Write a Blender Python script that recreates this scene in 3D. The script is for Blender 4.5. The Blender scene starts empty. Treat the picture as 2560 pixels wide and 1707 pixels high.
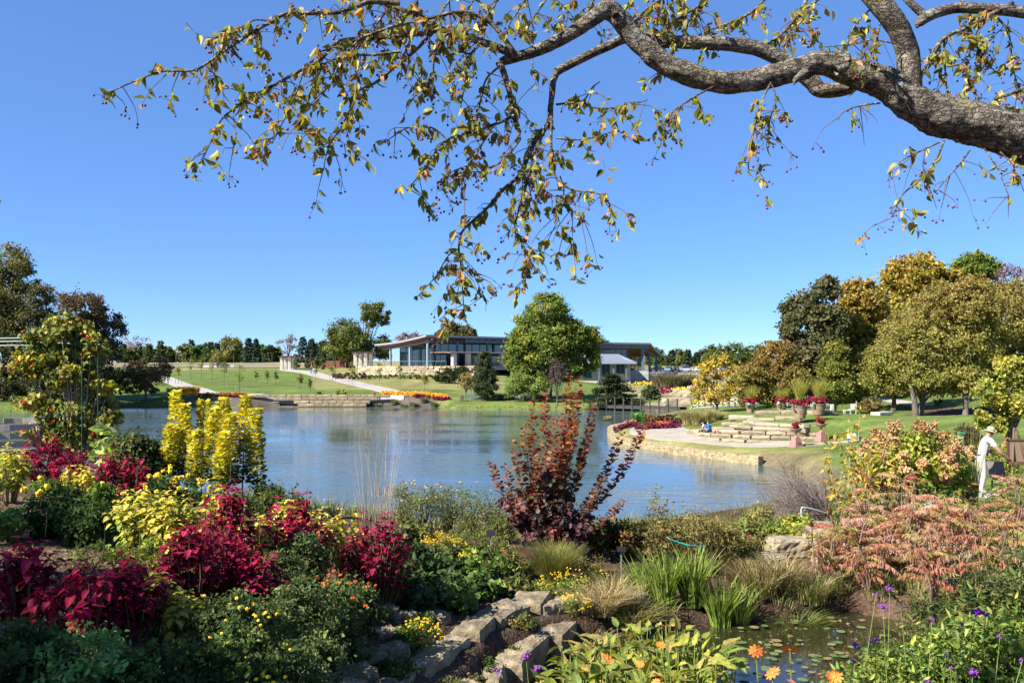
import bpy, math, random
import numpy as np
from mathutils import Vector, Matrix

# ------------------------------------------------------------------ camera, sky, sun
S = bpy.context.scene
F, HZ, EYE = 2200.0, 920.0, 6.0            # focal length in photo pixels, horizon row, eye height above the lake (m)
cam_d = bpy.data.cameras.new('camera'); cam = bpy.data.objects.new('camera', cam_d)
S.collection.objects.link(cam); S.camera = cam
cam.location = (0, 0, EYE); cam.rotation_euler = (math.pi/2, 0, 0)
cam_d.sensor_width = 36.0; cam_d.lens = 36.0*F/2560.0
cam_d.shift_y = (HZ-853.5)/2560.0
cam_d.clip_start = 0.1; cam_d.clip_end = 20000

SUN_ELEV = math.radians(41.0)
SUN_DIR = Vector((-0.86, -0.51, 0)).normalized()*math.cos(SUN_ELEV) + Vector((0, 0, math.sin(SUN_ELEV)))   # towards the sun
w = bpy.data.worlds.new('World'); S.world = w; w.use_nodes = True
nt = w.node_tree; nt.nodes.clear()
sky = nt.nodes.new('ShaderNodeTexSky'); sky.sky_type = 'NISHITA'; sky.sun_disc = False
sky.sun_elevation = SUN_ELEV; sky.sun_rotation = math.atan2(SUN_DIR.x, SUN_DIR.y)
sky.air_density = 0.75; sky.dust_density = 0.0; sky.ozone_density = 9.0; sky.altitude = 1200
bg = nt.nodes.new('ShaderNodeBackground'); bg.inputs['Strength'].default_value = 0.079
ow = nt.nodes.new('ShaderNodeOutputWorld')
air = nt.nodes.new('ShaderNodeMix'); air.data_type = 'RGBA'; air.inputs[0].default_value = 0.42      # evens out the clear October sky
air.inputs[7].default_value = (0.72, 1.72, 4.2, 1); nt.links.new(sky.outputs[0], air.inputs[6]); nt.links.new(air.outputs[2], bg.inputs['Color']); nt.links.new(bg.outputs[0], ow.inputs['Surface'])
sun_d = bpy.data.lights.new('sun', 'SUN'); sun_d.energy = 5.0; sun_d.angle = math.radians(0.53); sun_d.color = (1.0, 0.965, 0.90)
sun = bpy.data.objects.new('sun', sun_d); S.collection.objects.link(sun)
sun.rotation_euler = (-SUN_DIR).to_track_quat('-Z', 'Y').to_euler(); sun.location = (-60, -40, 60)
S.view_settings.view_transform = 'Standard'; S.view_settings.look = 'None'
S.view_settings.exposure = 1.5; S.view_settings.gamma = 1.0
S.cycles.max_bounces = 6; S.cycles.transparent_max_bounces = 8; S.cycles.diffuse_bounces = 3; S.cycles.glossy_bounces = 3
S.cycles.transmission_bounces = 4

# ------------------------------------------------------------------ helpers
rng = np.random.default_rng(11); random.seed(5)
COL = S.collection
def X(u, d): return (u-1280.0)/F*d
def Zv(v, d): return EYE-(v-HZ)/F*d
def PX(u, v, d): return np.array([X(u, d), d, Zv(v, d)])

def link(o, parent=None):
    COL.objects.link(o)
    if parent is not None: o.parent = parent
    return o
def tag(o, label=None, cat=None, group=None, kind=None):
    if label: o['label'] = label
    if cat: o['category'] = cat
    if group: o['group'] = group
    if kind: o['kind'] = kind
    return o
def thing(name, loc, label, cat, group=None, rz=0):
    o = bpy.data.objects.new(name, None); o.empty_display_size = .1
    o.location = [float(c) for c in loc]; o.rotation_euler = (0, 0, rz); link(o)
    return tag(o, label, cat, group)

class MB:
    """collects vertices, faces and colours; build() links them as one mesh object"""
    def __init__(s): s.V = []; s.Fs = []; s.C = []; s.n = 0; s.M = []
    def add(s, V, Fa, C=None, m=0):
        V = np.asarray(V, float).reshape(-1, 3); Fa = np.asarray(Fa, int)
        if len(V) == 0 or len(Fa) == 0: return
        s.V.append(V); s.Fs.append(Fa+s.n); s.n += len(V); s.M.append(np.full(len(Fa), m))
        if C is None: C = np.ones((len(V), 3))
        C = np.asarray(C, float)
        if C.ndim == 1: C = np.tile(C, (len(V), 1))
        s.C.append(C)
    def mesh(s, name, mats, origin=(0, 0, 0), smooth=False):
        me = bpy.data.meshes.new(name)
        V = np.concatenate(s.V)-np.asarray(origin, float); C = np.concatenate(s.C)
        lv = np.concatenate([f.ravel() for f in s.Fs])
        lt = np.concatenate([np.full(len(f), f.shape[1]) for f in s.Fs])
        ls = np.concatenate([[0], np.cumsum(lt)[:-1]])
        me.vertices.add(len(V)); me.vertices.foreach_set('co', V.ravel().astype(np.float32))
        me.loops.add(len(lv)); me.loops.foreach_set('vertex_index', lv.astype(np.int32))
        me.polygons.add(len(lt)); me.polygons.foreach_set('loop_start', ls.astype(np.int32))
        try: me.polygons.foreach_set('loop_total', lt.astype(np.int32))
        except Exception: pass
        me.polygons.foreach_set('material_index', np.concatenate(s.M).astype(np.int32))
        me.polygons.foreach_set('use_smooth', np.full(len(lt), smooth))
        me.update(calc_edges=True)
        at = me.color_attributes.new('Col', 'FLOAT_COLOR', 'POINT')
        at.data.foreach_set('color', np.concatenate([C, np.ones((len(C), 1))], 1).ravel().astype(np.float32))
        for m in (mats if isinstance(mats, (list, tuple)) else [mats]): me.materials.append(m)
        return me
    def build(s, name, mats, parent=None, smooth=False, origin=None, kind=None):
        if not s.V: return None
        org = (0, 0, 0)
        if parent is not None:
            org = np.array(parent.location)
            if parent.parent is not None: org = org+np.array(parent.parent.location)
        elif origin is not None: org = origin
        me = s.mesh(name, mats, org, smooth)
        o = bpy.data.objects.new(name, me)
        if parent is None and origin is not None: o.location = [float(c) for c in origin]
        link(o, parent)
        if kind: o['kind'] = kind
        return o

def norm(a): 
    a = np.asarray(a, float); return a/np.maximum(np.linalg.norm(a, axis=-1, keepdims=True), 1e-9)
def tube(pts, rad, sides=6, cap=True, jit=0.0):
    pts = np.asarray(pts, float); n = len(pts); rad = np.broadcast_to(np.asarray(rad, float), (n,))
    t = norm(np.gradient(pts, axis=0))
    up = np.where(np.abs(t[:, 2:3]) > .9, np.array([[1., 0, 0]]), np.array([[0, 0, 1.]]))
    # parallel-ish frame
    a = norm(np.cross(t, up[0] if abs(t[0, 2]) <= .9 else np.array([1., 0, 0])))
    b = np.cross(t, a)
    th = np.linspace(0, 2*np.pi, sides, endpoint=False)
    R = rad[:, None]*(1+jit*rng.normal(size=(n, sides))) if jit else np.repeat(rad[:, None], sides, 1)
    V = pts[:, None, :]+R[..., None]*(np.cos(th)[None, :, None]*a[:, None, :]+np.sin(th)[None, :, None]*b[:, None, :])
    i = np.arange(n-1)[:, None]*sides; j = np.arange(sides)[None, :]; k = (j+1) % sides
    Fq = np.stack([i+j, i+k, i+sides+k, i+sides+j], -1).reshape(-1, 4)
    V = V.reshape(-1, 3)
    return V, Fq
def spline(P, n):
    P = np.asarray(P, float); m = len(P)
    if m == 2: return P[0]+(P[1]-P[0])*np.linspace(0, 1, n)[:, None]
    Q = np.vstack([2*P[0]-P[1], P, 2*P[-1]-P[-2]])
    t = np.linspace(0, m-1-1e-9, n); i = t.astype(int); f = (t-i)[:, None]
    p0, p1, p2, p3 = Q[i], Q[i+1], Q[i+2], Q[i+3]
    return .5*((2*p1)+(-p0+p2)*f+(2*p0-5*p1+4*p2-p3)*f**2+(-p0+3*p1-3*p2+p3)*f**3)
def box(cx, cy, cz, sx, sy, sz, rz=0):
    v = np.array([[x, y, z] for x in (-.5, .5) for y in (-.5, .5) for z in (-.5, .5)])*[sx, sy, sz]
    c, s_ = math.cos(rz), math.sin(rz)
    v = np.stack([v[:, 0]*c-v[:, 1]*s_, v[:, 0]*s_+v[:, 1]*c, v[:, 2]], 1)+[cx, cy, cz]
    f = np.array([[0, 1, 3, 2], [4, 6, 7, 5], [0, 4, 5, 1], [2, 3, 7, 6], [0, 2, 6, 4], [1, 5, 7, 3]])
    return v, f
def lathe(prof, n=16, c=(0, 0, 0)):
    prof = np.asarray(prof, float); th = np.linspace(0, 2*np.pi, n, endpoint=False)
    V = np.stack([prof[:, 0:1]*np.cos(th), prof[:, 0:1]*np.sin(th), np.repeat(prof[:, 1:2], n, 1)], -1).reshape(-1, 3)+np.asarray(c)
    i = np.arange(len(prof)-1)[:, None]*n; j = np.arange(n)[None, :]; k = (j+1) % n
    return V, np.stack([i+j, i+k, i+n+k, i+n+j], -1).reshape(-1, 4)
def ico():
    t = (1+5**.5)/2
    V = norm(np.array([[-1, t, 0], [1, t, 0], [-1, -t, 0], [1, -t, 0], [0, -1, t], [0, 1, t], [0, -1, -t], [0, 1, -t], [t, 0, -1], [t, 0, 1], [-t, 0, -1], [-t, 0, 1]]))
    Fa = np.array([[0, 11, 5], [0, 5, 1], [0, 1, 7], [0, 7, 10], [0, 10, 11], [1, 5, 9], [5, 11, 4], [11, 10, 2], [10, 7, 6], [7, 1, 8], [3, 9, 4], [3, 4, 2], [3, 2, 6], [3, 6, 8], [3, 8, 9], [4, 9, 5], [2, 4, 11], [6, 2, 10], [8, 6, 7], [9, 8, 1]])
    return V, Fa
ICO = ico()
def subdiv(V, Fa):
    V = list(map(tuple, V)); mid = {}; out = []
    def m(a, b):
        k = (min(a, b), max(a, b))
        if k not in mid: mid[k] = len(V); V.append(tuple((np.array(V[a])+np.array(V[b]))/2))
        return mid[k]
    for a, b, c in Fa:
        x, y, z = m(a, b), m(b, c), m(c, a); out += [[a, x, z], [b, y, x], [c, z, y], [x, y, z]]
    return norm(np.array(V)), np.array(out)
ICO2 = subdiv(*ICO)

# leaf shapes: along +Y, face +Z, length 1
T_DIA = (np.array([[0, 0, 0], [.36, .5, .07], [0, 1, 0], [-.36, .5, .07]]), np.array([[0, 1, 2, 3]]))
T_NAR = (np.array([[0, 0, 0], [.16, .45, .04], [0, 1, -.05], [-.16, .45, .04]]), np.array([[0, 1, 2, 3]]))
def ovate(wd, cur=-.15, fold=.09, wob=0.0, sh=.36):
    r = [(0, 0), (wd*.72, .16), (wd, sh), (wd*.78, .64), (0, 1.0)]
    cz = lambda y: cur*y*y
    V = [(0, 0, 0)]
    for x, y in r[1:4]:
        V += [(x, y, cz(y)+fold*x/wd+wob*random.uniform(-1, 1)), (0, y, cz(y)), (-x, y, cz(y)+fold*x/wd+wob*random.uniform(-1, 1))]
    V.append((0, 1, cz(1)))
    Fa = [[0, 1, 2], [0, 2, 3]]
    for k in range(2):
        a = 1+3*k; b = a+3
        Fa += [[a, b, b+1], [a, b+1, a+1], [a+1, b+1, b+2], [a+1, b+2, a+2]]
    Fa += [[7, 10, 8], [8, 10, 9]]
    return np.array(V), np.array(Fa)
T_OV = ovate(.27); T_WIDE = ovate(.38, -.25, .1); T_LAN = ovate(.15, -.2, .05)
def roundleaf(n=7, cup=.08):
    th = np.linspace(0, 2*np.pi, n, endpoint=False)-np.pi/2
    V = [(0, .5, -cup)]+[(.46*math.cos(t), .5+.5*math.sin(t), 0) for t in th]
    return np.array(V), np.array([[0, 1+i, 1+(i+1) % n] for i in range(n)])
T_RND = roundleaf()

def scatter(T, pos, dirv, nrm, size, col, mb, colj=.18):
    """adds one copy of template T at each position"""
    TV, TF = T; pos = np.asarray(pos, float); n = len(pos)
    if n == 0: return
    a = norm(dirv); nr = np.asarray(nrm, float); side = norm(np.cross(a, nr)); nr = np.cross(side, a)
    size = np.broadcast_to(np.asarray(size, float), (n,))[:, None, None]
    V = pos[:, None, :]+size*(TV[None, :, 0:1]*side[:, None, :]+TV[None, :, 1:2]*a[:, None, :]+TV[None, :, 2:3]*nr[:, None, :])
    k = len(TV); Fa = (TF[None]+(np.arange(n)*k)[:, None, None]).reshape(-1, TF.shape[1])
    col = np.asarray(col, float); col = np.tile(col, (n, 1)) if col.ndim == 1 else col
    col = np.clip(col*np.exp(rng.normal(0, colj, (n, 1)))*(1+rng.normal(0, .06, (n, 3))), 0, 1)
    mb.add(V.reshape(-1, 3), Fa, np.repeat(col, k, 0))
def rdir(n, up=0.0):
    d = rng.normal(size=(n, 3)); d[:, 2] += up; return norm(d)
def pick(pal, n):
    pal = np.asarray(pal, float); return pal[rng.integers(0, len(pal), n)]

# ------------------------------------------------------------------ materials
MATS = {}
def nodes(name):
    m = bpy.data.materials.new(name); m.use_nodes = True; t = m.node_tree; t.nodes.clear()
    return m, t, t.nodes, t.links
def noise_mat(name, c1, c2, scale=5.0, rough=.8, bump=.3, detail=8, c3=None, coord='Object', stretch=(1, 1, 1), bscale=None, bdist=.02, spec=.3, use_attr=False, metal=0.0):
    if name in MATS: return MATS[name]
    m, t, N, L = nodes(name)
    out = N.new('ShaderNodeOutputMaterial'); p = N.new('ShaderNodeBsdfPrincipled')
    tc = N.new('ShaderNodeTexCoord'); mp = N.new('ShaderNodeMapping'); mp.inputs['Scale'].default_value = stretch
    L.new(tc.outputs[coord], mp.inputs[0])
    nz = N.new('ShaderNodeTexNoise'); nz.inputs['Scale'].default_value = scale; nz.inputs['Detail'].default_value = detail; nz.inputs['Roughness'].default_value = .65
    L.new(mp.outputs[0], nz.inputs['Vector'])
    r = N.new('ShaderNodeValToRGB'); e = r.color_ramp.elements
    e[0].position = .3; e[0].color = (*c1, 1); e[1].position = .7; e[1].color = (*c2, 1)
    if c3 is not None: x = e.new(.52); x.color = (*c3, 1)
    L.new(nz.outputs[0], r.inputs[0])
    last = r.outputs[0]
    if use_attr:
        at = N.new('ShaderNodeAttribute'); at.attribute_name = 'Col'
        mx = N.new('ShaderNodeMix'); mx.data_type = 'RGBA'; mx.blend_type = 'MULTIPLY'; mx.inputs[0].default_value = 1
        L.new(last, mx.inputs[6]); L.new(at.outputs[0], mx.inputs[7]); last = mx.outputs[2]
    L.new(last, p.inputs['Base Color'])
    p.inputs['Roughness'].default_value = rough; p.inputs['Specular IOR Level'].default_value = spec; p.inputs['Metallic'].default_value = metal
    if bump:
        n2 = N.new('ShaderNodeTexNoise'); n2.inputs['Scale'].default_value = bscale or scale*3; n2.inputs['Detail'].default_value = 10; n2.inputs['Roughness'].default_value = .7
        L.new(mp.outputs[0], n2.inputs['Vector'])
        b = N.new('ShaderNodeBump'); b.inputs['Strength'].default_value = bump; b.inputs['Distance'].default_value = bdist
        L.new(n2.outputs[0], b.inputs['Height']); L.new(b.outputs[0], p.inputs['Normal'])
    L.new(p.outputs[0], out.inputs[0]); MATS[name] = m
    return m
def leaf_mat(name, trans=.38, rough=.6, pal=None, spec=.14, spots=False):
    """foliage: colour from the mesh, or one of a palette per leaf object; lets light through"""
    if name in MATS: return MATS[name]
    m, t, N, L = nodes(name)
    out = N.new('ShaderNodeOutputMaterial'); p = N.new('ShaderNodeBsdfPrincipled'); tr = N.new('ShaderNodeBsdfTranslucent'); mix = N.new('ShaderNodeMixShader')
    if pal is not None:
        oi = N.new('ShaderNodeObjectInfo'); r = N.new('ShaderNodeValToRGB'); e = r.color_ramp.elements
        while len(e) > 1: e.remove(e[0])
        e[0].position = 0; e[0].color = (*pal[0], 1)
        for i, c in enumerate(pal[1:], 1): x = e.new(i/len(pal)); x.color = (*c, 1)
        L.new(oi.outputs['Random'], r.inputs[0]); base = r.outputs[0]
    else:
        at = N.new('ShaderNodeAttribute'); at.attribute_name = 'Col'; base = at.outputs[0]
    tc = N.new('ShaderNodeTexCoord'); nz = N.new('ShaderNodeTexNoise'); nz.inputs['Scale'].default_value = 3.5 if pal is not None else 9.0; nz.inputs['Detail'].default_value = 4
    L.new(tc.outputs['Object'], nz.inputs['Vector'])
    mr = N.new('ShaderNodeMapRange'); mr.inputs[1].default_value = .3; mr.inputs[2].default_value = .7; mr.inputs[3].default_value = .7; mr.inputs[4].default_value = 1.3
    L.new(nz.outputs[0], mr.inputs[0])
    mx = N.new('ShaderNodeMix'); mx.data_type = 'RGBA'; mx.blend_type = 'MULTIPLY'; mx.inputs[0].default_value = 1
    L.new(base, mx.inputs[6]); L.new(mr.outputs[0], mx.inputs[7]); col = mx.outputs[2]
    if spots:
        n2 = N.new('ShaderNodeTexNoise'); n2.inputs['Scale'].default_value = 6 if pal is not None else 45.0; n2.inputs['Detail'].default_value = 3; L.new(tc.outputs['Object'], n2.inputs['Vector'])
        m2 = N.new('ShaderNodeMapRange'); m2.inputs[1].default_value = .58; m2.inputs[2].default_value = .68; L.new(n2.outputs[0], m2.inputs[0])
        mb_ = N.new('ShaderNodeMix'); mb_.data_type = 'RGBA'; L.new(m2.outputs[0], mb_.inputs[0]); L.new(col, mb_.inputs[6]); mb_.inputs[7].default_value = (.16, .07, .02, 1); col = mb_.outputs[2]
    L.new(col, p.inputs['Base Color']); p.inputs['Roughness'].default_value = rough; p.inputs['Specular IOR Level'].default_value = spec
    hs = N.new('ShaderNodeHueSaturation'); hs.inputs['Saturation'].default_value = 1.15; hs.inputs['Value'].default_value = 1.25
    L.new(col, hs.inputs['Color']); L.new(hs.outputs[0], tr.inputs[0])
    mix.inputs[0].default_value = trans
    L.new(p.outputs[0], mix.inputs[1]); L.new(tr.outputs[0], mix.inputs[2]); L.new(mix.outputs[0], out.inputs[0])
    MATS[name] = m; return m
def plain(name, c, rough=.5, metal=0, spec=.4, var=.12, bump=.1, scale=12):
    c = np.array(c); return noise_mat(name, tuple(c*(1-var)), tuple(np.minimum(c*(1+var), 1)), scale, rough, bump, spec=spec, metal=metal, bdist=.005)
M_LEAF = leaf_mat('foliage')
M_LEAFG = leaf_mat('glossy_foliage', .3, .5, spec=.2)
M_PETAL = leaf_mat('petals', .3, .6, spec=.2)
M_BARK = noise_mat('bark', (.05, .04, .03), (.17, .14, .11), 6, .9, .8, stretch=(1, 1, .3), bdist=.03)
M_STEM = noise_mat('plant_stem', (.07, .06, .025), (.16, .14, .06), 20, .8, .2)
M_TWIG = noise_mat('twig_bark', (.05, .032, .025), (.15, .10, .08), 30, .8, .3)
M_STONE = noise_mat('limestone', (.16, .125, .075), (.40, .33, .22), 3.0, .9, .8, c3=(.28, .225, .145), bscale=14, bdist=.03, use_attr=True)
M_STONE_D = noise_mat('weathered_stone', (.11, .082, .048), (.42, .335, .205), 2.5, .92, 1.0, c3=(.25, .195, .12), bscale=11, bdist=.03, use_attr=True)
M_CONC = noise_mat('concrete', (.225, .205, .18), (.345, .315, .28), 1.2, .85, .25, bscale=30, bdist=.005)

# ------------------------------------------------------------------ terrain
def sdist(x, y, poly):
    """signed distance to a polygon, negative inside"""
    P = np.asarray(poly, float); Q = np.roll(P, -1, 0); d2 = np.full(x.shape, 1e18); ins = np.zeros(x.shape, bool)
    for (ax, ay), (bx, by) in zip(P, Q):
        ex, ey = bx-ax, by-ay; t = np.clip(((x-ax)*ex+(y-ay)*ey)/(ex*ex+ey*ey+1e-12), 0, 1)
        d2 = np.minimum(d2, (x-ax-t*ex)**2+(y-ay-t*ey)**2)
        c = ((ay > y) != (by > y)) & (x < (bx-ax)*(y-ay)/(by-ay+1e-12)+ax); ins ^= c
    return np.sqrt(d2)*np.where(ins, -1, 1)
def UV0(u, v, z=0.0): d = (EYE-z)*F/(v-HZ); return (X(u, d), d)
LAKE = [(-70, 29), (-45, 29), (-25, 29.5), (-12, 31), (0, 32.5), (6, 34), (11, 36.2)]+[UV0(*p) for p in [(1998, 1270), (1990, 1215), (1962, 1176), (1909, 1162), (1850, 1155), (1714, 1137), (1631, 1121), (1564, 1110), (1540, 1099), (1533, 1088), (1540, 1077)]]+[
    (13.7, 93), (20.6, 106), (25, 114), (25.5, 121), (23.8, 124.5), (18.5, 127)]+[UV0(*p) for p in [(1500, 1022), (1400, 1022.5), (1200, 1023), (1130, 1021), (1100, 1017), (900, 1016), (700, 1016), (600, 1018), (480, 1018), (320, 1018), (200, 1028), (0, 1030), (-250, 1034)]]+[(-120, 95), (-120, 50)]
POND = [(-.25, 8.4), (.05, 9.6), (.7, 10.6), (1.7, 11.5), (3.2, 12.2), (4.8, 12.7), (5.5, 12.2), (5.1, 10.8), (4.7, 9.2), (3.6, 8.0), (2, 7.4)]
POND_Z = 2.5
CTRL = [  # column in the photo, distance, height
 (-3500, 6, 4.35), (-1200, 5, 4.3), (-1200, 12, 4.5), (0, 5, 4.2), (0, 8, 4.25), (100, 10.5, 4.25), (-300, 10, 4.4), (0, 16, 4.2), (-400, 16, 4.4), (300, 6, 4.15), (300, 8, 4.15), (300, 12, 4.05), (500, 15, 3.85), (450, 10, 4.0),
 (600, 8, 3.85), (600, 6, 3.9), (700, 4, 4.0), (850, 10, 3.4), (850, 8, 3.35), (850, 6.5, 3.45), (760, 9, 3.65), (1280, 3, 4.0), (1150, 6, 3.2), (1300, 6.5, 2.8), (1130, 9.5, 3.12), (1050, 8.4, 3.12), (1250, 11, 3.05),
 (1100, 12, 3.2), (1100, 14, 3.3), (950, 13, 3.4), (1300, 12.8, 2.95), (1300, 14, 3.1), (1600, 14, 2.9), (1500, 12.5, 2.85), (1600, 17, 2.6), (1900, 14, 2.85), (1750, 13, 2.7), (2100, 13.6, 2.75), (2200, 16, 3.0), (2300, 18, 3.0),
 (2465, 22.7, 2.75), (2600, 16, 3.2), (2600, 10, 3.1), (2450, 12.5, 2.8), (2800, 6, 3.4), (1800, 6.2, 2.7), (2200, 6.3, 2.85), (2560, 7, 3.1), (2000, 4.5, 3.1), (3500, 4, 3.7), (2100, 20, 2.4), (2060, 28, 1.3), (2250, 30, 2.0), (2560, 30, 2.65), (2800, 25, 3.0),
 (1280, 22, 1.7), (1280, 29, .5), (700, 20, 2.8), (700, 26, 1.2), (300, 22, 3.0), (300, 27, 1.2), (0, 24, 2.6), (-400, 24, 2.8), (1700, 25, 1.2), (1900, 22, 1.9), (1850, 31, .5),
 # right bank and peninsula
 (2050, 45, .9), (2300, 42, 2.3), (2560, 40, 2.7), (2800, 45, 3.2), (1990, 56, .72), (1990, 58, .80), (2055, 60, .95), (1760, 64, .75), (1850, 63, .75), (1640, 72, .72), (1580, 77, .65), (1600, 82, .75), (2150, 60, 1.25), (2300, 60, 2.1), (2560, 60, 3.0),
 (1900, 66.5, 1.75), (1830, 68, 1.3), (1990, 69, 2.1), (1900, 73, 2.25), (2030, 73, 2.35), (1760, 74, 1.0), (1800, 78, 1.5), (2187, 75, 1.95), (2300, 80, 1.6), (2410, 80, 1.55), (2085, 84, 1.75), (2220, 92, 1.5), (2400, 100, 2.6), (2560, 90, 2.6), (1750, 92, 1.5), (1900, 95, 1.8), (2100, 110, 2.6), (2560, 130, 4.5),
 (1700, 118, 1.0), (1800, 118, 1.4), (1900, 125, 2.0), (1620, 150, 1.6), (1700, 150, 1.9), (1560, 200, 2.0), (1700, 205, 2.9), (1620, 228, 2.6), (1740, 228, 3.2), (1650, 262, 5.0), (1800, 262, 5.0), (1900, 200, 4.0), (2300, 200, 6.5), (2560, 250, 8.5),
 # far bank
 (1130, 134, .75), (1280, 133, .85), (1400, 133, .8), (1500, 131, .8), (1280, 142, 1.3), (1420, 150, 1.6), (1060, 141, 1.7), (1000, 139.5, 1.5), (880, 139.5, 1.8), (700, 139.5, 1.8), (560, 138, 1.7), (450, 138, 1.5), (330, 137, .9), (440, 150, 2.2), (330, 150, 1.6), (200, 128, 1.1), (0, 128, 1.1), (-300, 125, 1.3),
 (760, 160, 2.6), (950, 165, 2.9), (1100, 165, 3.0), (760, 200, 4.2), (600, 240, 5.5), (430, 240, 5.3), (700, 235, 5.3), (900, 200, 4.3), (1000, 188, 4.1), (1130, 185, 4.0), (1000, 215, 6.3), (1200, 200, 5.5), (1350, 180, 3.0), (1480, 210, 2.2), (1300, 230, 6.0), (900, 235, 6.2), (800, 250, 6.3),
 (400, 300, 7.6), (800, 300, 7.6), (100, 300, 7.3), (-300, 300, 7.0), (100, 180, 3.5), (-300, 180, 3.5), (500, 380, 8.6), (900, 380, 9.0), (1300, 300, 7.5), (1300, 400, 8.5), (1700, 400, 7.5), (2300, 400, 10), (-300, 500, 9), (500, 900, 10), (1280, 1500, 10), (2300, 900, 12), (1280, 4000, 8), (-600, 4000, 8), (3200, 4000, 8)]
cu = np.array(CTRL, float)
def warp(x, y):
    d = np.hypot(x, y); return np.stack([2.2*np.arctan2(x, np.maximum(y, -1e9)), 2.0*np.log(np.maximum(d, 2.5))], -1)
_cx = X(cu[:, 0], cu[:, 1]); _cw = warp(_cx, cu[:, 1])
_K = np.linalg.norm(_cw[:, None]-_cw[None], axis=-1); _K = np.sqrt(_K**2+.02**2)
_n = len(cu); _A = np.zeros((_n+1, _n+1)); _A[:_n, :_n] = _K; _A[:_n, _n] = 1; _A[_n, :_n] = 1
_sol = np.linalg.solve(_A+np.eye(_n+1)*1e-6*0, np.append(cu[:, 2], 0))
def hterr(x, y):
    x = np.atleast_1d(np.asarray(x, float)); y = np.atleast_1d(np.asarray(y, float)); sh = x.shape; x = x.ravel(); y = y.ravel()
    z = np.empty(len(x)); q = warp(x, y)
    for i in range(0, len(x), 20000):
        r = np.linalg.norm(q[i:i+20000, None]-_cw[None], axis=-1); z[i:i+20000] = np.sqrt(r**2+.02**2)@_sol[:_n]+_sol[_n]
    d = np.hypot(x, y); ang = np.abs(np.arctan2(x, y)); k = np.clip((ang-.95)/.4, 0, 1); z = z*(1-k)+np.where(d < 30, 4.3, 5.0)*k
    k = np.clip((3.2-d)/1.5, 0, 1); z = z*(1-k)+4.15*k
    s = sdist(x, y, LAKE); so = np.maximum(s, 0)
    z = np.where(s > 0, np.minimum(np.maximum(z, .12), .06+so*.55), np.maximum(-1.2, s*.5-.02))
    near = (d < 20) & (y > 0)
    if near.any():
        sp = sdist(x[near], y[near], POND); zn = z[near]
        zn = np.where(sp < 0, POND_Z+np.maximum(-.35, sp*.9-.03), np.minimum(np.maximum(zn, POND_Z+.06), POND_Z+.06+sp*1.6)); z[near] = zn
    return z.reshape(sh)
def hz(x, y): return float(hterr(x, y)[0])
def G(u, d, dz=0.0): x = X(u, d); return np.array([x, d, hz(x, d)+dz])
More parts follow.
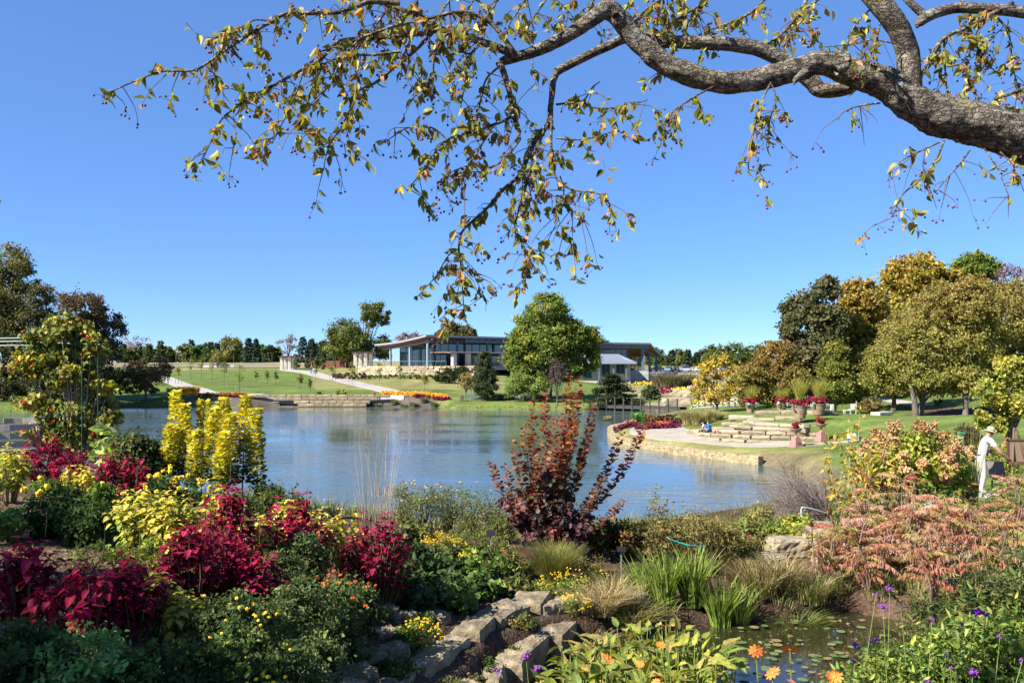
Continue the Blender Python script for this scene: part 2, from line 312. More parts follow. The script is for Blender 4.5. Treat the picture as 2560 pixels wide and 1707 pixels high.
# ------------------------------------------------------------------ ground, lake, pond
def build_ground():
    th = np.radians(np.concatenate([np.linspace(-180, -62, 40)[:-1], np.linspace(-62, -38, 30)[:-1], np.linspace(-38, 38, 470), np.linspace(38, 62, 30)[1:], np.linspace(62, 180, 40)[1:]]))[:-1]
    r = np.concatenate([[.3], np.geomspace(1.2, 160, 300), np.geomspace(165, 6000, 70)])
    T, R = np.meshgrid(th, r); x = R*np.sin(T); y = R*np.cos(T); z = hterr(x, y)
    nth, nr = len(th), len(r)
    z = z+np.where(R < 40, rng.normal(0, .006, z.shape), rng.normal(0, .01, z.shape))*(z > .05)
    # what covers the soil (a property of the place, not of the light)
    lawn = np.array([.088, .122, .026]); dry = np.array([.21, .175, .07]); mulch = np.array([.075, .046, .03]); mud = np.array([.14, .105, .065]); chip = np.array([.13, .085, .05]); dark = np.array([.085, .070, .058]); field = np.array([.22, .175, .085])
    C = np.tile(lawn, (nr, nth, 1)).astype(float)
    u = 1280+F*x/np.maximum(y, .1); s = sdist(x.ravel(), y.ravel(), LAKE).reshape(x.shape)
    def put(mask, c, k=1.0):
        kk = (mask*k)[..., None]; C[:] = C*(1-kk)+c*kk
    nzv = np.sin(x*.9+1.3*np.sin(y*.31))*np.sin(y*.7+np.sin(x*.43))*.5+.5
    front = y > 0
    put(((y < 34) & (u < 2080)) | (y < 14) | ((y < 20) & (u < 2300)) | ~front & (R < 30), mulch)
    put((y < 12) & (u < 420) & front, chip, .8)
    pen = (y > 38) & (y < 112) & (u > 1480)
    put(pen & (s < 5.5) & (u < 2080), dry, np.clip((5.5-s)/4, 0, .8)*(.45+.55*nzv))
    put((y > 36) & (y < 60) & (u > 1900) & (s < 2.2), mud, np.clip((2.2-s)/1.2, 0, 1)*.8)
    put(pen & (u > 1500) & (s < 40), dry, .12*nzv)
    put((sdist(u.ravel(), y.ravel()*4, [(2265, 77*4), (2480, 74*4), (2500, 86*4), (2340, 92*4), (2255, 84*4)]).reshape(u.shape) < 0), mulch*1.25)
    # far bank
    far = (y > 118) & front
    put(far & (y > 152) & (u > 780) & (u < 1260), dry, .55+.25*nzv)
    put(far & (u > 1040) & (u < 1520) & (y < 150), dry, .25*nzv)
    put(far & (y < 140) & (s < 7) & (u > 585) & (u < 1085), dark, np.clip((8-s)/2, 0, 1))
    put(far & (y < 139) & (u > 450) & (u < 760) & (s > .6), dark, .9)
    put(far & (y > 244) & (u < 1000), field, .8)
    put(far & (y > 140) & (u > 1540) & (u < 1950), dry, .6)
    put(far & (y > 140) & (y < 240) & (u > 1500) & (u < 1850), np.array([.22, .17, .11]), .5*nzv)
    put(y > 420, np.array([.10, .11, .04]), .8)
    V = np.stack([x, y, z], -1).reshape(-1, 3)
    i = np.arange(nr-1)[:, None]*nth; j = np.arange(nth)[None, :]; k = (j+1) % nth
    Fq = np.stack([i+j, i+k, i+nth+k, i+nth+j], -1).reshape(-1, 4)[:, ::-1]
    mb = MB(); mb.add(V, Fq, C.reshape(-1, 3)); mb.add(np.vstack([V[:nth], [[0, 0, V[0, 2]]]]), np.array([[q, (q+1) % nth, nth] for q in range(nth)]), np.tile(mulch, (nth+1, 1)))
    m, t, N, L = nodes('soil_and_grass')
    out = N.new('ShaderNodeOutputMaterial'); p = N.new('ShaderNodeBsdfPrincipled'); at = N.new('ShaderNodeAttribute'); at.attribute_name = 'Col'
    tc = N.new('ShaderNodeTexCoord'); last = at.outputs[0]
    for sc, lo, hi, dt in ((.22, .72, 1.28, 6), (2.6, .75, 1.25, 6), (22, .55, 1.45, 8)):
        n1 = N.new('ShaderNodeTexNoise'); n1.inputs['Scale'].default_value = sc; n1.inputs['Detail'].default_value = dt; L.new(tc.outputs['Object'], n1.inputs['Vector'])
        mr = N.new('ShaderNodeMapRange'); mr.inputs[1].default_value = .3; mr.inputs[2].default_value = .7; mr.inputs[3].default_value = lo; mr.inputs[4].default_value = hi; L.new(n1.outputs[0], mr.inputs[0])
        mx = N.new('ShaderNodeMix'); mx.data_type = 'RGBA'; mx.blend_type = 'MULTIPLY'; mx.inputs[0].default_value = 1; L.new(last, mx.inputs[6]); L.new(mr.outputs[0], mx.inputs[7]); last = mx.outputs[2]
    mpp = N.new('ShaderNodeMapping'); mpp.inputs['Scale'].default_value = (.05, .8, 1); mpp.inputs['Rotation'].default_value = (0, 0, .12); L.new(tc.outputs['Object'], mpp.inputs[0])
    n1 = N.new('ShaderNodeTexNoise'); n1.inputs['Scale'].default_value = .9; n1.inputs['Detail'].default_value = 5; L.new(mpp.outputs[0], n1.inputs['Vector'])
    mr = N.new('ShaderNodeMapRange'); mr.inputs[1].default_value = .3; mr.inputs[2].default_value = .7; mr.inputs[3].default_value = .78; mr.inputs[4].default_value = 1.25; L.new(n1.outputs[0], mr.inputs[0])
    mx = N.new('ShaderNodeMix'); mx.data_type = 'RGBA'; mx.blend_type = 'MULTIPLY'; mx.inputs[0].default_value = 1; L.new(last, mx.inputs[6]); L.new(mr.outputs[0], mx.inputs[7]); last = mx.outputs[2]
    n2 = N.new('ShaderNodeTexNoise'); n2.inputs['Scale'].default_value = 30; n2.inputs['Detail'].default_value = 10; L.new(tc.outputs['Object'], n2.inputs['Vector'])
    b = N.new('ShaderNodeBump'); b.inputs['Strength'].default_value = .8; b.inputs['Distance'].default_value = .05; L.new(n2.outputs[0], b.inputs['Height']); L.new(b.outputs[0], p.inputs['Normal'])
    p.inputs['Roughness'].default_value = .95; p.inputs['Specular IOR Level'].default_value = .1
    L.new(last, p.inputs['Base Color']); L.new(p.outputs[0], out.inputs[0])
    tag(mb.build('ground', m, smooth=True), kind='structure')
build_ground()

def water_mat(name, deep, waves, strength, rough):
    m, t, N, L = nodes(name); out = N.new('ShaderNodeOutputMaterial'); p = N.new('ShaderNodeBsdfPrincipled')
    p.inputs['Base Color'].default_value = (*deep, 1); p.inputs['Roughness'].default_value = rough; p.inputs['IOR'].default_value = 2.1
    tc = N.new('ShaderNodeTexCoord'); mp = N.new('ShaderNodeMapping'); mp.inputs['Scale'].default_value = (.55, 1.5, 1); mp.inputs['Rotation'].default_value = (0, 0, .25); L.new(tc.outputs['Object'], mp.inputs[0])
    prev = None
    gm = N.new('ShaderNodeTexNoise'); gm.inputs['Scale'].default_value = .045; gm.inputs['Detail'].default_value = 3; L.new(mp.outputs[0], gm.inputs['Vector'])
    gr = N.new('ShaderNodeMapRange'); gr.inputs[1].default_value = .40; gr.inputs[2].default_value = .62; gr.inputs[3].default_value = .12; gr.inputs[4].default_value = 1.0; L.new(gm.outputs[0], gr.inputs[0])
    for sc, st in waves:
        n = N.new('ShaderNodeTexNoise'); n.inputs['Scale'].default_value = sc; n.inputs['Detail'].default_value = 3; L.new(mp.outputs[0], n.inputs['Vector'])
        b = N.new('ShaderNodeBump'); b.inputs['Distance'].default_value = st
        ml = N.new('ShaderNodeMath'); ml.operation = 'MULTIPLY'; ml.inputs[1].default_value = strength; L.new(gr.outputs[0], ml.inputs[0]); L.new(ml.outputs[0], b.inputs['Strength'])
        L.new(n.outputs[0], b.inputs['Height'])
        if prev: L.new(prev.outputs[0], b.inputs['Normal'])
        prev = b
    L.new(prev.outputs[0], p.inputs['Normal']); L.new(p.outputs[0], out.inputs[0]); return m
M_LAKE = water_mat('lake_water', (.065, .092, .085), [(1.1, .20), (4.0, .045)], .5, .03)
mb = MB(); mb.add([[-260, 20, 0], [70, 20, 0], [70, 180, 0], [-260, 180, 0]], [[0, 1, 2, 3]]); tag(mb.build('lake_water', M_LAKE), kind='structure')
M_POND = water_mat('pond_water', (.02, .02, .008), [(5, .01)], .25, .02)
mb = MB(); pp = [(x, y, POND_Z) for x, y in POND]; cx_ = np.mean(POND, 0); pp = [(cx_[0]+(x-cx_[0])*1.06, cx_[1]+(y-cx_[1])*1.06, POND_Z) for x, y in POND]
mb.add(pp+[(cx_[0], cx_[1], POND_Z)], [[i, (i+1) % len(pp), len(pp)] for i in range(len(pp))][::1]); po = mb.build('pond_water', M_POND); po['kind'] = 'structure'
_m = po.data
if _m.polygons[0].normal.z < 0: _m.flip_normals()

def strip(name, pts, widths, mat, dz=.03, kind='structure', step=1.0, cross=7, thick=.1, flat=None):
    pts = np.asarray(pts, float); L_ = np.linalg.norm(np.diff(pts, axis=0), axis=1).sum(); n = max(4, int(L_/step))
    c = spline(np.c_[pts, np.zeros(len(pts))], n)[:, :2]; wd = np.interp(np.linspace(0, 1, n), np.linspace(0, 1, len(widths)), widths)
    t = norm(np.gradient(c, axis=0)); nrm = np.stack([-t[:, 1], t[:, 0]], 1)
    a = np.linspace(-.5, .5, cross); Pt = c[:, None]+nrm[:, None]*(wd[:, None, None]*a[None, :, None])
    z = hterr(Pt[..., 0], Pt[..., 1])+dz
    if flat is not None: z = np.full(z.shape, flat)
    top = np.concatenate([Pt, z[..., None]], -1).reshape(-1, 3)
    i = np.arange(n-1)[:, None]*cross; j = np.arange(cross-1)[None, :]
    Fq = np.stack([i+j, i+cross+j, i+cross+j+1, i+j+1], -1).reshape(-1, 4)[:, ::-1]
    mb = MB(); mb.add(top, Fq)
    for e in (0, cross-1):      # kerb-like edge
        ed = top.reshape(n, cross, 3)[:, e]; lo = ed-[0, 0, thick]
        q = np.arange(n-1); mb.add(np.vstack([ed, lo]), np.stack([q, q+1, q+1+n, q+n], 1))
    o = mb.build(name, mat); tag(o, kind=kind); return o
def xy(u, d): return (X(u, d), d)
strip('lawn_path', [xy(1010, 139.6), xy(960, 150), xy(900, 165), xy(815, 195), xy(712, 240)], [4.2, 3.6, 3.6, 3.8], M_CONC, .10, step=2)
strip('lawn_path', [xy(528, 139.4), xy(490, 152), xy(440, 175), xy(395, 205)], [3.6, 3.4, 3.4], M_CONC, .10, step=2)
strip('promenade', [xy(492, 138.6), xy(620, 138.7), xy(800, 138.8), xy(1010, 139.0)], [1.5, 1.5], M_CONC, .16, step=2)
strip('patio_path', [xy(2190, 57.5), xy(2110, 58.8), xy(1990, 59.2), xy(1900, 60.6), xy(1800, 63.3), xy(1720, 67.0), xy(1655, 72.3), xy(1640, 78), xy(1652, 85)], [1.0, 1.1, 1.5, 2.2, 3.0, 4.6, 5.2, 4.2, 2.5], noise_mat('pinkish_concrete', (.235, .195, .155), (.33, .285, .23), .8, .85, .2, bscale=25, bdist=.004), .05)
strip('garden_path', [xy(2250, 22.6), xy(2400, 22.4), xy(2560, 22.8), xy(2750, 24)], [1.6, 1.7, 1.8], M_CONC, .03, step=.5)
strip('field_road', [xy(-100, 290), xy(300, 292), xy(520, 292), xy(760, 285), xy(900, 272)], [5, 5], M_CONC, .25, step=4)
strip('field_road', [xy(300, 262), xy(520, 259), xy(700, 252)], [4, 4], plain('asphalt', (.11, .11, .115), .9, bump=.3), .2, step=4)
strip('hill_path', [xy(2180, 104), xy(2230, 101), xy(2290, 96), xy(2330, 95)], [2.0, 2.0], M_CONC, .06)
strip('parking_lot', [xy(1560, 262), xy(1700, 262), xy(1960, 262)], [16, 16], MATS['asphalt'], .15, step=4)
strip('plaza', [xy(1700, 112), xy(1760, 105), xy(1830, 104), xy(1900, 106)], [7, 6, 5, 4], M_CONC, .08)

# ------------------------------------------------------------------ stone blocks
def lumps(P, seed, k):
    """smooth pseudo noise in [-1, 1] at points P"""
    r = np.random.default_rng(1000+seed); out = np.zeros(len(P)); amp = 1.0; tot = 0
    for o_ in range(4):
        for _ in range(3): d_ = r.normal(size=3)*k*(1.9**o_); out += amp/3*np.sin(P@d_+r.uniform(0, 6.28)); 
        tot += amp; amp *= .62
    return out/tot*1.6
def block_mesh(l, w_, h, rough=.06, seg=(14, 8, 7), seed=0):
    """one quarried block: finely cut box with split faces, chipped edges and bedding lines"""
    nx, ny, nz = seg; V = []; idx = {}; Fa = []
    def vid(i, j, k):
        if (i, j, k) not in idx: idx[(i, j, k)] = len(V); V.append((i/nx-.5, j/ny-.5, k/nz-.5))
        return idx[(i, j, k)]
    for a, n1, n2, n3 in ((0, ny, nz, nx), (1, nx, nz, ny), (2, nx, ny, nz)):
        for s_ in (0, n3):
            for p_ in range(n1):
                for q in range(n2):
                    def c(p2, q2):
                        t = [p2, q2]; t.insert(a, s_); return vid(*t)
                    f = [c(p_, q), c(p_+1, q), c(p_+1, q+1), c(p_, q+1)]
                    if (s_ == 0) ^ (a == 1): f = f[::-1]
                    Fa.append(f)
    Q = np.array(V); e = np.sort(np.abs(Q), 1)[:, 1]; edge = np.clip((e-.36)/.14, 0, 1); P = Q*[l, w_, h]; m = min(h, w_)
    side = np.abs(Q[:, 2]) < .49; n1 = lumps(P/m, seed, 2.2); n2 = lumps(P/m*[1, 1, 3.0], seed+50, 5.0); n3 = lumps(P/m, seed+90, 14.0)
    out = norm(Q); k = rough*m*(1.5*n1+1.0*n2*side+.55*n3)-edge**2*m*(.06+.8*rough*np.abs(n2))
    P = P+out*k[:, None]*np.array([1.0, 1.0, .75]); return P, np.array(Fa)
BLK = {}
def block_obj(parent, name, pos, l, w_, h, rz, mat, tilt=(0, 0), shade=1.0, rough=.06, seed=None):
    k = seed if seed is not None else int(rng.integers(0, 9))
    key = (round(rough, 2), k, mat.name, math.hypot(pos[0], pos[1]) < 30)
    if key not in BLK:
        V, Fa = block_mesh(1.6, 1, .55, rough, seed=k, seg=(14, 8, 7) if parent is not None and math.hypot(pos[0], pos[1]) < 30 else (6, 3, 3)); mb = MB(); mb.add(V/[1.6, 1, .55], Fa, np.ones((len(V), 3))*(.8+.4*((k*37) % 10)/10)); BLK[key] = mb.mesh(name, mat)
    o = bpy.data.objects.new(name, BLK[key]); link(o, parent)
    off = np.array(parent.location) if parent is not None else np.zeros(3)
    o.location = [float(c) for c in np.asarray(pos)-off]; o.scale = (l, w_, h); o.rotation_euler = (tilt[0], tilt[1], rz); return o
def course_wall(root, path, z0, courses, hc, depth, lmin, lmax, mat, setback=0.0, name='stone', rough=.06, zfun=None, jit=.03):
    """courses of blocks laid along a path of (x, y); every block an object of its own"""
    path = np.asarray(path, float)
    for c in range(courses):
        Pp = spline(np.c_[path, np.zeros(len(path))], 80)[:, :2]; seg = np.linalg.norm(np.diff(Pp, axis=0), axis=1); cum = np.r_[0, np.cumsum(seg)]
        s_ = -rng.uniform(0, lmin*.5) if c % 2 else 0.0
        while s_ < cum[-1]-.2*lmin:
            l = rng.uniform(lmin, lmax); m = min(max(s_+l/2, 0), cum[-1]); x = np.interp(m, cum, Pp[:, 0]); y = np.interp(m, cum, Pp[:, 1])
            e = min(m+.2, cum[-1]); b = max(m-.2, 0); dx = np.interp(e, cum, Pp[:, 0])-np.interp(b, cum, Pp[:, 0]); dy = np.interp(e, cum, Pp[:, 1])-np.interp(b, cum, Pp[:, 1])
            a = math.atan2(dy, dx); nx, ny = -math.sin(a), math.cos(a); zz = (zfun(x, y) if zfun else z0)+hc*(c+.5)
            k = setback*c+rng.normal(0, jit)
            block_obj(root, name, (x+nx*k, y+ny*k, zz), l*.985, depth, hc*rng.uniform(.94, 1.02), a+rng.normal(0, .015), mat, rough=rough); s_ += l

# lake wall round the peninsula: thin stacked stones
wl = thing('lake_wall', (*UV0(1533, 1088), 0), 'low curved wall of stacked tan limestone along the lake edge of the peninsula', 'stone wall')
wp = np.array([UV0(*p) for p in [(1909, 1162), (1850, 1155), (1714, 1137), (1631, 1121), (1564, 1110), (1540, 1099), (1533, 1088), (1540, 1077)]]+[(13.0, 91)])
mb = MB(); Pp = spline(np.c_[wp, np.zeros(len(wp))], 200)[:, :2]; cum = np.r_[0, np.cumsum(np.linalg.norm(np.diff(Pp, axis=0), axis=1))]
for c in range(7):
    s_ = 0.0; hc = .085
    while s_ < cum[-1]:
        l = rng.uniform(.2, .55); m = min(s_+l/2, cum[-1]); x = np.interp(m, cum, Pp[:, 0]); y = np.interp(m, cum, Pp[:, 1])
        dx = np.interp(min(m+.3, cum[-1]), cum, Pp[:, 0])-np.interp(m-.3, cum, Pp[:, 0]); dy = np.interp(min(m+.3, cum[-1]), cum, Pp[:, 1])-np.interp(m-.3, cum, Pp[:, 1]); a = math.atan2(dy, dx)
        k = -.25+rng.normal(0, .012); V, Fa = box(0, 0, 0, l*.98, .5, hc*rng.uniform(.9, .99)); V = V+rng.normal(0, .006, V.shape)
        ca, sa = math.cos(a), math.sin(a); V = np.stack([V[:, 0]*ca-V[:, 1]*sa+x+sa*k, V[:, 0]*sa+V[:, 1]*ca+y-ca*k, V[:, 2]+c*hc], 1)
        mb.add(V, Fa, np.array([1.0, .95, .82])*rng.uniform(.85, 1.2)); s_ += l
mb.build('stacked_stones', M_STONE, wl, kind='stuff')
# terrace steps across the lake
st = thing('lawn_steps', (*xy(800, 137.3), 0), 'four broad stone steps from the lawn down to the far lake edge', 'steps')
for c, (ua, ub) in enumerate([(745, 900), (735, 920), (685, 945), (610, 975)]):
    y0 = 136.3+c*.55
    course_wall(st, [xy(ua, y0), xy((ua+ub)/2, y0), xy(ub, y0)], .02+c*.46, 1, .46, .7, 1.8, 2.6, M_STONE_D, rough=.05)
# seat ledges of the peninsula
lg = thing('stone_ledge', (*xy(1890, 62.3), .7), 'stepped ledge of long tan blocks beside the curved patio', 'stone ledge')
zf = lambda x, y: .74
for c, (ua, ub, dd) in enumerate([(1752, 1975, 0), (1748, 2040, .35), (1760, 2030, .8), (1835, 1985, 1.25), (1868, 1985, 1.6)]):
    pth = [xy(ua, 65.2+dd), xy(ua*.6+ub*.4, 62.6+dd), xy(ub, 60.8+dd)]
    course_wall(lg, pth, .70+c*.27, 1, .27, .9, 1.1, 2.3, M_STONE, rough=.07)
le2 = thing('stone_ledge', (*xy(1870, 68), 1.5), 'middle row of flat stones set in the grass above the stepped ledge', 'stone ledge')
course_wall(le2, [xy(1780, 67.5), xy(1840, 66.8), xy(1880, 65.6)], 0, 1, .36, .8, 1.6, 2.6, M_STONE, zfun=lambda x, y: hz(x, y)-.05)
course_wall(le2, [xy(1805, 70), xy(1880, 69), xy(1985, 68)], 0, 1, .32, .8, 1.6, 2.6, M_STONE, zfun=lambda x, y: hz(x, y)-.05)
le3 = thing('stone_ledge', (*xy(1920, 72), 2.2), 'uppermost row of pale blocks under the large flower pots', 'stone ledge')
course_wall(le3, [xy(1822, 73), xy(1900, 72), xy(2050, 71)], 0, 1, .42, .8, 1.8, 3.0, M_STONE, zfun=lambda x, y: hz(x, y)-.12)
le4 = thing('stone_ledge', (*xy(1737, 67.5), .7), 'short low stone at the left end of the patio seating', 'stone ledge')
course_wall(le4, [xy(1725, 68.6), xy(1752, 67.6)], 0, 1, .42, .8, .7, 1.0, M_STONE, zfun=lambda x, y: hz(x, y)-.03)

# ------------------------------------------------------------------ visitor building
M_ROOF = plain('grey_roof_metal', (.20, .22, .25), .45, .3, bump=.05, scale=3)
M_FASC = plain('grey_fascia', (.24, .26, .29), .45, .2, bump=.03)
M_STEEL = plain('blue_grey_steel', (.10, .13, .17), .5, .1)
M_SOF = noise_mat('cedar_soffit', (.20, .08, .03), (.34, .155, .06), 2, .6, .1, stretch=(1, 6, 1))
M_GLASS = noise_mat('tinted_glass', (.012, .06, .075), (.028, .09, .105), .15, .04, 0, spec=1.0)
M_CREAM = noise_mat('cream_stone', (.34, .30, .24), (.50, .45, .37), 1.5, .85, .3, bscale=8)
M_PALE = plain('pale_render', (.36, .36, .36), .8, scale=1)
M_BROWN = plain('brown_slats', (.16, .09, .06), .7)
M_RUST = plain('rust_panels', (.16, .06, .045), .8)
A0 = np.array([-19.05, 195.0]); e1 = np.array([.751, .661]); e2 = np.array([-.661, .751])
def bp(s_, t, z): q = A0+s_*e1+t*e2; return np.array([q[0], q[1], z])
RZ = math.atan2(e1[1], e1[0])
bld = thing('visitor_center', bp(30, 8, 6.4), 'long glass visitor building with upswept grey roof and wood soffit', 'building')
def roofz(t): return 11.75+1.65*(1-t/21.0)**1.7
def slab(o_name, grid_top, thick, mt, ms, mf, parent):
    n, m, _ = grid_top.shape; mb = MB(); lo = grid_top-[0, 0, thick]
    i = np.arange(n-1)[:, None]*m; j = np.arange(m-1)[None, :]; q = np.stack([i+j, i+m+j, i+m+j+1, i+j+1], -1).reshape(-1, 4)
    mb.add(grid_top.reshape(-1, 3), q[:, ::-1], m=0); mb.add(lo.reshape(-1, 3), q, m=1)
    for a, b in ((grid_top[0], lo[0]), (grid_top[-1], lo[-1]), (grid_top[:, 0], lo[:, 0]), (grid_top[:, -1], lo[:, -1])):
        k = np.arange(len(a)-1); mb.add(np.vstack([a, b]), np.stack([k, k+1, k+1+len(a), k+len(a)], 1), m=2)
    return mb.build(o_name, [mt, ms, mf], parent)
gt = np.array([[bp(s_, t, roofz(t)) for t in np.linspace(0, 21, 15)] for s_ in np.linspace(0, 60, 8)])
rf = slab('roof', gt, .42, M_ROOF, M_SOF, M_FASC, bld)
for s_ in np.arange(1.2, 30, 2.4):        # rafters under the soffit
    mb = MB(); T = np.linspace(.3, 20.7, 10); c = np.array([bp(s_, t, roofz(t)-.62) for t in T])
    lo = c-[0, 0, .22]; d_ = np.append(e1*.1, 0)
    V = np.vstack([c-d_, c+d_, lo+d_, lo-d_]); k = np.arange(9); n_ = 10
    mb.add(V, np.vstack([np.stack([k+a*n_, k+1+a*n_, k+1+b*n_, k+b*n_], 1) for a, b in ((0, 1), (1, 2), (2, 3), (3, 0))])); mb.build('rafter', M_SOF, bld)
for t in (1.6, 8.5, 16.5):
    c = bp(1.6, t, 0); zt = roofz(t)-.75; mb = MB(); mb.add(*box(c[0], c[1], (6.4+zt)/2, .42, .42, zt-6.4, RZ)); mb.build('column', M_FASC, bld)
for s_ in (10, 19, 28):
    c = bp(s_, 1.6, 0); zt = roofz(1.6)-.75; mb = MB(); mb.add(*box(c[0], c[1], (6.4+zt)/2, .42, .42, zt-6.4, RZ)); mb.build('column', M_STEEL, bld)
for pts in ([bp(1.6, t, roofz(t)-1.05) for t in np.linspace(.5, 20, 10)], [bp(s_, 1.6, roofz(1.6)-1.05) for s_ in np.linspace(1.6, 58, 10)]):
    mb = MB(); V, Fa = tube(pts, .33, 4); mb.add(V, Fa); mb.build('roof_beam', M_STEEL, bld)
PANE = {}
def pane(parent, p0, p1, z0, z1, mat=None, name='pane', th=.06):
    l = math.hypot(p1[0]-p0[0], p1[1]-p0[1])
    mat = mat or M_GLASS
    if mat.name not in PANE: m_ = MB(); m_.add(*box(0, 0, 0, 1, 1, 1)); PANE[mat.name] = m_.mesh(name, mat)
    o = bpy.data.objects.new(name, PANE[mat.name]); link(o, parent); off = np.array(parent.location)
    o.location = [float(c) for c in np.array([(p0[0]+p1[0])/2, (p0[1]+p1[1])/2, (z0+z1)/2])-off]; o.scale = (l, th, z1-z0)
    o.rotation_euler = (0, 0, math.atan2(p1[1]-p0[1], p1[0]-p0[0])); return o
def glazed(parent, p0, p1, zlev, ncol, mull, mw=.12):
    """a glazed wall: every pane an object, mullions and transoms as bars"""
    p0 = np.array(p0[:2]); p1 = np.array(p1[:2])
    for i in range(ncol):
        a, b = p0+(p1-p0)*i/ncol, p0+(p1-p0)*(i+1)/ncol
        for za, zb in zip(zlev[:-1], zlev[1:]): pane(parent, a, b, za, zb-.04, th=.05+.01*((i*7) % 3))
    for i in range(ncol+1):
        a = p0+(p1-p0)*i/ncol; m_ = MB(); m_.add(*box(a[0], a[1], (zlev[0]+zlev[-1])/2, mw, .2, zlev[-1]-zlev[0], math.atan2(p1[1]-p0[1], p1[0]-p0[0]))); m_.build('mullion', mull, parent)
    for z in zlev: pane(parent, p0, p1, z-.06, z+.06, mull, 'transom', .17)
glazed(bld, bp(6, 6, 0), bp(58, 6, 0), [6.45, 9.2, 12.0], 22, M_STEEL)
pane(bld, bp(12, 1.2, 0), bp(59.5, 1.2, 0), 11.9, roofz(1.2)-.43, M_STEEL, 'frieze', .2)
glazed(bld, bp(6, 6, 0), bp(6, 19, 0), [6.45, 9.2, 11.2], 5, M_STEEL)
mb = MB(); c = bp(33, 13, 9.0); mb.add(*box(c[0], c[1], c[2], 52, 11, 5.0, RZ)); mb.build('core_wall', M_STEEL, bld)
# lower front canopy with stone piers
gt = np.array([[bp(s_, t, 9.75-.05*abs(t)) for t in (-5, -2, 2.5)] for s_ in np.linspace(3, 40, 10)]); slab('canopy', gt, .22, M_ROOF, M_BROWN, M_BROWN, bld)
for s_ in (4.5, 8.5, 12.2, 18.5, 22.5, 28, 34): 
    c = bp(s_, -4.2, 0); mb = MB(); V, Fa = block_mesh(1.0, 1.0, 3.1, .015, (2, 2, 6), int(s_*10)); ca, sa = math.cos(RZ), math.sin(RZ)
    mb.add(np.stack([V[:, 0]*ca-V[:, 1]*sa+c[0], V[:, 0]*sa+V[:, 1]*ca+c[1], V[:, 2]+8.0], 1), Fa); mb.build('stone_pier', M_CREAM, bld)
glazed(bld, bp(14, 1.5, 0), bp(40, 1.5, 0), [6.45, 8.9], 9, M_CREAM, .9)
# right pavilion
E1, E2, E3 = PX(1395, 857, 229), PX(1627, 857, 240), PX(1662, 888, 256)
gt = np.array([[np.append((E2+s_*(E1-E2)+t*(E3-E2))[:2], E3[2]+(E2[2]-E3[2])*(1-t)**1.8) for t in np.linspace(0, 1, 14)] for s_ in np.linspace(0, 1, 6)]); slab('roof', gt, .45, M_ROOF, M_SOF, M_FASC, bld)
for u_, d_ in ((1607, 240), (1624, 246), (1641, 252)):
    x_, y_ = xy(u_, d_); zt = 12.3 if u_ < 1615 else (10.6 if u_ < 1630 else 9.4); mb = MB(); mb.add(*box(x_, y_, (4.9+zt)/2, .9 if u_ < 1615 else .6, .6, zt-4.9)); mb.build('column', M_STEEL, bld)
glazed(bld, xy(1440, 236), xy(1567, 241), [4.9, 7.6, 10, 12.2], 9, M_STEEL)
pane(bld, (E1+[0, .6, 0]), (E2+[-.4, .6, 0]), 11.3, 12.4, M_STEEL, 'frieze', .2)
glazed(bld, xy(1567, 241), xy(1604, 262), [4.9, 7.6, 9.5], 4, M_STEEL)
mb = MB(); V, Fa = tube([PX(1607, 872, 240.5), PX(1628, 882, 246), PX(1642, 893, 252)], .35, 4); mb.add(V, Fa); mb.build('roof_beam', M_STEEL, bld)
# low stone wing with hip roof
x0, x1 = X(1395, 214), X(1576, 214)
mb = MB(); mb.add(*box((x0+x1)/2, 220, 4.6, x1-x0, 12, 5.2)); mb.build('stone_wing', M_CREAM, bld)
zr, ze = 9.5, 7.35; xl, xr = X(1380, 212), X(1592, 212)
mb = MB(); V = [(xl, 211.6, ze), (xr, 211.6, ze), (xr-.3, 229, ze), (xl, 229, ze), (X(1440, 219), 219.5, zr), (X(1546, 219), 219.5, zr), (X(1562, 215), 215.5, ze+.75), (X(1425, 215), 215.5, ze+.75)]
mb.add(V, [[0, 1, 6, 7], [7, 6, 5, 4]], m=0); mb.add(V, [[1, 2, 5], [1, 5, 6]], m=0); mb.add(V, [[2, 3, 4, 5], [3, 0, 7, 4]], m=0)
V2 = np.array(V[:4]); mb.add(np.vstack([V2, V2-[0, 0, .35]]), [[0, 4, 5, 1], [1, 5, 6, 2], [2, 6, 7, 3], [3, 7, 4, 0]], m=2); mb.add(V2-[0, 0, .35], [[3, 2, 1, 0]], m=1); mb.build('hip_roof', [M_ROOF, M_SOF, M_FASC], bld)
for ua, ub, va, vb in ((1505, 1524, 909, 940), (1541, 1561, 910, 934), (1462, 1478, 909, 945)):
    a, b = xy(ua, 213.95), xy(ub, 213.95); wn = pane(bld, a, b, Zv(vb, 214), Zv(va, 214), name='window'); 
    for q in np.linspace(0, 1, 3): x_ = a[0]+(b[0]-a[0])*q; mb = MB(); mb.add(*box(x_, 213.88, (Zv(va, 214)+Zv(vb, 214))/2, .16, .16, Zv(va, 214)-Zv(vb, 214)+.2)); mb.build('window_frame', M_STEEL, bld)
for u_ in (1498, 1534, 1566): x_ = X(u_, 212.3); mb = MB(); mb.add(*box(x_, 212.4, 4.6, .35, .35, 4.7)); mb.build('post', M_STEEL, bld)
mb = MB(); mb.add(*box(X(1597, 222), 224, 3.7, 4.9, 4, 3.2)); mb.build('plinth_wall', M_PALE, bld)
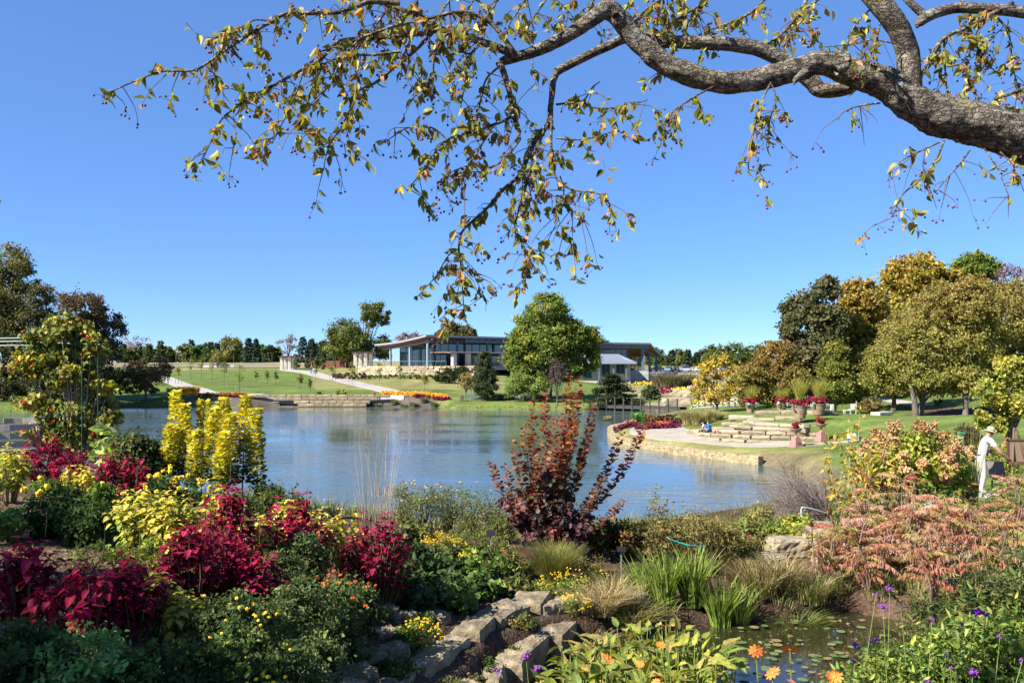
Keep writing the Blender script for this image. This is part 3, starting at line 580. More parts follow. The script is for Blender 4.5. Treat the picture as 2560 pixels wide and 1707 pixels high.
# terrace and its retaining wall
dk = [xy(905, 196.6), xy(1000, 193), xy(1180, 186.8), xy(1290, 196), xy(1395, 212), xy(1400, 232), xy(1100, 236), xy(930, 228)]
mb = MB(); V = [(x_, y_, 6.45) for x_, y_ in dk]; mb.add(V+[(x_, y_, 6.0) for x_, y_ in dk], [list(range(8))]); mb.add(V+[(x_, y_, 5.6) for x_, y_ in dk], [[i, (i+1) % 8, (i+1) % 8+8, i+8] for i in range(8)]); tag(mb.build('terrace', M_CONC), kind='structure')
tw = thing('terrace_wall', (*xy(1000, 192), 4), 'long cream stone retaining wall below the building terrace', 'stone wall')
mb = MB()
pw = spline(np.array([(*xy(898, 197), 0), (*xy(960, 194), 0), (*xy(1060, 189.6), 0), (*xy(1180, 186), 0)]), 120)[:, :2]; cum = np.r_[0, np.cumsum(np.linalg.norm(np.diff(pw, axis=0), axis=1))]
for c in range(6):
    s_ = 0
    while s_ < cum[-1]:
        l = rng.uniform(.6, 1.7); m = min(s_+l/2, cum[-1]); x_ = np.interp(m, cum, pw[:, 0]); y_ = np.interp(m, cum, pw[:, 1]); a = math.atan2(pw[-1, 1]-pw[0, 1], pw[-1, 0]-pw[0, 0])
        V, Fa = box(0, 0, 0, l*.97, 1, .49*rng.uniform(.85, .99)); V += rng.normal(0, .05, V.shape); k = (m/cum[-1] > .35)*rng.normal(0, .1); ca, sa = math.cos(a), math.sin(a)
        mb.add(np.stack([V[:, 0]*ca-V[:, 1]*sa+x_-sa*k, V[:, 0]*sa+V[:, 1]*ca+y_+ca*k, V[:, 2]+3.75+c*.49], 1), Fa, np.ones(3)*rng.uniform(.9, 1.5)*(1.0 if m/cum[-1] > .35 else 1.2)); s_ += l
mb.build('stone_courses', M_STONE, tw, kind='stuff')
rl = thing('terrace_railing', (*xy(1000, 193), 6.45), 'thin metal railing along the terrace in front of the glass pavilion', 'railing')
for u_ in np.linspace(910, 1115, 17): x_, y_ = xy(u_, np.interp(u_, [898, 1060, 1180], [197.6, 190.4, 187])); mb = MB(); mb.add(*box(x_, y_, 7.0, .07, .07, 1.1)); mb.build('railing_post', M_STEEL, rl)
mb = MB(); V, Fa = tube([(*xy(u_, np.interp(u_, [898, 1060, 1180], [197.6, 190.4, 187])), 7.5) for u_ in np.linspace(910, 1115, 12)], .05, 5); mb.add(V, Fa); mb.build('handrail', M_STEEL, rl)
# small pergolas and rust panels by the upper lawn
for nm, ua, ub, d_, zb, lab in (('pergola', 702, 737, 238, 5.4, 'small pergola on pale stone columns at the top of the lawn path'), ('pergola', 886, 930, 215, 6.1, 'pergola on pale stone columns at the left end of the terrace wall')):
    pg = thing(nm, (*xy((ua+ub)/2, d_), zb), lab, 'pergola')
    for k, u_ in enumerate(np.linspace(ua+3, ub-3, 4)):
        x_, y_ = xy(u_, d_+(k % 2)*3); mb = MB(); V, Fa = block_mesh(.95, .95, 3.7, .012, (2, 2, 5), k); mb.add(V+[x_, y_, zb+1.7], Fa); mb.build('column', M_CREAM, pg)
    for k in range(9):
        x_ = X(ua-3+(ub-ua+6)*k/8, d_); mb = MB(); mb.add(*box(x_, d_+1.5, zb+3.75, .14, 5.5, .3)); mb.build('slat', M_BROWN, pg)
    for k in (0, 3): mb = MB(); mb.add(*box(X((ua+ub)/2, d_), d_+k, zb+3.5, X(ub+4, d_)-X(ua-4, d_), .2, .25)); mb.build('beam', M_BROWN, pg)
sc_ = thing('rust_screen', (*xy(830, 236), 6), 'row of dark rust red panels behind the young trees', 'screen wall')
for k, u_ in enumerate(np.linspace(772, 884, 9)): mb = MB(); mb.add(*box(X(u_, 236+k*.01), 236+(k % 2)*.3, 7.0, 1.42, .1, 2.3 if k > 5 else 2.0)); mb.build('panel', M_RUST, sc_)
# retaining walls under the parking lot
rw = thing('block_retaining_wall', (*xy(1655, 224), 2.5), 'dark coursed retaining wall beside the building, below the parked cars', 'stone wall')
course_wall(rw, [xy(1617, 224), xy(1655, 226), xy(1692, 229)], 2.2, 6, .45, 1.0, 2.2, 4.0, plain('grey_block', (.30, .27, .24), .9, bump=.4, scale=2), .05, rough=.04)
rw2 = thing('rubble_retaining_wall', (*xy(1720, 229), 3), 'sunlit rubble stone wall sloping down from the parking lot', 'stone wall')
course_wall(rw2, [xy(1690, 229), xy(1720, 226), xy(1790, 224)], 2.4, 5, .45, 1.2, 1.0, 2.4, M_STONE_D, .12, rough=.16, jit=.12)
# ------------------------------------------------------------------ trees
def foliage_cloud(mb, ell, n, size, pal, clump=.22, T=T_DIA, top=None, dens=1.0, shell=.55, hang=.0, cmin=14, colj=.22, orient=.65, cj=.24):
    """leaves in clumps through a set of ellipsoids: ell = [(cx,cy,cz,rx,ry,rz)]"""
    ell = np.asarray(ell, float); vol = (ell[:, 3]*ell[:, 4]*ell[:, 5])**(2/3.); vol /= vol.sum()
    zlo = (ell[:, 2]-ell[:, 5]).min(); zhi = (ell[:, 2]+ell[:, 5]).max(); cents = []
    for e, f in zip(ell, vol):
        ne = int(n*f); R = (e[3]*e[4]*e[5])**(1/3.)
        nc = max(cmin, int(ne/ (60*dens)))
        dr = rdir(nc); rr = rng.uniform(shell**3, 1, nc)**(1/3.)*(.93+.13*rng.normal(size=nc)*clump)
        cc = e[:3]+dr*rr[:, None]*e[3:]*(1-clump*.5); cents.append(cc)
        which = rng.integers(0, nc, ne); cr = R*clump*rng.uniform(.5, 1.5, nc)
        pc = pick(pal, nc)*np.exp(rng.normal(0, cj, (nc, 1)))
        off = rng.normal(0, .5, (ne, 3))*cr[which][:, None]*[1.1, 1.1, .75]
        pos = cc[which]+off
        col = (pc[which]*.65+pick(pal, ne)*.35)*1.15
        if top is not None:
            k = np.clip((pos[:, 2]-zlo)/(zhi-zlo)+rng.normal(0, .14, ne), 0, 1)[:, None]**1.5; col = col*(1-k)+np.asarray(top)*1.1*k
        outw = norm(pos-e[:3])
        nr = norm(outw*orient+rdir(ne)*.9+np.array([0, 0, .25])); dv = rdir(ne)+[0, 0, -hang]
        dv = dv-nr*np.sum(dv*nr, 1, keepdims=True)
        scatter(T, pos, dv, nr, size*rng.uniform(.6, 1.4, ne), col, mb, colj)
    return np.vstack(cents)
def limbs(mb, base, fork, cents, r0, n, sides=6, lean=None):
    """trunk from base to fork, then limbs reaching towards leaf clumps"""
    base = np.asarray(base, float); fork = np.asarray(fork, float)
    tr = spline([base-[0, 0, .3], base+(fork-base)*.3+rng.normal(0, r0*.4, 3)*[1, 1, 0], fork], 9)
    mb.add(*tube(tr, np.linspace(r0*1.25, r0*.75, 9)*np.r_[1.35, 1.12, np.ones(7)], sides+2))
    idx = rng.permutation(len(cents))[:n]
    for i in idx:
        c = cents[i]; s_ = tr[rng.integers(5, 9)]; mid = s_*.5+c*.5+np.array([0, 0, .12*np.linalg.norm(c-s_)])+rng.normal(0, .05*np.linalg.norm(c-s_), 3)
        k = rng.uniform(.25, .5); mb.add(*tube(spline([s_, mid, c], 8), np.linspace(r0*k, r0*.05, 8), 5))
def ptree(name, label, d, u0, ell_px, n, size, pal, r0=.3, group=None, forkv=None, nl=14, cat='tree', zb=None, flat=1.0, **kw):
    if d > 60 and n > 8000: kw.setdefault('dens', 1.5)
    """tree from crown lobes given as photo ellipses (u, v, half width, half height) at distance d"""
    b = G(u0, d) if zb is None else np.array([X(u0, d), d, zb])
    ell = []
    for i, e in enumerate(ell_px):
        u, v, ru, rv = e; c = PX(u, v, d); k = d/F; ell.append((c[0], d+(rng.uniform(-.35, .35)*ru*k if len(ell_px) > 1 else 0), c[2], ru*k, ru*k*flat, rv*k))
    t = thing(name, b, label, cat, group)
    mb = MB(); ce = foliage_cloud(mb, ell, n, size, pal, **kw); mb.build('crown', M_LEAF, t, kind='stuff' if False else None)
    e = np.array(ell); zf = Zv(forkv, d) if forkv else max(b[2]+.8, (e[:, 2]-e[:, 5]).min()+.15*(e[:, 5].max()))
    cm = np.average(e[:, :2], axis=0); f = np.array([b[0]*.7+cm[0]*.3, b[1]*.7+cm[1]*.3, zf])
    mt = MB(); limbs(mt, b, f, ce, r0, nl); mt.build('trunk', M_BARK, t, smooth=True); return t

G_DARK = [(.028, .042, .014), (.04, .055, .016), (.05, .06, .02)]
G_MID = [(.055, .095, .018), (.075, .12, .022), (.10, .14, .03), (.045, .075, .015)]
G_YEL = [(.17, .18, .03), (.22, .20, .035), (.13, .15, .03)]
OCH = [(.20, .135, .035), (.24, .17, .04), (.16, .13, .035), (.13, .12, .03)]
# --- right bank
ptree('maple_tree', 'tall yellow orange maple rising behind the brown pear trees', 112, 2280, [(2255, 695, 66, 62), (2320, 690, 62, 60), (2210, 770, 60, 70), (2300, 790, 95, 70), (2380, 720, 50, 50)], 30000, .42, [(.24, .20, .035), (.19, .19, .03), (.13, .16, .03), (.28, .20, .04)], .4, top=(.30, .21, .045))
ptree('maple_tree', 'green topped maple at the top right behind the pear trees', 118, 2430, [(2432, 672, 58, 44), (2450, 750, 80, 60)], 18000, .42, [(.08, .12, .02), (.12, .15, .03), (.16, .16, .03)], .4)
ptree('maple_tree', 'orange and yellow maple between the dark oak and the pear trees', 104, 2140, [(2150, 745, 55, 55), (2120, 805, 55, 60), (2195, 800, 55, 60), (2150, 880, 75, 70), (2120, 950, 60, 50)], 28000, .40, [(.25, .21, .035), (.18, .19, .03), (.29, .19, .045), (.13, .16, .03)], .35, top=(.30, .20, .05))
ptree('oak_tree', 'dark olive oak with ragged outline left of the maples', 100, 2020, [(2060, 725, 42, 34), (2010, 775, 55, 48), (1975, 815, 38, 38), (2060, 800, 50, 50), (2035, 875, 72, 58), (1995, 895, 58, 60), (2040, 940, 70, 55)], 28000, .38, [(.075, .08, .03), (.10, .095, .038), (.13, .11, .045), (.065, .072, .03)], .35, clump=.27)
ptree('bare_tree', 'thin nearly bare reddish tree at the right edge above the pears', 96, 2525, [(2525, 720, 40, 75), (2565, 740, 30, 60)], 2600, .2, [(.16, .07, .06), (.2, .10, .08)], .18, nl=50)
PEAR = [(.20, .175, .04), (.235, .205, .048), (.17, .175, .04), (.13, .155, .034)]
for u0, d, ell, lab in ((2232, 92, [(2262, 835, 62, 75), (2228, 900, 80, 62), (2235, 950, 88, 45)], 'brown gold pear tree, leftmost of the rounded row on the lawn'),
                   (2300, 82, [(2335, 775, 72, 78), (2310, 860, 92, 80), (2320, 938, 98, 55)], 'brown gold pear tree with a double trunk in the middle of the row'),
                   (2410, 80, [(2435, 770, 78, 90), (2425, 860, 88, 85), (2412, 945, 84, 50)], 'brown gold pear tree with a slim trunk by the mulch ring'),
                   (2520, 86, [(2525, 785, 85, 98), (2550, 880, 100, 95), (2500, 940, 88, 55)], 'brown gold pear tree at the right edge of the row')):
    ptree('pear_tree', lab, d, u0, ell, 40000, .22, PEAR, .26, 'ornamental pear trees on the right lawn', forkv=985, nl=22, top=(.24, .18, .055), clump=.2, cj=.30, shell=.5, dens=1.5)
_b = G(2290, 81); mb = MB(); mb.add(*tube([_b-[0, 0, .2], _b+[-.15, 0, 1.5], _b+[-.5, .2, 3.2]], [.33, .24, .2], 9)); mb.build('trunk', M_BARK, bpy.data.objects['pear_tree.001'], smooth=True)
ptree('conical_tree', 'small conical yellow green tree behind the large flower pots', 86, 2085, [(2085, 885, 32, 42), (2087, 930, 50, 45), (2090, 970, 58, 36)], 14000, .24, [(.15, .155, .03), (.11, .13, .025), (.19, .16, .035)], .24, forkv=1000)
ptree('maple_shrub', 'russet and olive bushy tree behind the leftmost flower pot', 95, 1930, [(1935, 890, 50, 52), (1905, 940, 58, 50), (1965, 950, 55, 55), (1875, 955, 48, 48), (1915, 990, 80, 34)], 24000, .27, [(.17, .145, .036), (.13, .13, .03), (.20, .135, .04), (.10, .12, .027)], .2, top=(.23, .14, .045))
ptree('redbud_tree', 'small sparse yellow tree beside the chained walkway', 90, 1793, [(1800, 900, 32, 28), (1770, 935, 40, 35), (1820, 945, 38, 36), (1790, 985, 55, 26), (1740, 975, 28, 26)], 3600, .27, [(.36, .26, .05), (.28, .22, .04), (.42, .27, .05), (.20, .18, .04)], .12, forkv=1000, nl=18, clump=.3)
ptree('dogwood_tree', 'pale yellow green tree at the right edge behind the easel', 36, 2520, [(2520, 920, 50, 36), (2570, 940, 60, 60), (2470, 985, 48, 42), (2540, 1010, 60, 45), (2450, 1045, 34, 28), (2500, 1060, 45, 22)], 9000, .13, [(.30, .28, .05), (.36, .30, .06), (.20, .21, .04), (.15, .17, .035)], .13, forkv=1075, nl=24, clump=.26)
ptree('boxwood_shrub', 'dark rounded shrub behind the green post', 38, 2420, [(2420, 1090, 36, 28)], 3000, .10, [(.05, .055, .022), (.07, .07, .03), (.10, .07, .04)], .04, cat='shrub')
ptree('viburnum_shrub', 'loose olive shrub on the lawn beside the white chair', 80, 2178, [(2178, 1012, 28, 20)], 2400, .2, [(.14, .115, .04), (.10, .10, .03), (.18, .12, .05)], .06, cat='shrub', nl=16)
ptree('young_tree', 'tiny young tree standing in the mulch ring', 88, 2343, [(2343, 1005, 12, 10)], 350, .18, G_MID, .05, forkv=1012)
# --- centre of the far bank
ptree('elm_tree', 'large round green tree in front of the visitor building', 139, 1368, [(1368, 782, 62, 54), (1325, 835, 62, 58), (1415, 830, 62, 58), (1370, 860, 75, 60), (1478, 855, 36, 48), (1470, 895, 40, 35), (1292, 890, 42, 52), (1320, 940, 50, 42), (1420, 915, 55, 45)], 60000, .36, [(.11, .15, .028), (.08, .12, .022), (.15, .18, .036), (.20, .19, .04)], .5, nl=26, clump=.2, forkv=930)
ptree('juniper_tree', 'dark green oval juniper left of the large round tree', 136, 1212, [(1212, 900, 18, 26), (1212, 940, 34, 34), (1212, 968, 36, 22)], 12000, .26, [(.045, .062, .024), (.06, .072, .028), (.035, .05, .02)], .15, cat='tree')
ptree('honeysuckle_shrub', 'light green shrub at the foot of the large round tree', 134, 1330, [(1308, 955, 36, 30), (1345, 965, 40, 26), (1285, 975, 22, 18)], 9000, .26, [(.14, .18, .04), (.11, .15, .035), (.17, .2, .05)], .1, cat='shrub')
ptree('spreading_juniper', 'low dark juniper clump below the terrace wall', 168, 1130, [(1120, 940, 24, 22), (1155, 935, 22, 22), (1095, 945, 14, 16)], 9000, .3, G_DARK, .12, cat='shrub')
ptree('ochre_shrub', 'thin ochre shrub beside the dark juniper', 138, 1165, [(1166, 952, 20, 28)], 1500, .24, [(.24, .17, .06), (.2, .15, .06)], .07, cat='shrub', nl=20)
ptree('bare_shrub', 'dark leafless shrub under the right side of the large tree', 130, 1392, [(1390, 930, 30, 40)], 1500, .2, [(.07, .05, .035), (.09, .065, .05)], .1, cat='shrub', nl=60, forkv=985)
def cedar(name, label, d, u, v0, v1, hw, n, layers, pal):
    b = G(u, d); k = d/F; t = thing(name, b, label, 'tree'); mb = MB(); mw = MB(); top = Zv(v0, d)
    mw.add(*tube([b-[0, 0, .2], [b[0], b[1], top-.5]], [.3, .06], 7))
    for i in range(layers):
        f = i/(layers-1); z = b[2]+.6+(top-b[2]-.8)*f; R = hw*k*(1-.75*f**1.6)
        for q in range(9):
            a = rng.uniform(0, 6.28); r = R*rng.uniform(.55, 1.05); e = np.array([b[0]+r*math.cos(a), b[1]+r*math.sin(a), z+rng.normal(0, .25)-.12*r]); c0 = np.array([b[0], b[1], z+.1])
            mw.add(*tube(spline([c0, (c0+e)/2+[0, 0, .25], e], 5), np.linspace(.07, .015, 5), 4)); m_ = n//(layers*9); s_ = rng.uniform(.15, 1.05, m_)[:, None]
            pos = c0+(e-c0)*s_+rng.normal(0, 1, (m_, 3))*[.35, .35, .10]*(.6+.4*k*16); nr = norm(rng.normal(0, .5, (m_, 3))+[0, 0, 1]); dv = norm((e-c0)+rng.normal(0, 1.2, (m_, 3)))
            scatter(T_DIA, pos, dv, nr, .34*rng.uniform(.6, 1.4, m_), pick(pal, m_), mb)
    mb.build('crown', M_LEAF, t); mw.build('trunk', M_BARK, t, smooth=True)
cedar('spreading_cedar', 'dark flat tiered cedar leaning over the far shore', 128, 1530, 938, 1012, 78, 9000, 8, [(.025, .036, .018), (.035, .046, .02), (.05, .055, .02)])
cedar('small_pine', 'small green pine between the boardwalk and the yellow flowers', 134, 1628, 968, 1005, 24, 2600, 6, [(.06, .08, .035), (.08, .10, .04)])
# --- far bank, left
ptree('cottonwood_tree', 'big loose two lobed tree left of the glass pavilion', 232, 915, [(868, 835, 52, 38), (848, 868, 42, 30), (905, 860, 45, 36), (925, 790, 28, 42), (957, 785, 24, 42), (955, 870, 30, 34)], 17000, .55, [(.095, .115, .028), (.07, .095, .022), (.13, .14, .035)], .6, nl=40, clump=.27, forkv=905)
ptree('tall_tree', 'tall golden green tree at the left edge of the photo', 134, 10, [(20, 660, 62, 56), (58, 700, 42, 42), (10, 740, 80, 60), (-50, 690, 60, 80), (40, 790, 65, 50)], 19000, .36, [(.15, .125, .035), (.10, .105, .03), (.19, .14, .04), (.07, .08, .028)], .4, nl=40, clump=.3)
ptree('thin_tree', 'thin see-through tree between the tall left tree and the dark one', 132, 92, [(105, 740, 40, 36), (85, 790, 38, 34), (130, 790, 22, 28)], 3800, .34, [(.09, .085, .03), (.13, .10, .04), (.06, .065, .025)], .2, nl=34, clump=.34)
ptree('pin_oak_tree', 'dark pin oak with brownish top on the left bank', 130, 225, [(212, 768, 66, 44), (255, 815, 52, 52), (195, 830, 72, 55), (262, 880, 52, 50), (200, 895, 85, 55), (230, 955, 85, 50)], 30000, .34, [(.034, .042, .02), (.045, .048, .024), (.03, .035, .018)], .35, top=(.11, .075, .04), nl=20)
ptree('dark_shrubbery', 'dark mass of shrubs behind the bench at the left edge', 131, 60, [(10, 860, 80, 60), (70, 890, 60, 55), (120, 930, 70, 55), (20, 960, 80, 45), (150, 975, 70, 35)], 16000, .36, [(.03, .036, .014), (.05, .05, .02), (.07, .06, .022)], .2, cat='shrub')
ptree('hawthorn_tree', 'small brownish hawthorn on the far bank by the left path', 137, 365, [(340, 925, 38, 30), (395, 920, 38, 36), (365, 945, 55, 26), (315, 950, 30, 24)], 9000, .24, [(.11, .075, .035), (.09, .08, .03), (.15, .09, .04)], .16, nl=30, clump=.3, forkv=962)
ptree('small_dark_tree', 'small dark maroon tree beside the left path', 150, 420, [(420, 925, 14, 20)], 900, .24, [(.09, .04, .035), (.07, .045, .03)], .06)
ptree('hedge_shrub', 'low clipped shrub under the hawthorn', 137.5, 345, [(310, 972, 26, 14), (345, 974, 20, 12), (385, 972, 22, 12)], 3000, .22, [(.06, .07, .02), (.09, .09, .03), (.2, .17, .03)], .04, cat='shrub')
# --- behind the building and the tree lines
ptree('round_tree', 'brown and green tree rising behind the glass pavilion roof', 300, 1140, [(1130, 828, 38, 26), (1165, 835, 30, 24), (1105, 840, 24, 20)], 5000, .75, [(.13, .10, .045), (.10, .10, .035), (.08, .09, .03)], .4, zb=8, nl=24)
ptree('bare_tree', 'leafless brown tree behind the left end of the pavilion roof', 310, 1025, [(1025, 848, 44, 18)], 1600, .6, [(.15, .11, .08), (.18, .13, .10)], .3, zb=8, nl=60)
def conif(d, u, v0, hw, label, group, pal=G_DARK, n=700):
    b = G(u, d); top = Zv(v0, d); k = d/F; R = hw*k; t = thing('cedar_tree', b, label, 'tree', group); mb = MB()
    f = rng.uniform(0, 1, n)**1.4; a = rng.uniform(0, 6.28, n); lay = .75+.35*np.sin(f*40+rng.uniform(0, 6)); r = R*(1-f)*lay*rng.uniform(.5, 1.05, n)+.1
    pos = np.stack([b[0]+r*np.cos(a), b[1]+r*np.sin(a), b[2]+.4+(top-b[2]-.4)*f], 1); dv = np.stack([np.cos(a), np.sin(a), -.25+0*a], 1)+rng.normal(0, .4, (n, 3))
    scatter(T_DIA, pos, dv, norm(np.stack([np.cos(a)*.4, np.sin(a)*.4, np.ones(n)], 1)+rng.normal(0, .4, (n, 3))), k*6*rng.uniform(.6, 1.5, n), pick(pal, n)*1.6*np.exp(rng.normal(0, .2)), mb)
    mb.build('crown', M_LEAF, t); mt = MB(); mt.add(*tube([b-[0, 0, .3], [b[0], b[1], top-.6]], [.2, .03], 5)); mt.build('trunk', M_BARK, t)
gl = 'trees along the far field edge'
for u in list(np.linspace(290, 900, 46)):
    u = u+rng.uniform(-10, 10); k = rng.integers(0, 3)
    if 690 < u < 770: continue
    d = rng.uniform(320, 350); b = G(u, d)
    if k == 0: conif(d, u, rng.uniform(850, 875), rng.uniform(16, 24), 'dark cedar in the distant tree line across the field', gl)
    else:
        h = rng.uniform(14, 40); ptree('field_tree', 'rounded tree in the distant tree line across the field', d, u, [(u, 893-h*.5, rng.uniform(16, 26), h*.55), (u+rng.uniform(-15, 15), 898, 22, 12)], 1500, .85, [G_DARK, G_MID, [(.15, .14, .04), (.10, .11, .03)]][rng.integers(0, 3)], .2, gl, nl=6)
for u, v0, hw in ((757, 842, 26), (779, 848, 24), (622, 845, 22), (640, 848, 20)): conif(315, u, v0, hw, 'tall dark spruce standing proud of the distant tree line', 'spruces in the far tree line', [(.022, .036, .024), (.03, .044, .028)], 900)
ptree('golden_tree', 'yellowish round tree in the distant tree line', 318, 575, [(575, 860, 32, 22), (565, 885, 36, 20)], 2600, .8, [(.17, .15, .04), (.13, .13, .035)], .25)
for u, hw in ((345, 44), (720, 32)): ptree('bare_tree', 'pale leafless tree in the distant tree line, %s' % ('near the dark oak' if u < 500 else 'beside the spruces'), 340, u, [(u, 860, hw, 26)], 700, .6, [(.2, .17, .16), (.24, .2, .18)], .3, nl=70, forkv=890)
gr_ = 'trees beyond the parking lot'
for u in np.linspace(1630, 1880, 22):
    u = u+rng.uniform(-7, 7); d = rng.uniform(300, 340)
    if rng.random() < .5: conif(d, u, rng.uniform(868, 890), rng.uniform(14, 20), 'dark cedar behind the parked cars', gr_, [(.03, .042, .02), (.045, .055, .022)])
    else:
        h = rng.uniform(28, 48); ptree('field_tree', 'mid green tree behind the parked cars', d, u, [(u, 915-h*.6, rng.uniform(16, 26), h*.55), (u, 912, 24, 16)], 1800, .8, [G_MID, G_DARK, [(.12, .12, .035), (.09, .10, .03)]][rng.integers(0, 3)], .2, gr_, nl=6)
ptree('green_tree', 'broad green tree on the skyline left of the russet bushy tree', 290, 1850, [(1840, 880, 40, 26), (1885, 885, 40, 30), (1785, 880, 26, 24)], 5000, .7, [(.085, .11, .03), (.11, .13, .035)], .3)
for u, d in ((1592, 225), (1610, 222), (1657, 218)): ptree('bare_sapling', 'bare pale sapling in front of the retaining wall, %s' % {1592: 'nearest the building corner', 1610: 'in the middle', 1657: 'by the dark block wall'}[u], d, u, [(u, 948, 9, 16)], 60, .25, [(.3, .25, .22)], .08, nl=26, forkv=955)
# --- staked young trees on the lawn
ORD = ['first', 'second', 'third', 'fourth', 'fifth', 'sixth', 'seventh', 'eighth', 'ninth', 'tenth', 'eleventh', 'twelfth']
M_STAKE = plain('pale_stake', (.2, .18, .14), .8)
def sapling(u, v, h, label, pal, group):
    d = 140.0
    for _ in range(30):
        z = hz(X(u, d), d); d2 = (EYE-z)*F/max(v-HZ, 2); d = d*.6+d2*.4; d = min(max(d, 138.5), 245)
    b = G(u, d); t = thing('young_tree', b, label, 'young tree', group); mb = MB(); mt = MB(); hh = h*d/F
    ce = foliage_cloud(mb, [(b[0], b[1], b[2]+hh*.62, hh*.13, hh*.13, hh*.36)], int(330), .2, pal, clump=.4, cmin=10); mb.build('crown', M_LEAF, t)
    mt.add(*tube([b, b+[.02, 0, hh*.5], b+[0, 0, hh*.95]], [.05, .035, .012], 5))
    for c in ce[:8]: mt.add(*tube([b+[0, 0, hh*.4], c], [.02, .006], 4))
    mt.build('trunk', M_BARK, t)
    for s_ in (-.55, .55): ms = MB(); ms.add(*box(b[0]+s_, b[1], b[2]+.65, .07, .07, 1.4)); ms.build('stake', M_STAKE, t)
YS = [(.22, .19, .05), (.16, .16, .04), (.12, .14, .03)]
for i, (u, v) in enumerate([(446, 961), (477, 940), (503, 947), (530, 955), (560, 966), (598, 982)]): sapling(u, v, 58+i*5, 'staked young tree on the big lawn, %s from the left path' % ORD[i], YS, 'staked young trees')
for i, (u, v) in enumerate([(750, 938), (788, 945), (831, 955), (880, 964)]): sapling(u, v, 48+i*7, 'staked young tree beside the right lawn path, %s from the top' % ORD[i], YS, 'staked young trees')
for i, (u, v) in enumerate([(948, 957), (1000, 966), (1062, 980)]): sapling(u, v, 62-i*2, 'staked young tree on the dry grass below the terrace wall, %s from the left' % ORD[i], YS, 'staked young trees')
for i, u in enumerate([640, 668, 690, 750, 775, 800, 845, 860]): sapling(u, 929, 36, 'small young tree along the top edge of the lawn, %s from the left' % ORD[i], G_YEL+G_MID[:2], 'young trees at the top of the lawn')
for i, (u, v) in enumerate([(742, 925), (770, 925), (793, 925), (808, 925)]): ptree('columnar_evergreen', 'small upright evergreen by the rust panels, %s from the left' % ORD[i], 230, u, [(u, 908, 8, 15)], 700, .35, [(.10, .11, .03), (.07, .09, .025)], .06, cat='shrub')
# ------------------------------------------------------------------ people
SKIN = (.36, .19, .13)
def person(name, label, base, joints, edges, regions, cols, group=None, fingers=None, extra=None):
    """one continuous skinned body; joints = {key: (pos, radius)}; regions = {key: colour name}"""
    keys = list(joints); me = bpy.data.meshes.new('body'); ix = {k: i for i, k in enumerate(keys)}
    V = [joints[k][0] for k in keys]; R = [joints[k][1] for k in keys]; E = [(ix[a], ix[b]) for a, b in edges]; reg = [regions[k] for k in keys]
    if fingers:
        for hk, dirs, ln in fingers:
            for q, (dv, l) in enumerate(zip(dirs, ln)):
                p0 = np.array(joints[hk][0]); i0 = ix[hk]
                for s_ in (.35, .7, 1.0):
                    V.append(tuple(p0+np.array(dv)*l*s_+np.array([0, 0, -.012*s_*s_]))); R.append(.0095-.002*s_); reg.append('skin'); E.append((i0, len(V)-1)); i0 = len(V)-1
    me.from_pydata([tuple(map(float, v)) for v in V], E, []); ob = bpy.data.objects.new('body', me); COL.objects.link(ob)
    m = ob.modifiers.new('skin', 'SKIN'); m.use_smooth_shade = True; m.branch_smoothing = .6; ob.modifiers.new('sub', 'SUBSURF').levels = 2
    for i, sv in enumerate(me.skin_vertices[0].data):
        r = R[i]; sv.radius = (r, r) if np.isscalar(r) else r; sv.use_root = (i == 0)
    dg = bpy.context.evaluated_depsgraph_get(); me2 = bpy.data.meshes.new_from_object(ob.evaluated_get(dg)); bpy.data.objects.remove(ob); me2.name = 'body'
    names = list(cols); me2.materials.clear()
    for n in names: me2.materials.append(plain('cloth_'+n+'_'+name+str(len(bpy.data.materials)), cols[n], .8, bump=.25, scale=25, spec=.2))
    Vn = np.array(V); cen = np.array([p.center for p in me2.polygons]); best = np.full(len(cen), 1e9); which = np.zeros(len(cen), int)
    for a, b in E:
        e = Vn[b]-Vn[a]; t = np.clip(((cen-Vn[a])@e)/(e@e+1e-9), 0, 1); dd = np.linalg.norm(cen-Vn[a]-t[:, None]*e, axis=1)-.5*np.mean([np.mean(R[a]), np.mean(R[b])])
        up = dd < best; best[up] = dd[up]; which[up] = np.where(t[up] < .5, names.index(reg[a]), names.index(reg[b]))
    me2.polygons.foreach_set('material_index', which.astype(np.int32)); me2.update()
    t = thing(name, base, label, 'person', group); o = bpy.data.objects.new('body', me2); link(o, t)
    return t
def lp(a, b, t): return tuple(np.array(a)+(np.array(b)-np.array(a))*t)
# --- painter in white at his easel: faces right, leaning over, right arm stretched to the easel
J = {'pelvis': ((.02, 0, .95), (.15, .135)), 'waist': ((.06, 0, 1.08), (.145, .125)), 'chest': ((.13, .02, 1.28), (.17, .145)), 'upper': ((.18, .03, 1.40), (.15, .12)), 'neck': ((.22, .04, 1.48), .058), 'head': ((.27, .04, 1.545), .085), 'crown': ((.29, .04, 1.62), .085), 'nose': ((.385, .05, 1.545), .018),
     'shr': ((.17, -.19, 1.40), .075), 'elr': ((.38, -.26, 1.10), .052), 'wrr': ((.62, -.20, .93), .034), 'har': ((.69, -.18, .89), .040), 'shl': ((.20, .22, 1.39), .075), 'ell': ((.30, .32, 1.12), .05), 'wrl': ((.50, .30, 1.0), .034), 'hal': ((.57, .29, .99), .038),
     'hipr': ((.0, -.10, .90), .115), 'knr': ((.03, -.11, .50), .085), 'anr': ((-.05, -.12, .10), .062), 'tor': ((.12, -.13, .045), .045), 'hipl': ((.0, .10, .90), .115), 'knl': ((.10, .12, .50), .085), 'anl': ((.07, .14, .10), .062), 'tol': ((.23, .15, .045), .045)}
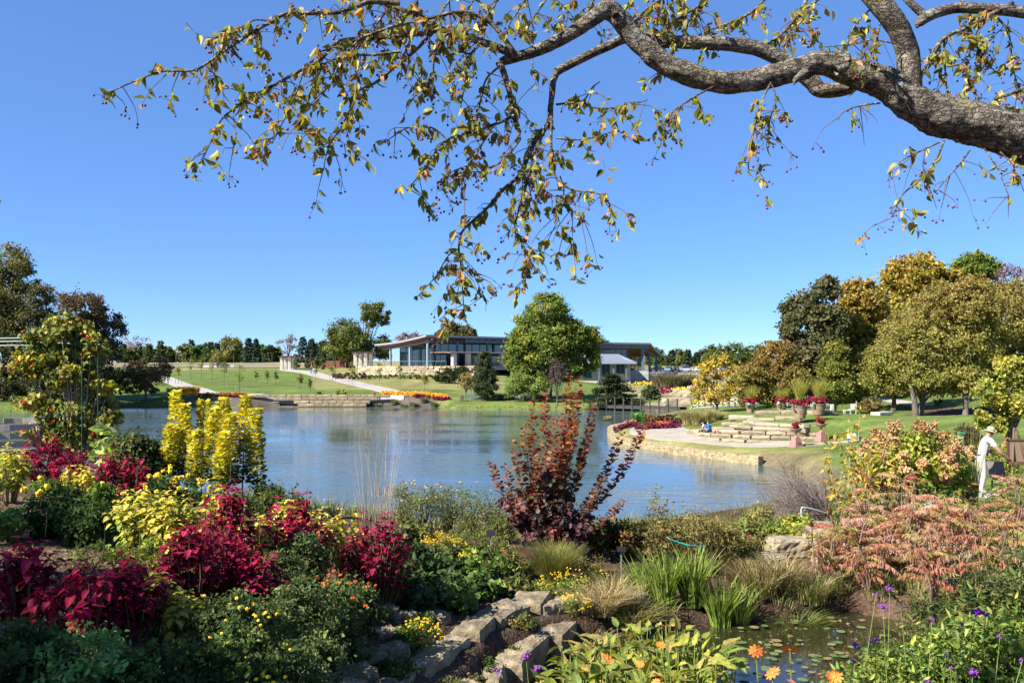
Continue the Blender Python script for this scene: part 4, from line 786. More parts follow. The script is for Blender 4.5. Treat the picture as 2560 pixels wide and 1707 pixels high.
Ed = [('pelvis', 'waist'), ('waist', 'chest'), ('chest', 'upper'), ('upper', 'neck'), ('neck', 'head'), ('head', 'crown'), ('head', 'nose'), ('upper', 'shr'), ('shr', 'elr'), ('elr', 'wrr'), ('wrr', 'har'), ('upper', 'shl'), ('shl', 'ell'), ('ell', 'wrl'), ('wrl', 'hal'), ('pelvis', 'hipr'), ('hipr', 'knr'), ('knr', 'anr'), ('anr', 'tor'), ('pelvis', 'hipl'), ('hipl', 'knl'), ('knl', 'anl'), ('anl', 'tol')]
Rg = dict(pelvis='pants', waist='shirt', chest='shirt', upper='shirt', neck='skin', head='skin', crown='hair', nose='skin', shr='shirt', elr='skin', wrr='skin', har='skin', shl='shirt', ell='skin', wrl='skin', hal='skin', hipr='pants', knr='pants', anr='pants', tor='shoe', hipl='pants', knl='pants', anl='pants', tol='shoe')
pb = G(2450, 22.7, .03)
fr = [('har', [(.9, .0, -.3), (.95, .15, -.25), (.9, .3, -.3), (.8, .45, -.35), (.5, .75, .2)], [.085, .09, .085, .07, .06])]
fl = [('hal', [(.9, .0, -.3), (.95, -.15, -.25), (.9, -.3, -.3), (.8, -.45, -.35), (.5, -.75, .2)], [.085, .09, .085, .07, .06])]
pn = person('person', 'person in white shirt and trousers with straw hat reaching to an easel', pb, J, Ed, Rg, dict(shirt=(.46, .46, .49), pants=(.42, .39, .35), skin=SKIN, hair=(.4, .39, .38), shoe=(.2, .23, .2)), fingers=fr+fl)
ht = MB(); th = .30
V, Fa = lathe([(0, .115), (.05, .112), (.085, .09), (.098, .03), (.10, .0), (.165, -.022), (.168, -.03), (.10, -.008)], 20); c_, s_ = math.cos(th), math.sin(th)
ht.add(np.stack([V[:, 0]*c_+V[:, 2]*s_, V[:, 1], -V[:, 0]*s_+V[:, 2]*c_], 1)+pb+[.295, .04, 1.625], Fa); hat = ht.build('hat', plain('straw', (.42, .36, .24), .8, bump=.4, scale=60), pn, smooth=True); hb = MB(); V, Fa = lathe([(.1005, .002), (.102, .002), (.1005, .03), (.099, .03)], 20); hb.add(np.stack([V[:, 0]*c_+V[:, 2]*s_, V[:, 1], -V[:, 0]*s_+V[:, 2]*c_], 1)+pb+[.295, .04, 1.625], Fa); hb.build('hat_band', plain('hat_band_cloth', (.16, .13, .09), .8), hat)
bl = MB(); V, Fa = lathe([(.152, -.02), (.158, -.02), (.158, .02), (.152, .02)], 20); bl.add(V*[1, .9, 1]+pb+[.045, 0, 1.02], Fa); bl.build('belt', plain('dark_belt', (.03, .03, .04), .5), pn)
# --- easel with canvas, folding stool bag
M_EASEL = plain('dark_easel_wood', (.10, .05, .03), .6, bump=.2, scale=20)
eb = G(2535, 22.6, .02); es = thing('easel', eb, 'dark wooden painting easel with a panel, at the right edge beside the painter', 'easel')
for a, b in (((-.20, -.25, 0), (0, 0, 1.62)), ((.45, -.25, 0), (.05, 0, 1.62)), ((.15, .55, 0), (.02, .05, 1.55))): mb = MB(); V, Fa = tube([np.array(a)+eb, np.array(b)+eb], .026, 4); mb.add(V, Fa); mb.build('leg', M_EASEL, es)
mb = MB(); mb.add(*box(eb[0]+.22, eb[1]-.06, eb[2]+1.02, .85, .03, .55)); pbk = mb.build('panel_back', plain('panel_board', (.22, .15, .09), .8), es)
mb = MB(); [mb.add(*box(eb[0]+.22+x_, eb[1]-.08, eb[2]+1.02+z_, a_, .03, b_)) for x_, z_, a_, b_ in ((0, .29, .9, .04), (0, -.29, .9, .04), (-.43, 0, .04, .62), (.43, 0, .04, .62))]; mb.build('panel_frame', M_EASEL, pbk)
mb = MB(); mb.add(*box(eb[0]+.1, eb[1]-.12, eb[2]+.72, .55, .14, .08)); mb.build('tray', M_EASEL, es)
for a in (.05, .25): mb = MB(); V, Fa = tube([eb+[.05, -.05, 1.45], eb+[.15+a*1.3, -.09, .78]], .014, 4); mb.add(V, Fa); mb.build('brace', M_EASEL, es)
M_BLACK = plain('black_fabric', (.015, .015, .017), .8, bump=.3, scale=20)
ch = thing('folding_chair', G(2497, 23.0, .02), 'low dark folding chair between the painter and his easel', 'chair'); cb = np.array(ch.location)
mb = MB(); V, Fa = block_mesh(.42, .05, .42, .02); ca_ = -.35; V2 = np.stack([V[:, 0], V[:, 1]*math.cos(ca_)-V[:, 2]*math.sin(ca_), V[:, 1]*math.sin(ca_)+V[:, 2]*math.cos(ca_)], 1); mb.add(V2+cb+[0, .12, .56], Fa); mb.build('backrest', plain('grey_fabric', (.16, .14, .13), .8), ch)
mb = MB(); V, Fa = block_mesh(.44, .42, .05, .03); mb.add(V+cb+[.1, -.1, .33], Fa); mb.build('seat', M_BLACK, ch)
for x_ in (-.12, .32):
    for y_ in (-.3, .1): mb = MB(); mb.add(*box(cb[0]+x_, cb[1]+y_, cb[2]+.16, .03, .03, .33)); mb.build('leg', M_BLACK, ch)
bg_ = thing('bag', G(2548, 22.3, .02), 'black bag lying on the path under the easel', 'bag'); mb = MB(); V, Fa = ICO2; mb.add(V*[.22, .15, .2]*(1+.06*rng.normal(size=(len(V), 1)))+np.array(bg_.location)+[0, 0, .17], Fa); bgb = mb.build('bag_body', M_BLACK, bg_, smooth=True); mb = MB(); V, Fa = tube(spline([np.array(bg_.location)+p for p in ([-.12, 0, .3], [0, 0, .48], [.12, 0, .3])], 9), .014, 5); mb.add(V, Fa); mb.build('strap', M_BLACK, bgb)
# --- green post
gp = thing('green_post', G(2403, 31), 'bright green square post with a flat cap behind the hydrangea', 'post'); gb = np.array(gp.location); M_GP = plain('green_paint', (.03, .22, .07), .5)
tz = Zv(1084, 31); mb = MB(); mb.add(*box(gb[0], gb[1], (gb[2]+tz)/2, .12, .12, tz-gb[2])); gsh = mb.build('post_shaft', M_GP, gp); mb = MB(); mb.add(*box(gb[0], gb[1], tz+.025, .19, .19, .05)); mb.build('cap', M_GP, gsh)
# --- seated pair on the ledge
def sit(label, base, shirt, pants, hair, lean, turn, hat=None, s=1.0):
    c, q = math.cos(turn), math.sin(turn)
    def r(x, y, z): x, y, z = x*s, y*s, z*s; return (x*c-y*q, x*q+y*c, z)      # seat at origin, faces +y locally
    J = {'pelvis': (r(0, 0, .11), (.16*s, .13*s)), 'waist': (r(0, -.03+lean*.2, .25), (.145*s, .12*s)), 'chest': (r(0, lean*.6, .42), (.17*s, .13*s)), 'upper': (r(0, lean*.9, .54), (.13*s, .1*s)), 'neck': (r(0, lean*1.1, .62), .055*s), 'head': (r(0, lean*1.3, .70), .085*s), 'crown': (r(0, lean*1.35, .79), .085*s), 'nose': (r(0, lean*1.35+.1, .70), .018*s),
         'shr': (r(.19, lean*.85, .52), .07*s), 'elr': (r(.25, lean+.05, .28), .048*s), 'har': (r(.18, lean+.22, .16), .036*s), 'shl': (r(-.19, lean*.85, .52), .07*s), 'ell': (r(-.27, lean+.02, .27), .048*s), 'hal': (r(-.22, lean+.2, .14), .036*s),
         'hipr': (r(.1, .06, .1), .10*s), 'knr': (r(.14, .46, .12), .075*s), 'anr': (r(.13, .5, -.26), .05*s), 'tor': (r(.14, .64, -.30), .04*s), 'hipl': (r(-.1, .06, .1), .10*s), 'knl': (r(-.14, .46, .12), .075*s), 'anl': (r(-.13, .5, -.26), .05*s), 'tol': (r(-.14, .64, -.30), .04*s)}
    E = [('pelvis', 'waist'), ('waist', 'chest'), ('chest', 'upper'), ('upper', 'neck'), ('neck', 'head'), ('head', 'crown'), ('head', 'nose'), ('upper', 'shr'), ('shr', 'elr'), ('elr', 'har'), ('upper', 'shl'), ('shl', 'ell'), ('ell', 'hal'), ('pelvis', 'hipr'), ('hipr', 'knr'), ('knr', 'anr'), ('anr', 'tor'), ('pelvis', 'hipl'), ('hipl', 'knl'), ('knl', 'anl'), ('anl', 'tol')]
    Rr = {k: 'shirt' for k in J}; Rr.update(neck='skin', head='skin', crown='hair', nose='skin', elr='skin', har='skin', ell='skin', hal='skin', pelvis='pants', hipr='pants', hipl='pants', knr='pants', knl='pants', anr='skin', anl='skin', tor='shoe', tol='shoe')
    return person('person', label, base, J, E, Rr, dict(shirt=shirt, pants=pants, skin=SKIN, hair=hair, shoe=(.05, .05, .06)))
lz = 1.24
sit('person in blue shirt with pale cap seated on the patio ledge', np.array([*xy(1772, 64.9), lz]), (.03, .13, .42), (.05, .06, .12), (.62, .58, .50), .10, .35)
sit('person in white top leaning beside the blue shirted person on the ledge', np.array([*xy(1763, 65.7), lz]), (.55, .58, .65), (.05, .05, .06), (.16, .06, .05), .16, 1.2, s=.94)
M_REDB = plain('red_bottle_plastic', (.35, .06, .05), .4)
for nm, u_, m_, h_, lab in (('water_bottle', 1788, M_BLACK, .26, 'black bottle standing on the ledge beside the seated pair'), ('water_bottle', 1797, M_REDB, .27, 'red bottle standing on the ledge, farthest from the seated pair')):
    b = np.array([*xy(u_, 64.2), lz]); t = thing(nm, b, lab, 'bottle'); mb = MB(); mb.add(*(lambda a: (a[0]+b, a[1]))(lathe([(0, 0), (.045, 0), (.045, h_*.7), (.025, h_*.82), (0, h_*.82)], 10))); bo = mb.build('bottle_body', m_, t, smooth=True); mb = MB(); mb.add(*(lambda a: (a[0]+b, a[1]))(lathe([(.028, h_*.815), (.028, h_), (0, h_)], 8))); mb.build('lid', M_BLACK, bo)
# --- walkers and the bending person on the far lawn
def stand(label, base, shirt, pants, hair, bend=0.0, turn=0.0, stride=.15):
    c, q = math.cos(turn), math.sin(turn)
    def r(x, y, z): return (x*c-y*q, x*q+y*c, z)
    sb, cb2 = math.sin(bend), math.cos(bend)
    def tr(x, y, z): y2 = y*cb2+(z-.95)*sb; z2 = .95+(z-.95)*cb2-y*sb; return r(x, y2, z2)
    J = {'pelvis': (r(0, 0, .95), (.16, .13)), 'waist': (tr(0, 0, 1.1), (.14, .11)), 'chest': (tr(0, 0, 1.3), (.17, .13)), 'upper': (tr(0, 0, 1.42), (.13, .1)), 'neck': (tr(0, .02, 1.5), .055), 'head': (tr(0, .03, 1.58), .085), 'crown': (tr(0, .03, 1.67), .085), 'nose': (tr(0, .13, 1.58), .018),
         'shr': (tr(.19, 0, 1.41), .07), 'elr': (lp(tr(.23, .0, 1.41), (r(.25, .25, .55) if bend else tr(.26, 0, .9)), .5), .048), 'har': ((r(.16, .5, .42) if bend else tr(.25, .1, .88)), .036), 'shl': (tr(-.19, 0, 1.41), .07), 'ell': (lp(tr(-.23, 0, 1.41), (r(-.25, .25, .55) if bend else tr(-.26, 0, .9)), .5), .048), 'hal': ((r(-.16, .5, .42) if bend else tr(-.25, .1, .88)), .036),
         'hipr': (r(.1, 0, .9), .11), 'knr': (r(.11, stride*.6, .5), .08), 'anr': (r(.11, stride, .09), .05), 'tor': (r(.11, stride+.16, .045), .042), 'hipl': (r(-.1, 0, .9), .11), 'knl': (r(-.11, -stride*.2, .5), .08), 'anl': (r(-.11, -stride, .09), .05), 'tol': (r(-.11, -stride+.16, .045), .042)}
    E = [('pelvis', 'waist'), ('waist', 'chest'), ('chest', 'upper'), ('upper', 'neck'), ('neck', 'head'), ('head', 'crown'), ('head', 'nose'), ('upper', 'shr'), ('shr', 'elr'), ('elr', 'har'), ('upper', 'shl'), ('shl', 'ell'), ('ell', 'hal'), ('pelvis', 'hipr'), ('hipr', 'knr'), ('knr', 'anr'), ('anr', 'tor'), ('pelvis', 'hipl'), ('hipl', 'knl'), ('knl', 'anl'), ('anl', 'tol')]
    Rr = {k: 'shirt' for k in J}; Rr.update(neck='skin', head='skin', crown='hair', nose='skin', har='skin', hal='skin', pelvis='pants', hipr='pants', hipl='pants', knr='pants', knl='pants', anr='pants', anl='pants', tor='shoe', tol='shoe')
    return person('person', label, base, J, E, Rr, dict(shirt=shirt, pants=pants, skin=SKIN, hair=hair, shoe=(.04, .04, .05)))
stand('person in dark jacket and jeans walking down the right lawn path', G(777, 205, .12), (.02, .025, .05), (.14, .2, .32), (.03, .025, .02), 0, math.pi)
stand('second walker in dark clothes carrying a white board on the lawn path', G(783, 206, .12), (.04, .05, .08), (.3, .33, .4), (.05, .035, .03), 0, math.pi)
mb = MB(); b = G(786, 205.6, 1.2); mb.add(*box(b[0], b[1]-.3, b[2], .55, .04, .42)); tag(mb.build('white_board', plain('white_card', (.75, .73, .7), .7), origin=b), 'white board carried by a walker on the right lawn path', 'board')
stand('person in red bending forward at the lake end of the lawn', G(936, 138.9, .17), (.36, .03, .045), (.12, .06, .045), (.05, .03, .02), 1.55, math.pi, .1)

# ------------------------------------------------------------------ pots, urns and furniture of the peninsula
def tuft(mb, base, n, h, spread, pal, w_=.012, lean=.35, r0=.1, seg=4, droop=.5):
    """upright blades from a clump; each a tapering strip"""
    a = rng.uniform(0, 2*np.pi, n); rr = r0*np.sqrt(rng.uniform(0, 1, n)); b = np.asarray(base)+np.stack([rr*np.cos(a), rr*np.sin(a), np.zeros(n)], 1)
    hh = h*rng.uniform(.55, 1.1, n); a2 = a+rng.normal(0, .6, n); out = np.stack([np.cos(a2), np.sin(a2), np.zeros(n)], 1); ln = spread*rng.uniform(.2, 1.1, n)*hh/h
    side = np.stack([-np.sin(a2+rng.normal(0, .8, n)), np.cos(a2), np.zeros(n)], 1); side = norm(side)
    ts = np.linspace(0, 1, seg+1); col = pick(pal, n)*np.exp(rng.normal(0, .2, (n, 1))); Vs = []
    for t in ts:
        c = b+out*(ln*t**1.8)[:, None]+np.array([0, 0, 1])*(hh*(t-droop*.35*t**3))[:, None]; wd = w_*(1-t**2)*.5+.0008
        Vs += [c-side*wd, c+side*wd]
    V = np.stack(Vs, 1); k = 2*(seg+1); f = np.array([[2*i, 2*i+1, 2*i+3, 2*i+2] for i in range(seg)]); Fa = (f[None]+(np.arange(n)*k)[:, None, None]).reshape(-1, 4)
    mb.add(V.reshape(-1, 3), Fa, np.repeat(np.clip(col, 0, 1), k, 0))
def puff(mb, c, r, n, size, pal, T=T_DIA, **kw): foliage_cloud(mb, [(*c, *r)], n, size, pal, T=T, cmin=kw.pop('cmin', 8), **kw)
M_POT = noise_mat('brown_glazed_pot', (.17, .115, .07), (.30, .21, .13), 6, .6, .2)
M_URN = noise_mat('red_sandstone', (.20, .09, .075), (.33, .17, .14), 8, .85, .4)
CRIM = [(.30, .02, .05), (.22, .012, .03), (.38, .05, .08), (.13, .01, .02)]
GRY = [(.42, .42, .38), (.34, .36, .32)]
POTS = [(1876, 75, .80, .78, 965, 'large brown pot with crimson flowers, leftmost on the upper ledge'), (1954, 75, .84, .80, 968, 'large brown pot with pink flowers, second from the left on the upper ledge'), (2000, 66.5, 1.12, .96, 945, 'largest brown ringed pot with tall grass, third from the left'), (2046, 70, 1.16, .88, 945, 'large brown ringed pot with tall yellow grass, rightmost of the pots')]
for u_, d_, wd, h_, vt, lab in POTS:
    b = G(u_, d_); b[2] = Zv({1876: 1032, 1954: 1032, 2000: 1046, 2046: 1037}[u_], d_)
    t = thing('flower_pot', b, lab, 'flower pot', 'large flower pots above the patio'); R = wd/2
    mb = MB(); V, Fa = lathe([(0, 0), (R*.66, 0), (R*.70, .05), (R*.82, h_*.45), (R*.87, h_*.46), (R*.87, h_*.52), (R*.84, h_*.53), (R*.87, h_*.62), (R*.91, h_*.63), (R*.91, h_*.67), (R*.89, h_*.68), (R*.97, h_*.92), (R*1.04, h_*.93), (R*1.04, h_), (R*.94, h_), (R*.9, h_*.9), (0, h_*.9)], 24); mb.add(V+b, Fa); mb.build('pot', M_POT, t, smooth=False)
    mb = MB()
    for q in range(9): a = q*.7+rng.uniform(0, .5); puff(mb, (b[0]+R*.95*math.cos(a), b[1]+R*.8*math.sin(a), b[2]+h_+.26+rng.uniform(-.06, .16)), (.28, .28, .26), 300, .075, CRIM)
    puff(mb, (b[0], b[1], b[2]+h_+.12), (R*.9, R*.9, .16), 500, .08, G_MID); mb.build('red_flowers', M_PETAL, t)
    mb = MB()
    for s_ in (-1, 1): puff(mb, (b[0]+s_*R*.95, b[1]-.35, b[2]+h_-.05), (.22, .2, .26), 420, .07, GRY)
    mb.build('silver_foliage', M_LEAF, t)
    mb = MB(); hh = Zv(vt, d_)-(b[2]+h_); tuft(mb, b+[0, 0, h_], 520, hh*1.1, .95, [(.30, .28, .05), (.22, .23, .045), (.36, .31, .08)], .013, r0=.22, droop=.2); mb.build('tall_grass', M_LEAF, t)
def txt(parent, s, loc, size, rx, rz, mat):
    cu_ = bpy.data.curves.new('lettering', 'FONT'); cu_.body = s; cu_.size = size; cu_.extrude = .004; cu_.align_x = 'CENTER'; o = bpy.data.objects.new('lettering', cu_); COL.objects.link(o)
    me = bpy.data.meshes.new_from_object(o.evaluated_get(bpy.context.evaluated_depsgraph_get())); bpy.data.objects.remove(o)
    o = bpy.data.objects.new('lettering', me); link(o, parent); me.materials.append(mat); o.location = loc; o.rotation_euler = (rx, 0, rz); return o
for u_, d_, vb, lab in ((1990, 58.2, 1119, 'red stone urn on a tapered pedestal with lettering, at the path edge'), (2053, 60.5, 1105, 'red stone urn on a tapered pedestal, farther right on the grass')):
    b = np.array([*xy(u_, d_), Zv(vb, d_)]); t = thing('pedestal_urn', b, lab, 'urn', 'stone urns by the patio')
    mb = MB(); rz = .42; V, Fa = box(0, 0, .36, .74, .74, .72); top = V[:, 2] > .5; V[top, :2] *= .42; V[top, 2] = .72; V, Fa = np.vstack([V, box(0, 0, .03, .80, .80, .06)[0]]), np.vstack([Fa, Fa+8]); c_, s_ = math.cos(rz), math.sin(rz)
    mb.add(np.stack([V[:, 0]*c_-V[:, 1]*s_, V[:, 0]*s_+V[:, 1]*c_, V[:, 2]], 1)+b, Fa); ped = mb.build('pedestal', M_URN, t)
    mb = MB(); V, Fa = lathe([(0, .72), (.15, .72), (.13, .76), (.06, .80), (.05, .95), (.09, .99), (.10, 1.02), (.27, 1.07), (.33, 1.16), (.34, 1.19), (.40, 1.22), (.40, 1.26), (.34, 1.25), (.3, 1.2), (0, 1.19)], 20); mb.add(V+b, Fa); mb.build('urn_bowl', M_URN, t)
    mb = MB()
    for q in range(8): a = rng.uniform(0, 6.28); rr = rng.uniform(0, .3); puff(mb, (b[0]+rr*math.cos(a), b[1]+rr*math.sin(a), b[2]+1.52+rng.uniform(-.08, .12)), (.2, .2, .17), 200, .06, CRIM)
    puff(mb, (b[0], b[1], b[2]+1.32), (.3, .3, .1), 260, .07, G_MID); mb.build('crimson_flowers', M_PETAL, t)
    if u_ < 2000: txt(ped, 'arbor', (math.sin(rz)*.315, -math.cos(rz)*.315, .30), .15, math.radians(71), rz, plain('carved_lettering', (.07, .03, .03), .9))
sb_ = thing('stone_bench', G(2205, 73), 'pale low stone slab bench on the crest of the right lawn', 'bench'); b = np.array(sb_.location); mb = MB(); V, Fa = block_mesh(1.9, .9, .26, .01, (4, 2, 2)); c_, s_ = math.cos(.6), math.sin(.6); mb.add(np.stack([V[:, 0]*c_-V[:, 1]*s_, V[:, 0]*s_+V[:, 1]*c_, V[:, 2]+.18], 1)+b, Fa); mb.build('seat', M_CREAM, sb_)
for s2 in (-.6, .6): mb = MB(); mb.add(*box(b[0]+s2*c_, b[1]+s2*s_, b[2]+.0, .3, .7, .2, .6)); mb.build('support', M_CREAM, sb_)
b = G(2080, 80); t = thing('stone_post', b, 'pale square stone post beside a trunk behind the pots', 'post'); mb = MB(); V, Fa = block_mesh(.3, .3, .85, .02); mb.add(V+b+[0, 0, .42], Fa); mb.build('shaft', M_CREAM, t)
M_WHITE = plain('white_paint', (.52, .52, .5), .5)
for u_, lab in ((2131, 'white garden chair on the lawn beside the olive shrub'), (2117, 'low white footstool left of the white garden chair')):
    b = G(u_, 81); t = thing('garden_chair' if u_ > 2120 else 'footstool', b, lab, 'chair' if u_ > 2120 else 'stool'); hs = .4 if u_ > 2120 else .32
    mb = MB(); mb.add(*box(b[0], b[1], b[2]+hs, .55, .5, .05)); mb.build('seat', M_WHITE, t)
    for x_ in (-.24, .24):
        for y_ in (-.2, .2): mb = MB(); mb.add(*box(b[0]+x_, b[1]+y_, b[2]+hs/2-.02, .05, .05, hs)); mb.build('leg', M_WHITE, t)
    if u_ > 2120:
        for k in range(5): mb = MB(); mb.add(*box(b[0]-.22+.11*k, b[1]-.26-.01*k, b[2]+.68, .09, .03, .55)); mb.build('back_slat', M_WHITE, t)
sit('person in dark clothes seated on the lawn beyond the white chair', G(2141, 83, .42), (.06, .06, .07), (.04, .04, .05), (.5, .45, .4), .05, -.5)
b = G(2141, 83); t = thing('folding_stool', b, 'dark folding stool under the seated person on the lawn', 'stool'); mb = MB(); mb.add(*box(b[0], b[1], b[2]+.40, .4, .4, .04)); mb.build('seat', M_BLACK, t)
for x_ in (-.15, .15): mb = MB(); V, Fa = tube([b+[x_, -.18, 0], b+[x_, .18, .39]], .015, 4); mb.add(V, Fa); V, Fa = tube([b+[x_, .18, 0], b+[x_, -.18, .39]], .015, 4); mb.add(V, Fa); mb.build('leg', M_BLACK, t)
b = G(2129, 57.5); t = thing('utility_box', b, 'white two part box on legs on the lawn right of the urns', 'utility box')
M_BLUEB = plain('pale_blue_panel', (.35, .52, .72), .4)
for x_, m_ in ((-.14, M_WHITE), (.14, M_BLUEB)): mb = MB(); V, Fa = block_mesh(.25, .2, .33, .01, (2, 2, 2)); mb.add(V+b+[x_, 0, .46], Fa); mb.build('box', m_, t)
for x_ in (-.2, .2): mb = MB(); mb.add(*box(b[0]+x_, b[1], b[2]+.14, .05, .05, .34)); mb.build('leg', M_STEEL, t)
# flower bed at the tip
def bed(name, label, pts, n, size, pal, h, cat='flower bed', kind='stuff', T=T_DIA, r=.35):
    mb = MB()
    for u_, d_ in pts: b = G(u_, d_); puff(mb, b+[0, 0, h*.45], (r, r, h*.55), n, size, pal)
    o = mb.build(name, M_PETAL); tag(o, label, cat, kind=kind); return o
def line(ua, da, ub, db, n): return [(ua+(ub-ua)*i/(n-1), da+(db-da)*i/(n-1)) for i in range(n)]
PURP = [(.13, .02, .05), (.18, .03, .07), (.10, .015, .03)]
bed('purple_bedding', 'dark purple bedding plants edging the patio at the tip of the peninsula', line(1548, 78.5, 1590, 79, 6)+line(1600, 76, 1690, 75.5, 14)+line(1620, 78, 1690, 77.5, 10)+line(1660, 80, 1700, 80, 6), 220, .14, PURP, .45, r=.5)
bed('orange_mums', 'patch of orange flowers among purple bedding by the patio', line(1648, 76.8, 1668, 76.4, 4)+line(1645, 78.2, 1662, 78, 4), 240, .11, [(.62, .17, .03), (.5, .13, .03)], .55, r=.42)
bed('pink_grasses', 'wispy pinkish flowers at the very tip of the peninsula', line(1545, 79.5, 1585, 80, 5), 160, .16, [(.34, .14, .10), (.30, .2, .1)], .6, r=.4)
for i, (u_, d_) in enumerate(((1586, 80.5), (1597, 80.8), (1607, 80.2))):
    b = G(u_, d_); t = thing('canna_plant', b, 'bright green leafy plant at the peninsula tip, %s from the left' % ORD[i], 'plant', 'green leafy plants at the tip'); mb = MB(); n = 60; a = rng.uniform(0, 6.28, n); z_ = rng.uniform(.1, 1.0, n)
    scatter(T_OV, b+np.stack([np.cos(a)*.12, np.sin(a)*.12, z_], 1), np.stack([np.cos(a), np.sin(a), rng.uniform(.3, 1.2, n)], 1), np.stack([-np.cos(a)*.5, -np.sin(a)*.5, np.ones(n)], 1), rng.uniform(.3, .5, n), [(.10, .24, .04)], mb) if False else scatter(T_OV, b+np.stack([np.cos(a)*.12, np.sin(a)*.12, z_], 1), np.stack([np.cos(a), np.sin(a), rng.uniform(.3, 1.2, n)], 1), np.stack([-np.cos(a)*.5, -np.sin(a)*.5, np.ones(n)], 1), rng.uniform(.3, .5, n), pick([(.10, .22, .04), (.14, .26, .05)], n), mb); mb.build('leaves', M_LEAFG, t)
bed('dark_cannas', 'dark bronze and red foliage behind the orange flowers at the tip', line(1620, 80, 1690, 79, 9), 200, .2, [(.10, .025, .03), (.07, .03, .025), (.16, .03, .03), (.07, .11, .03)], 1.0, r=.45)
def clump_thing(name, label, u_, d_, n, h, spread, pal, w_, r0, cat='grass', group=None, droop=.5, base=None):
    b = G(u_, d_) if base is None else np.asarray(base); t = thing(name, b, label, cat, group); mb = MB(); tuft(mb, b, n, h, spread, pal, w_, r0=r0, droop=droop); mb.build('blades', M_LEAF, t); return t
TAN = [(.42, .33, .16), (.36, .29, .13), (.30, .26, .10), (.22, .22, .07)]
for i, (u_, d_, h_) in enumerate(((1722, 77, 1.5), (1745, 76, 1.5), (1768, 78, 1.3), (1790, 77, 1.0))): clump_thing('fountain_grass', 'tan fountain grass clump behind the seated pair, %s from the left' % ORD[i], u_, d_, 900, h_, 1.0, TAN, .03, .5, group='fountain grass clumps on the peninsula')
# floating planter in the lake
b = np.array([*UV0(1517, 1051), 0]); t = thing('floating_planter', b, 'small floating planter with yellowish grass on the lake', 'planter'); mb = MB(); V, Fa = block_mesh(1.1, .8, .22, .03, (4, 3, 2)); mb.add(V+b+[0, 0, .06], Fa); mb.build('raft', M_BLACK, t); mb = MB(); tuft(mb, b+[0, 0, .15], 200, .45, .4, TAN, .03, r0=.4); mb.build('grass', M_LEAF, t)
# boardwalk with posts and rope rail
M_DWOOD = plain('dark_wet_wood', (.035, .03, .028), .8)
bw = thing('boardwalk', (*xy(1600, 124), .4), 'dark wooden boardwalk with posts across the inlet', 'boardwalk')
A_, B_ = np.array(xy(1490, 127.2)), np.array(xy(1708, 119)); L_ = np.linalg.norm(B_-A_); ang = math.atan2(*(B_-A_)[::-1])
for k in range(48): c = A_+(B_-A_)*(k+.5)/48; mb = MB(); mb.add(*box(c[0], c[1], .72+.004*(k % 2), L_/48*.94, 2.0, .06, ang)); mb.build('plank', M_DWOOD, bw)
for s_ in (-.9, .9): mb = MB(); c = (A_+B_)/2+np.array([-math.sin(ang), math.cos(ang)])*s_; mb.add(*box(c[0], c[1], .5, L_, .15, .36, ang)); mb.build('beam', M_DWOOD, bw)
for k in range(10): c = A_+(B_-A_)*(k+.7)/10-np.array([-math.sin(ang), math.cos(ang)])*.98; mb = MB(); mb.add(*box(c[0], c[1], .75, .17, .17, 2.3, ang)); mb.build('post', M_DWOOD, bw)
M_ROPE = plain('white_rope', (.62, .58, .5), .9)
ra = thing('rope_rail', (*xy(1760, 108), 1.3), 'row of dark posts with looped white rope along the plaza walkway', 'rope railing')
pr = [xy(u_, d_) for u_, d_ in zip(np.linspace(1702, 1868, 12), np.linspace(109, 97, 12))]; tops = []
for x_, y_ in pr: z_ = hz(x_, y_); mb = MB(); mb.add(*box(x_, y_, z_+.55, .12, .12, 1.2)); mb.build('post', M_DWOOD, ra); tops.append(np.array([x_, y_, z_+1.05]))
for p, q in zip(tops[:-1], tops[1:]):
    for k in (0, .4): mb = MB(); V, Fa = tube(spline([p-[0, 0, k], (p+q)/2-[0, 0, .28+k], q-[0, 0, k]], 9), .035, 5); mb.add(V, Fa); mb.build('rope', M_ROPE, ra)
# plantings of the slope below the building
YELF = [(.75, .5, .04), (.65, .46, .05), (.2, .2, .04)]
bed('yellow_mums', 'band of yellow flowers at the foot of the building plinth', line(1592, 196, 1640, 192, 10), 150, .3, YELF, .7, r=.8)
bed('yellow_mums', 'patch of yellow flowers below the maroon topped grasses', line(1682, 150, 1725, 146, 9)+line(1690, 153, 1715, 152, 5), 150, .24, YELF, .6, r=.7)
bed('yellow_mums', 'small yellow flower patch on the slope near the yellow tree', line(1730, 125, 1760, 122, 5)+line(1735, 160, 1760, 158, 4), 120, .22, YELF, .6, r=.6)
for i, (u_, d_) in enumerate(((1650, 168), (1668, 166), (1690, 166), (1705, 168), (1722, 170))): clump_thing('maroon_grass', 'ornamental grass with purplish plumes on the slope, %s from the left' % ORD[i], u_, d_, 420, 3.0, 1.8, [(.10, .12, .035), (.16, .12, .07), (.24, .15, .12), (.08, .11, .03)], .12, 1.3, group='plumed grasses on the slope')
b = G(1665, 128); t = thing('crimson_bush', b, 'rounded magenta bush beside the boardwalk', 'shrub'); mb = MB(); puff(mb, b+[0, 0, 1.7], (1.15, 1.15, .55), 900, .2, [(.30, .05, .10), (.22, .03, .07)]); mb.build('crown', M_PETAL, t); mt = MB(); limbs(mt, b, b+[0, 0, .7], np.array([b+[.6, 0, 1.5], b+[-.6, 0, 1.5], b+[0, .5, 1.6]]), .05, 3); mt.build('trunk', M_BARK, t)
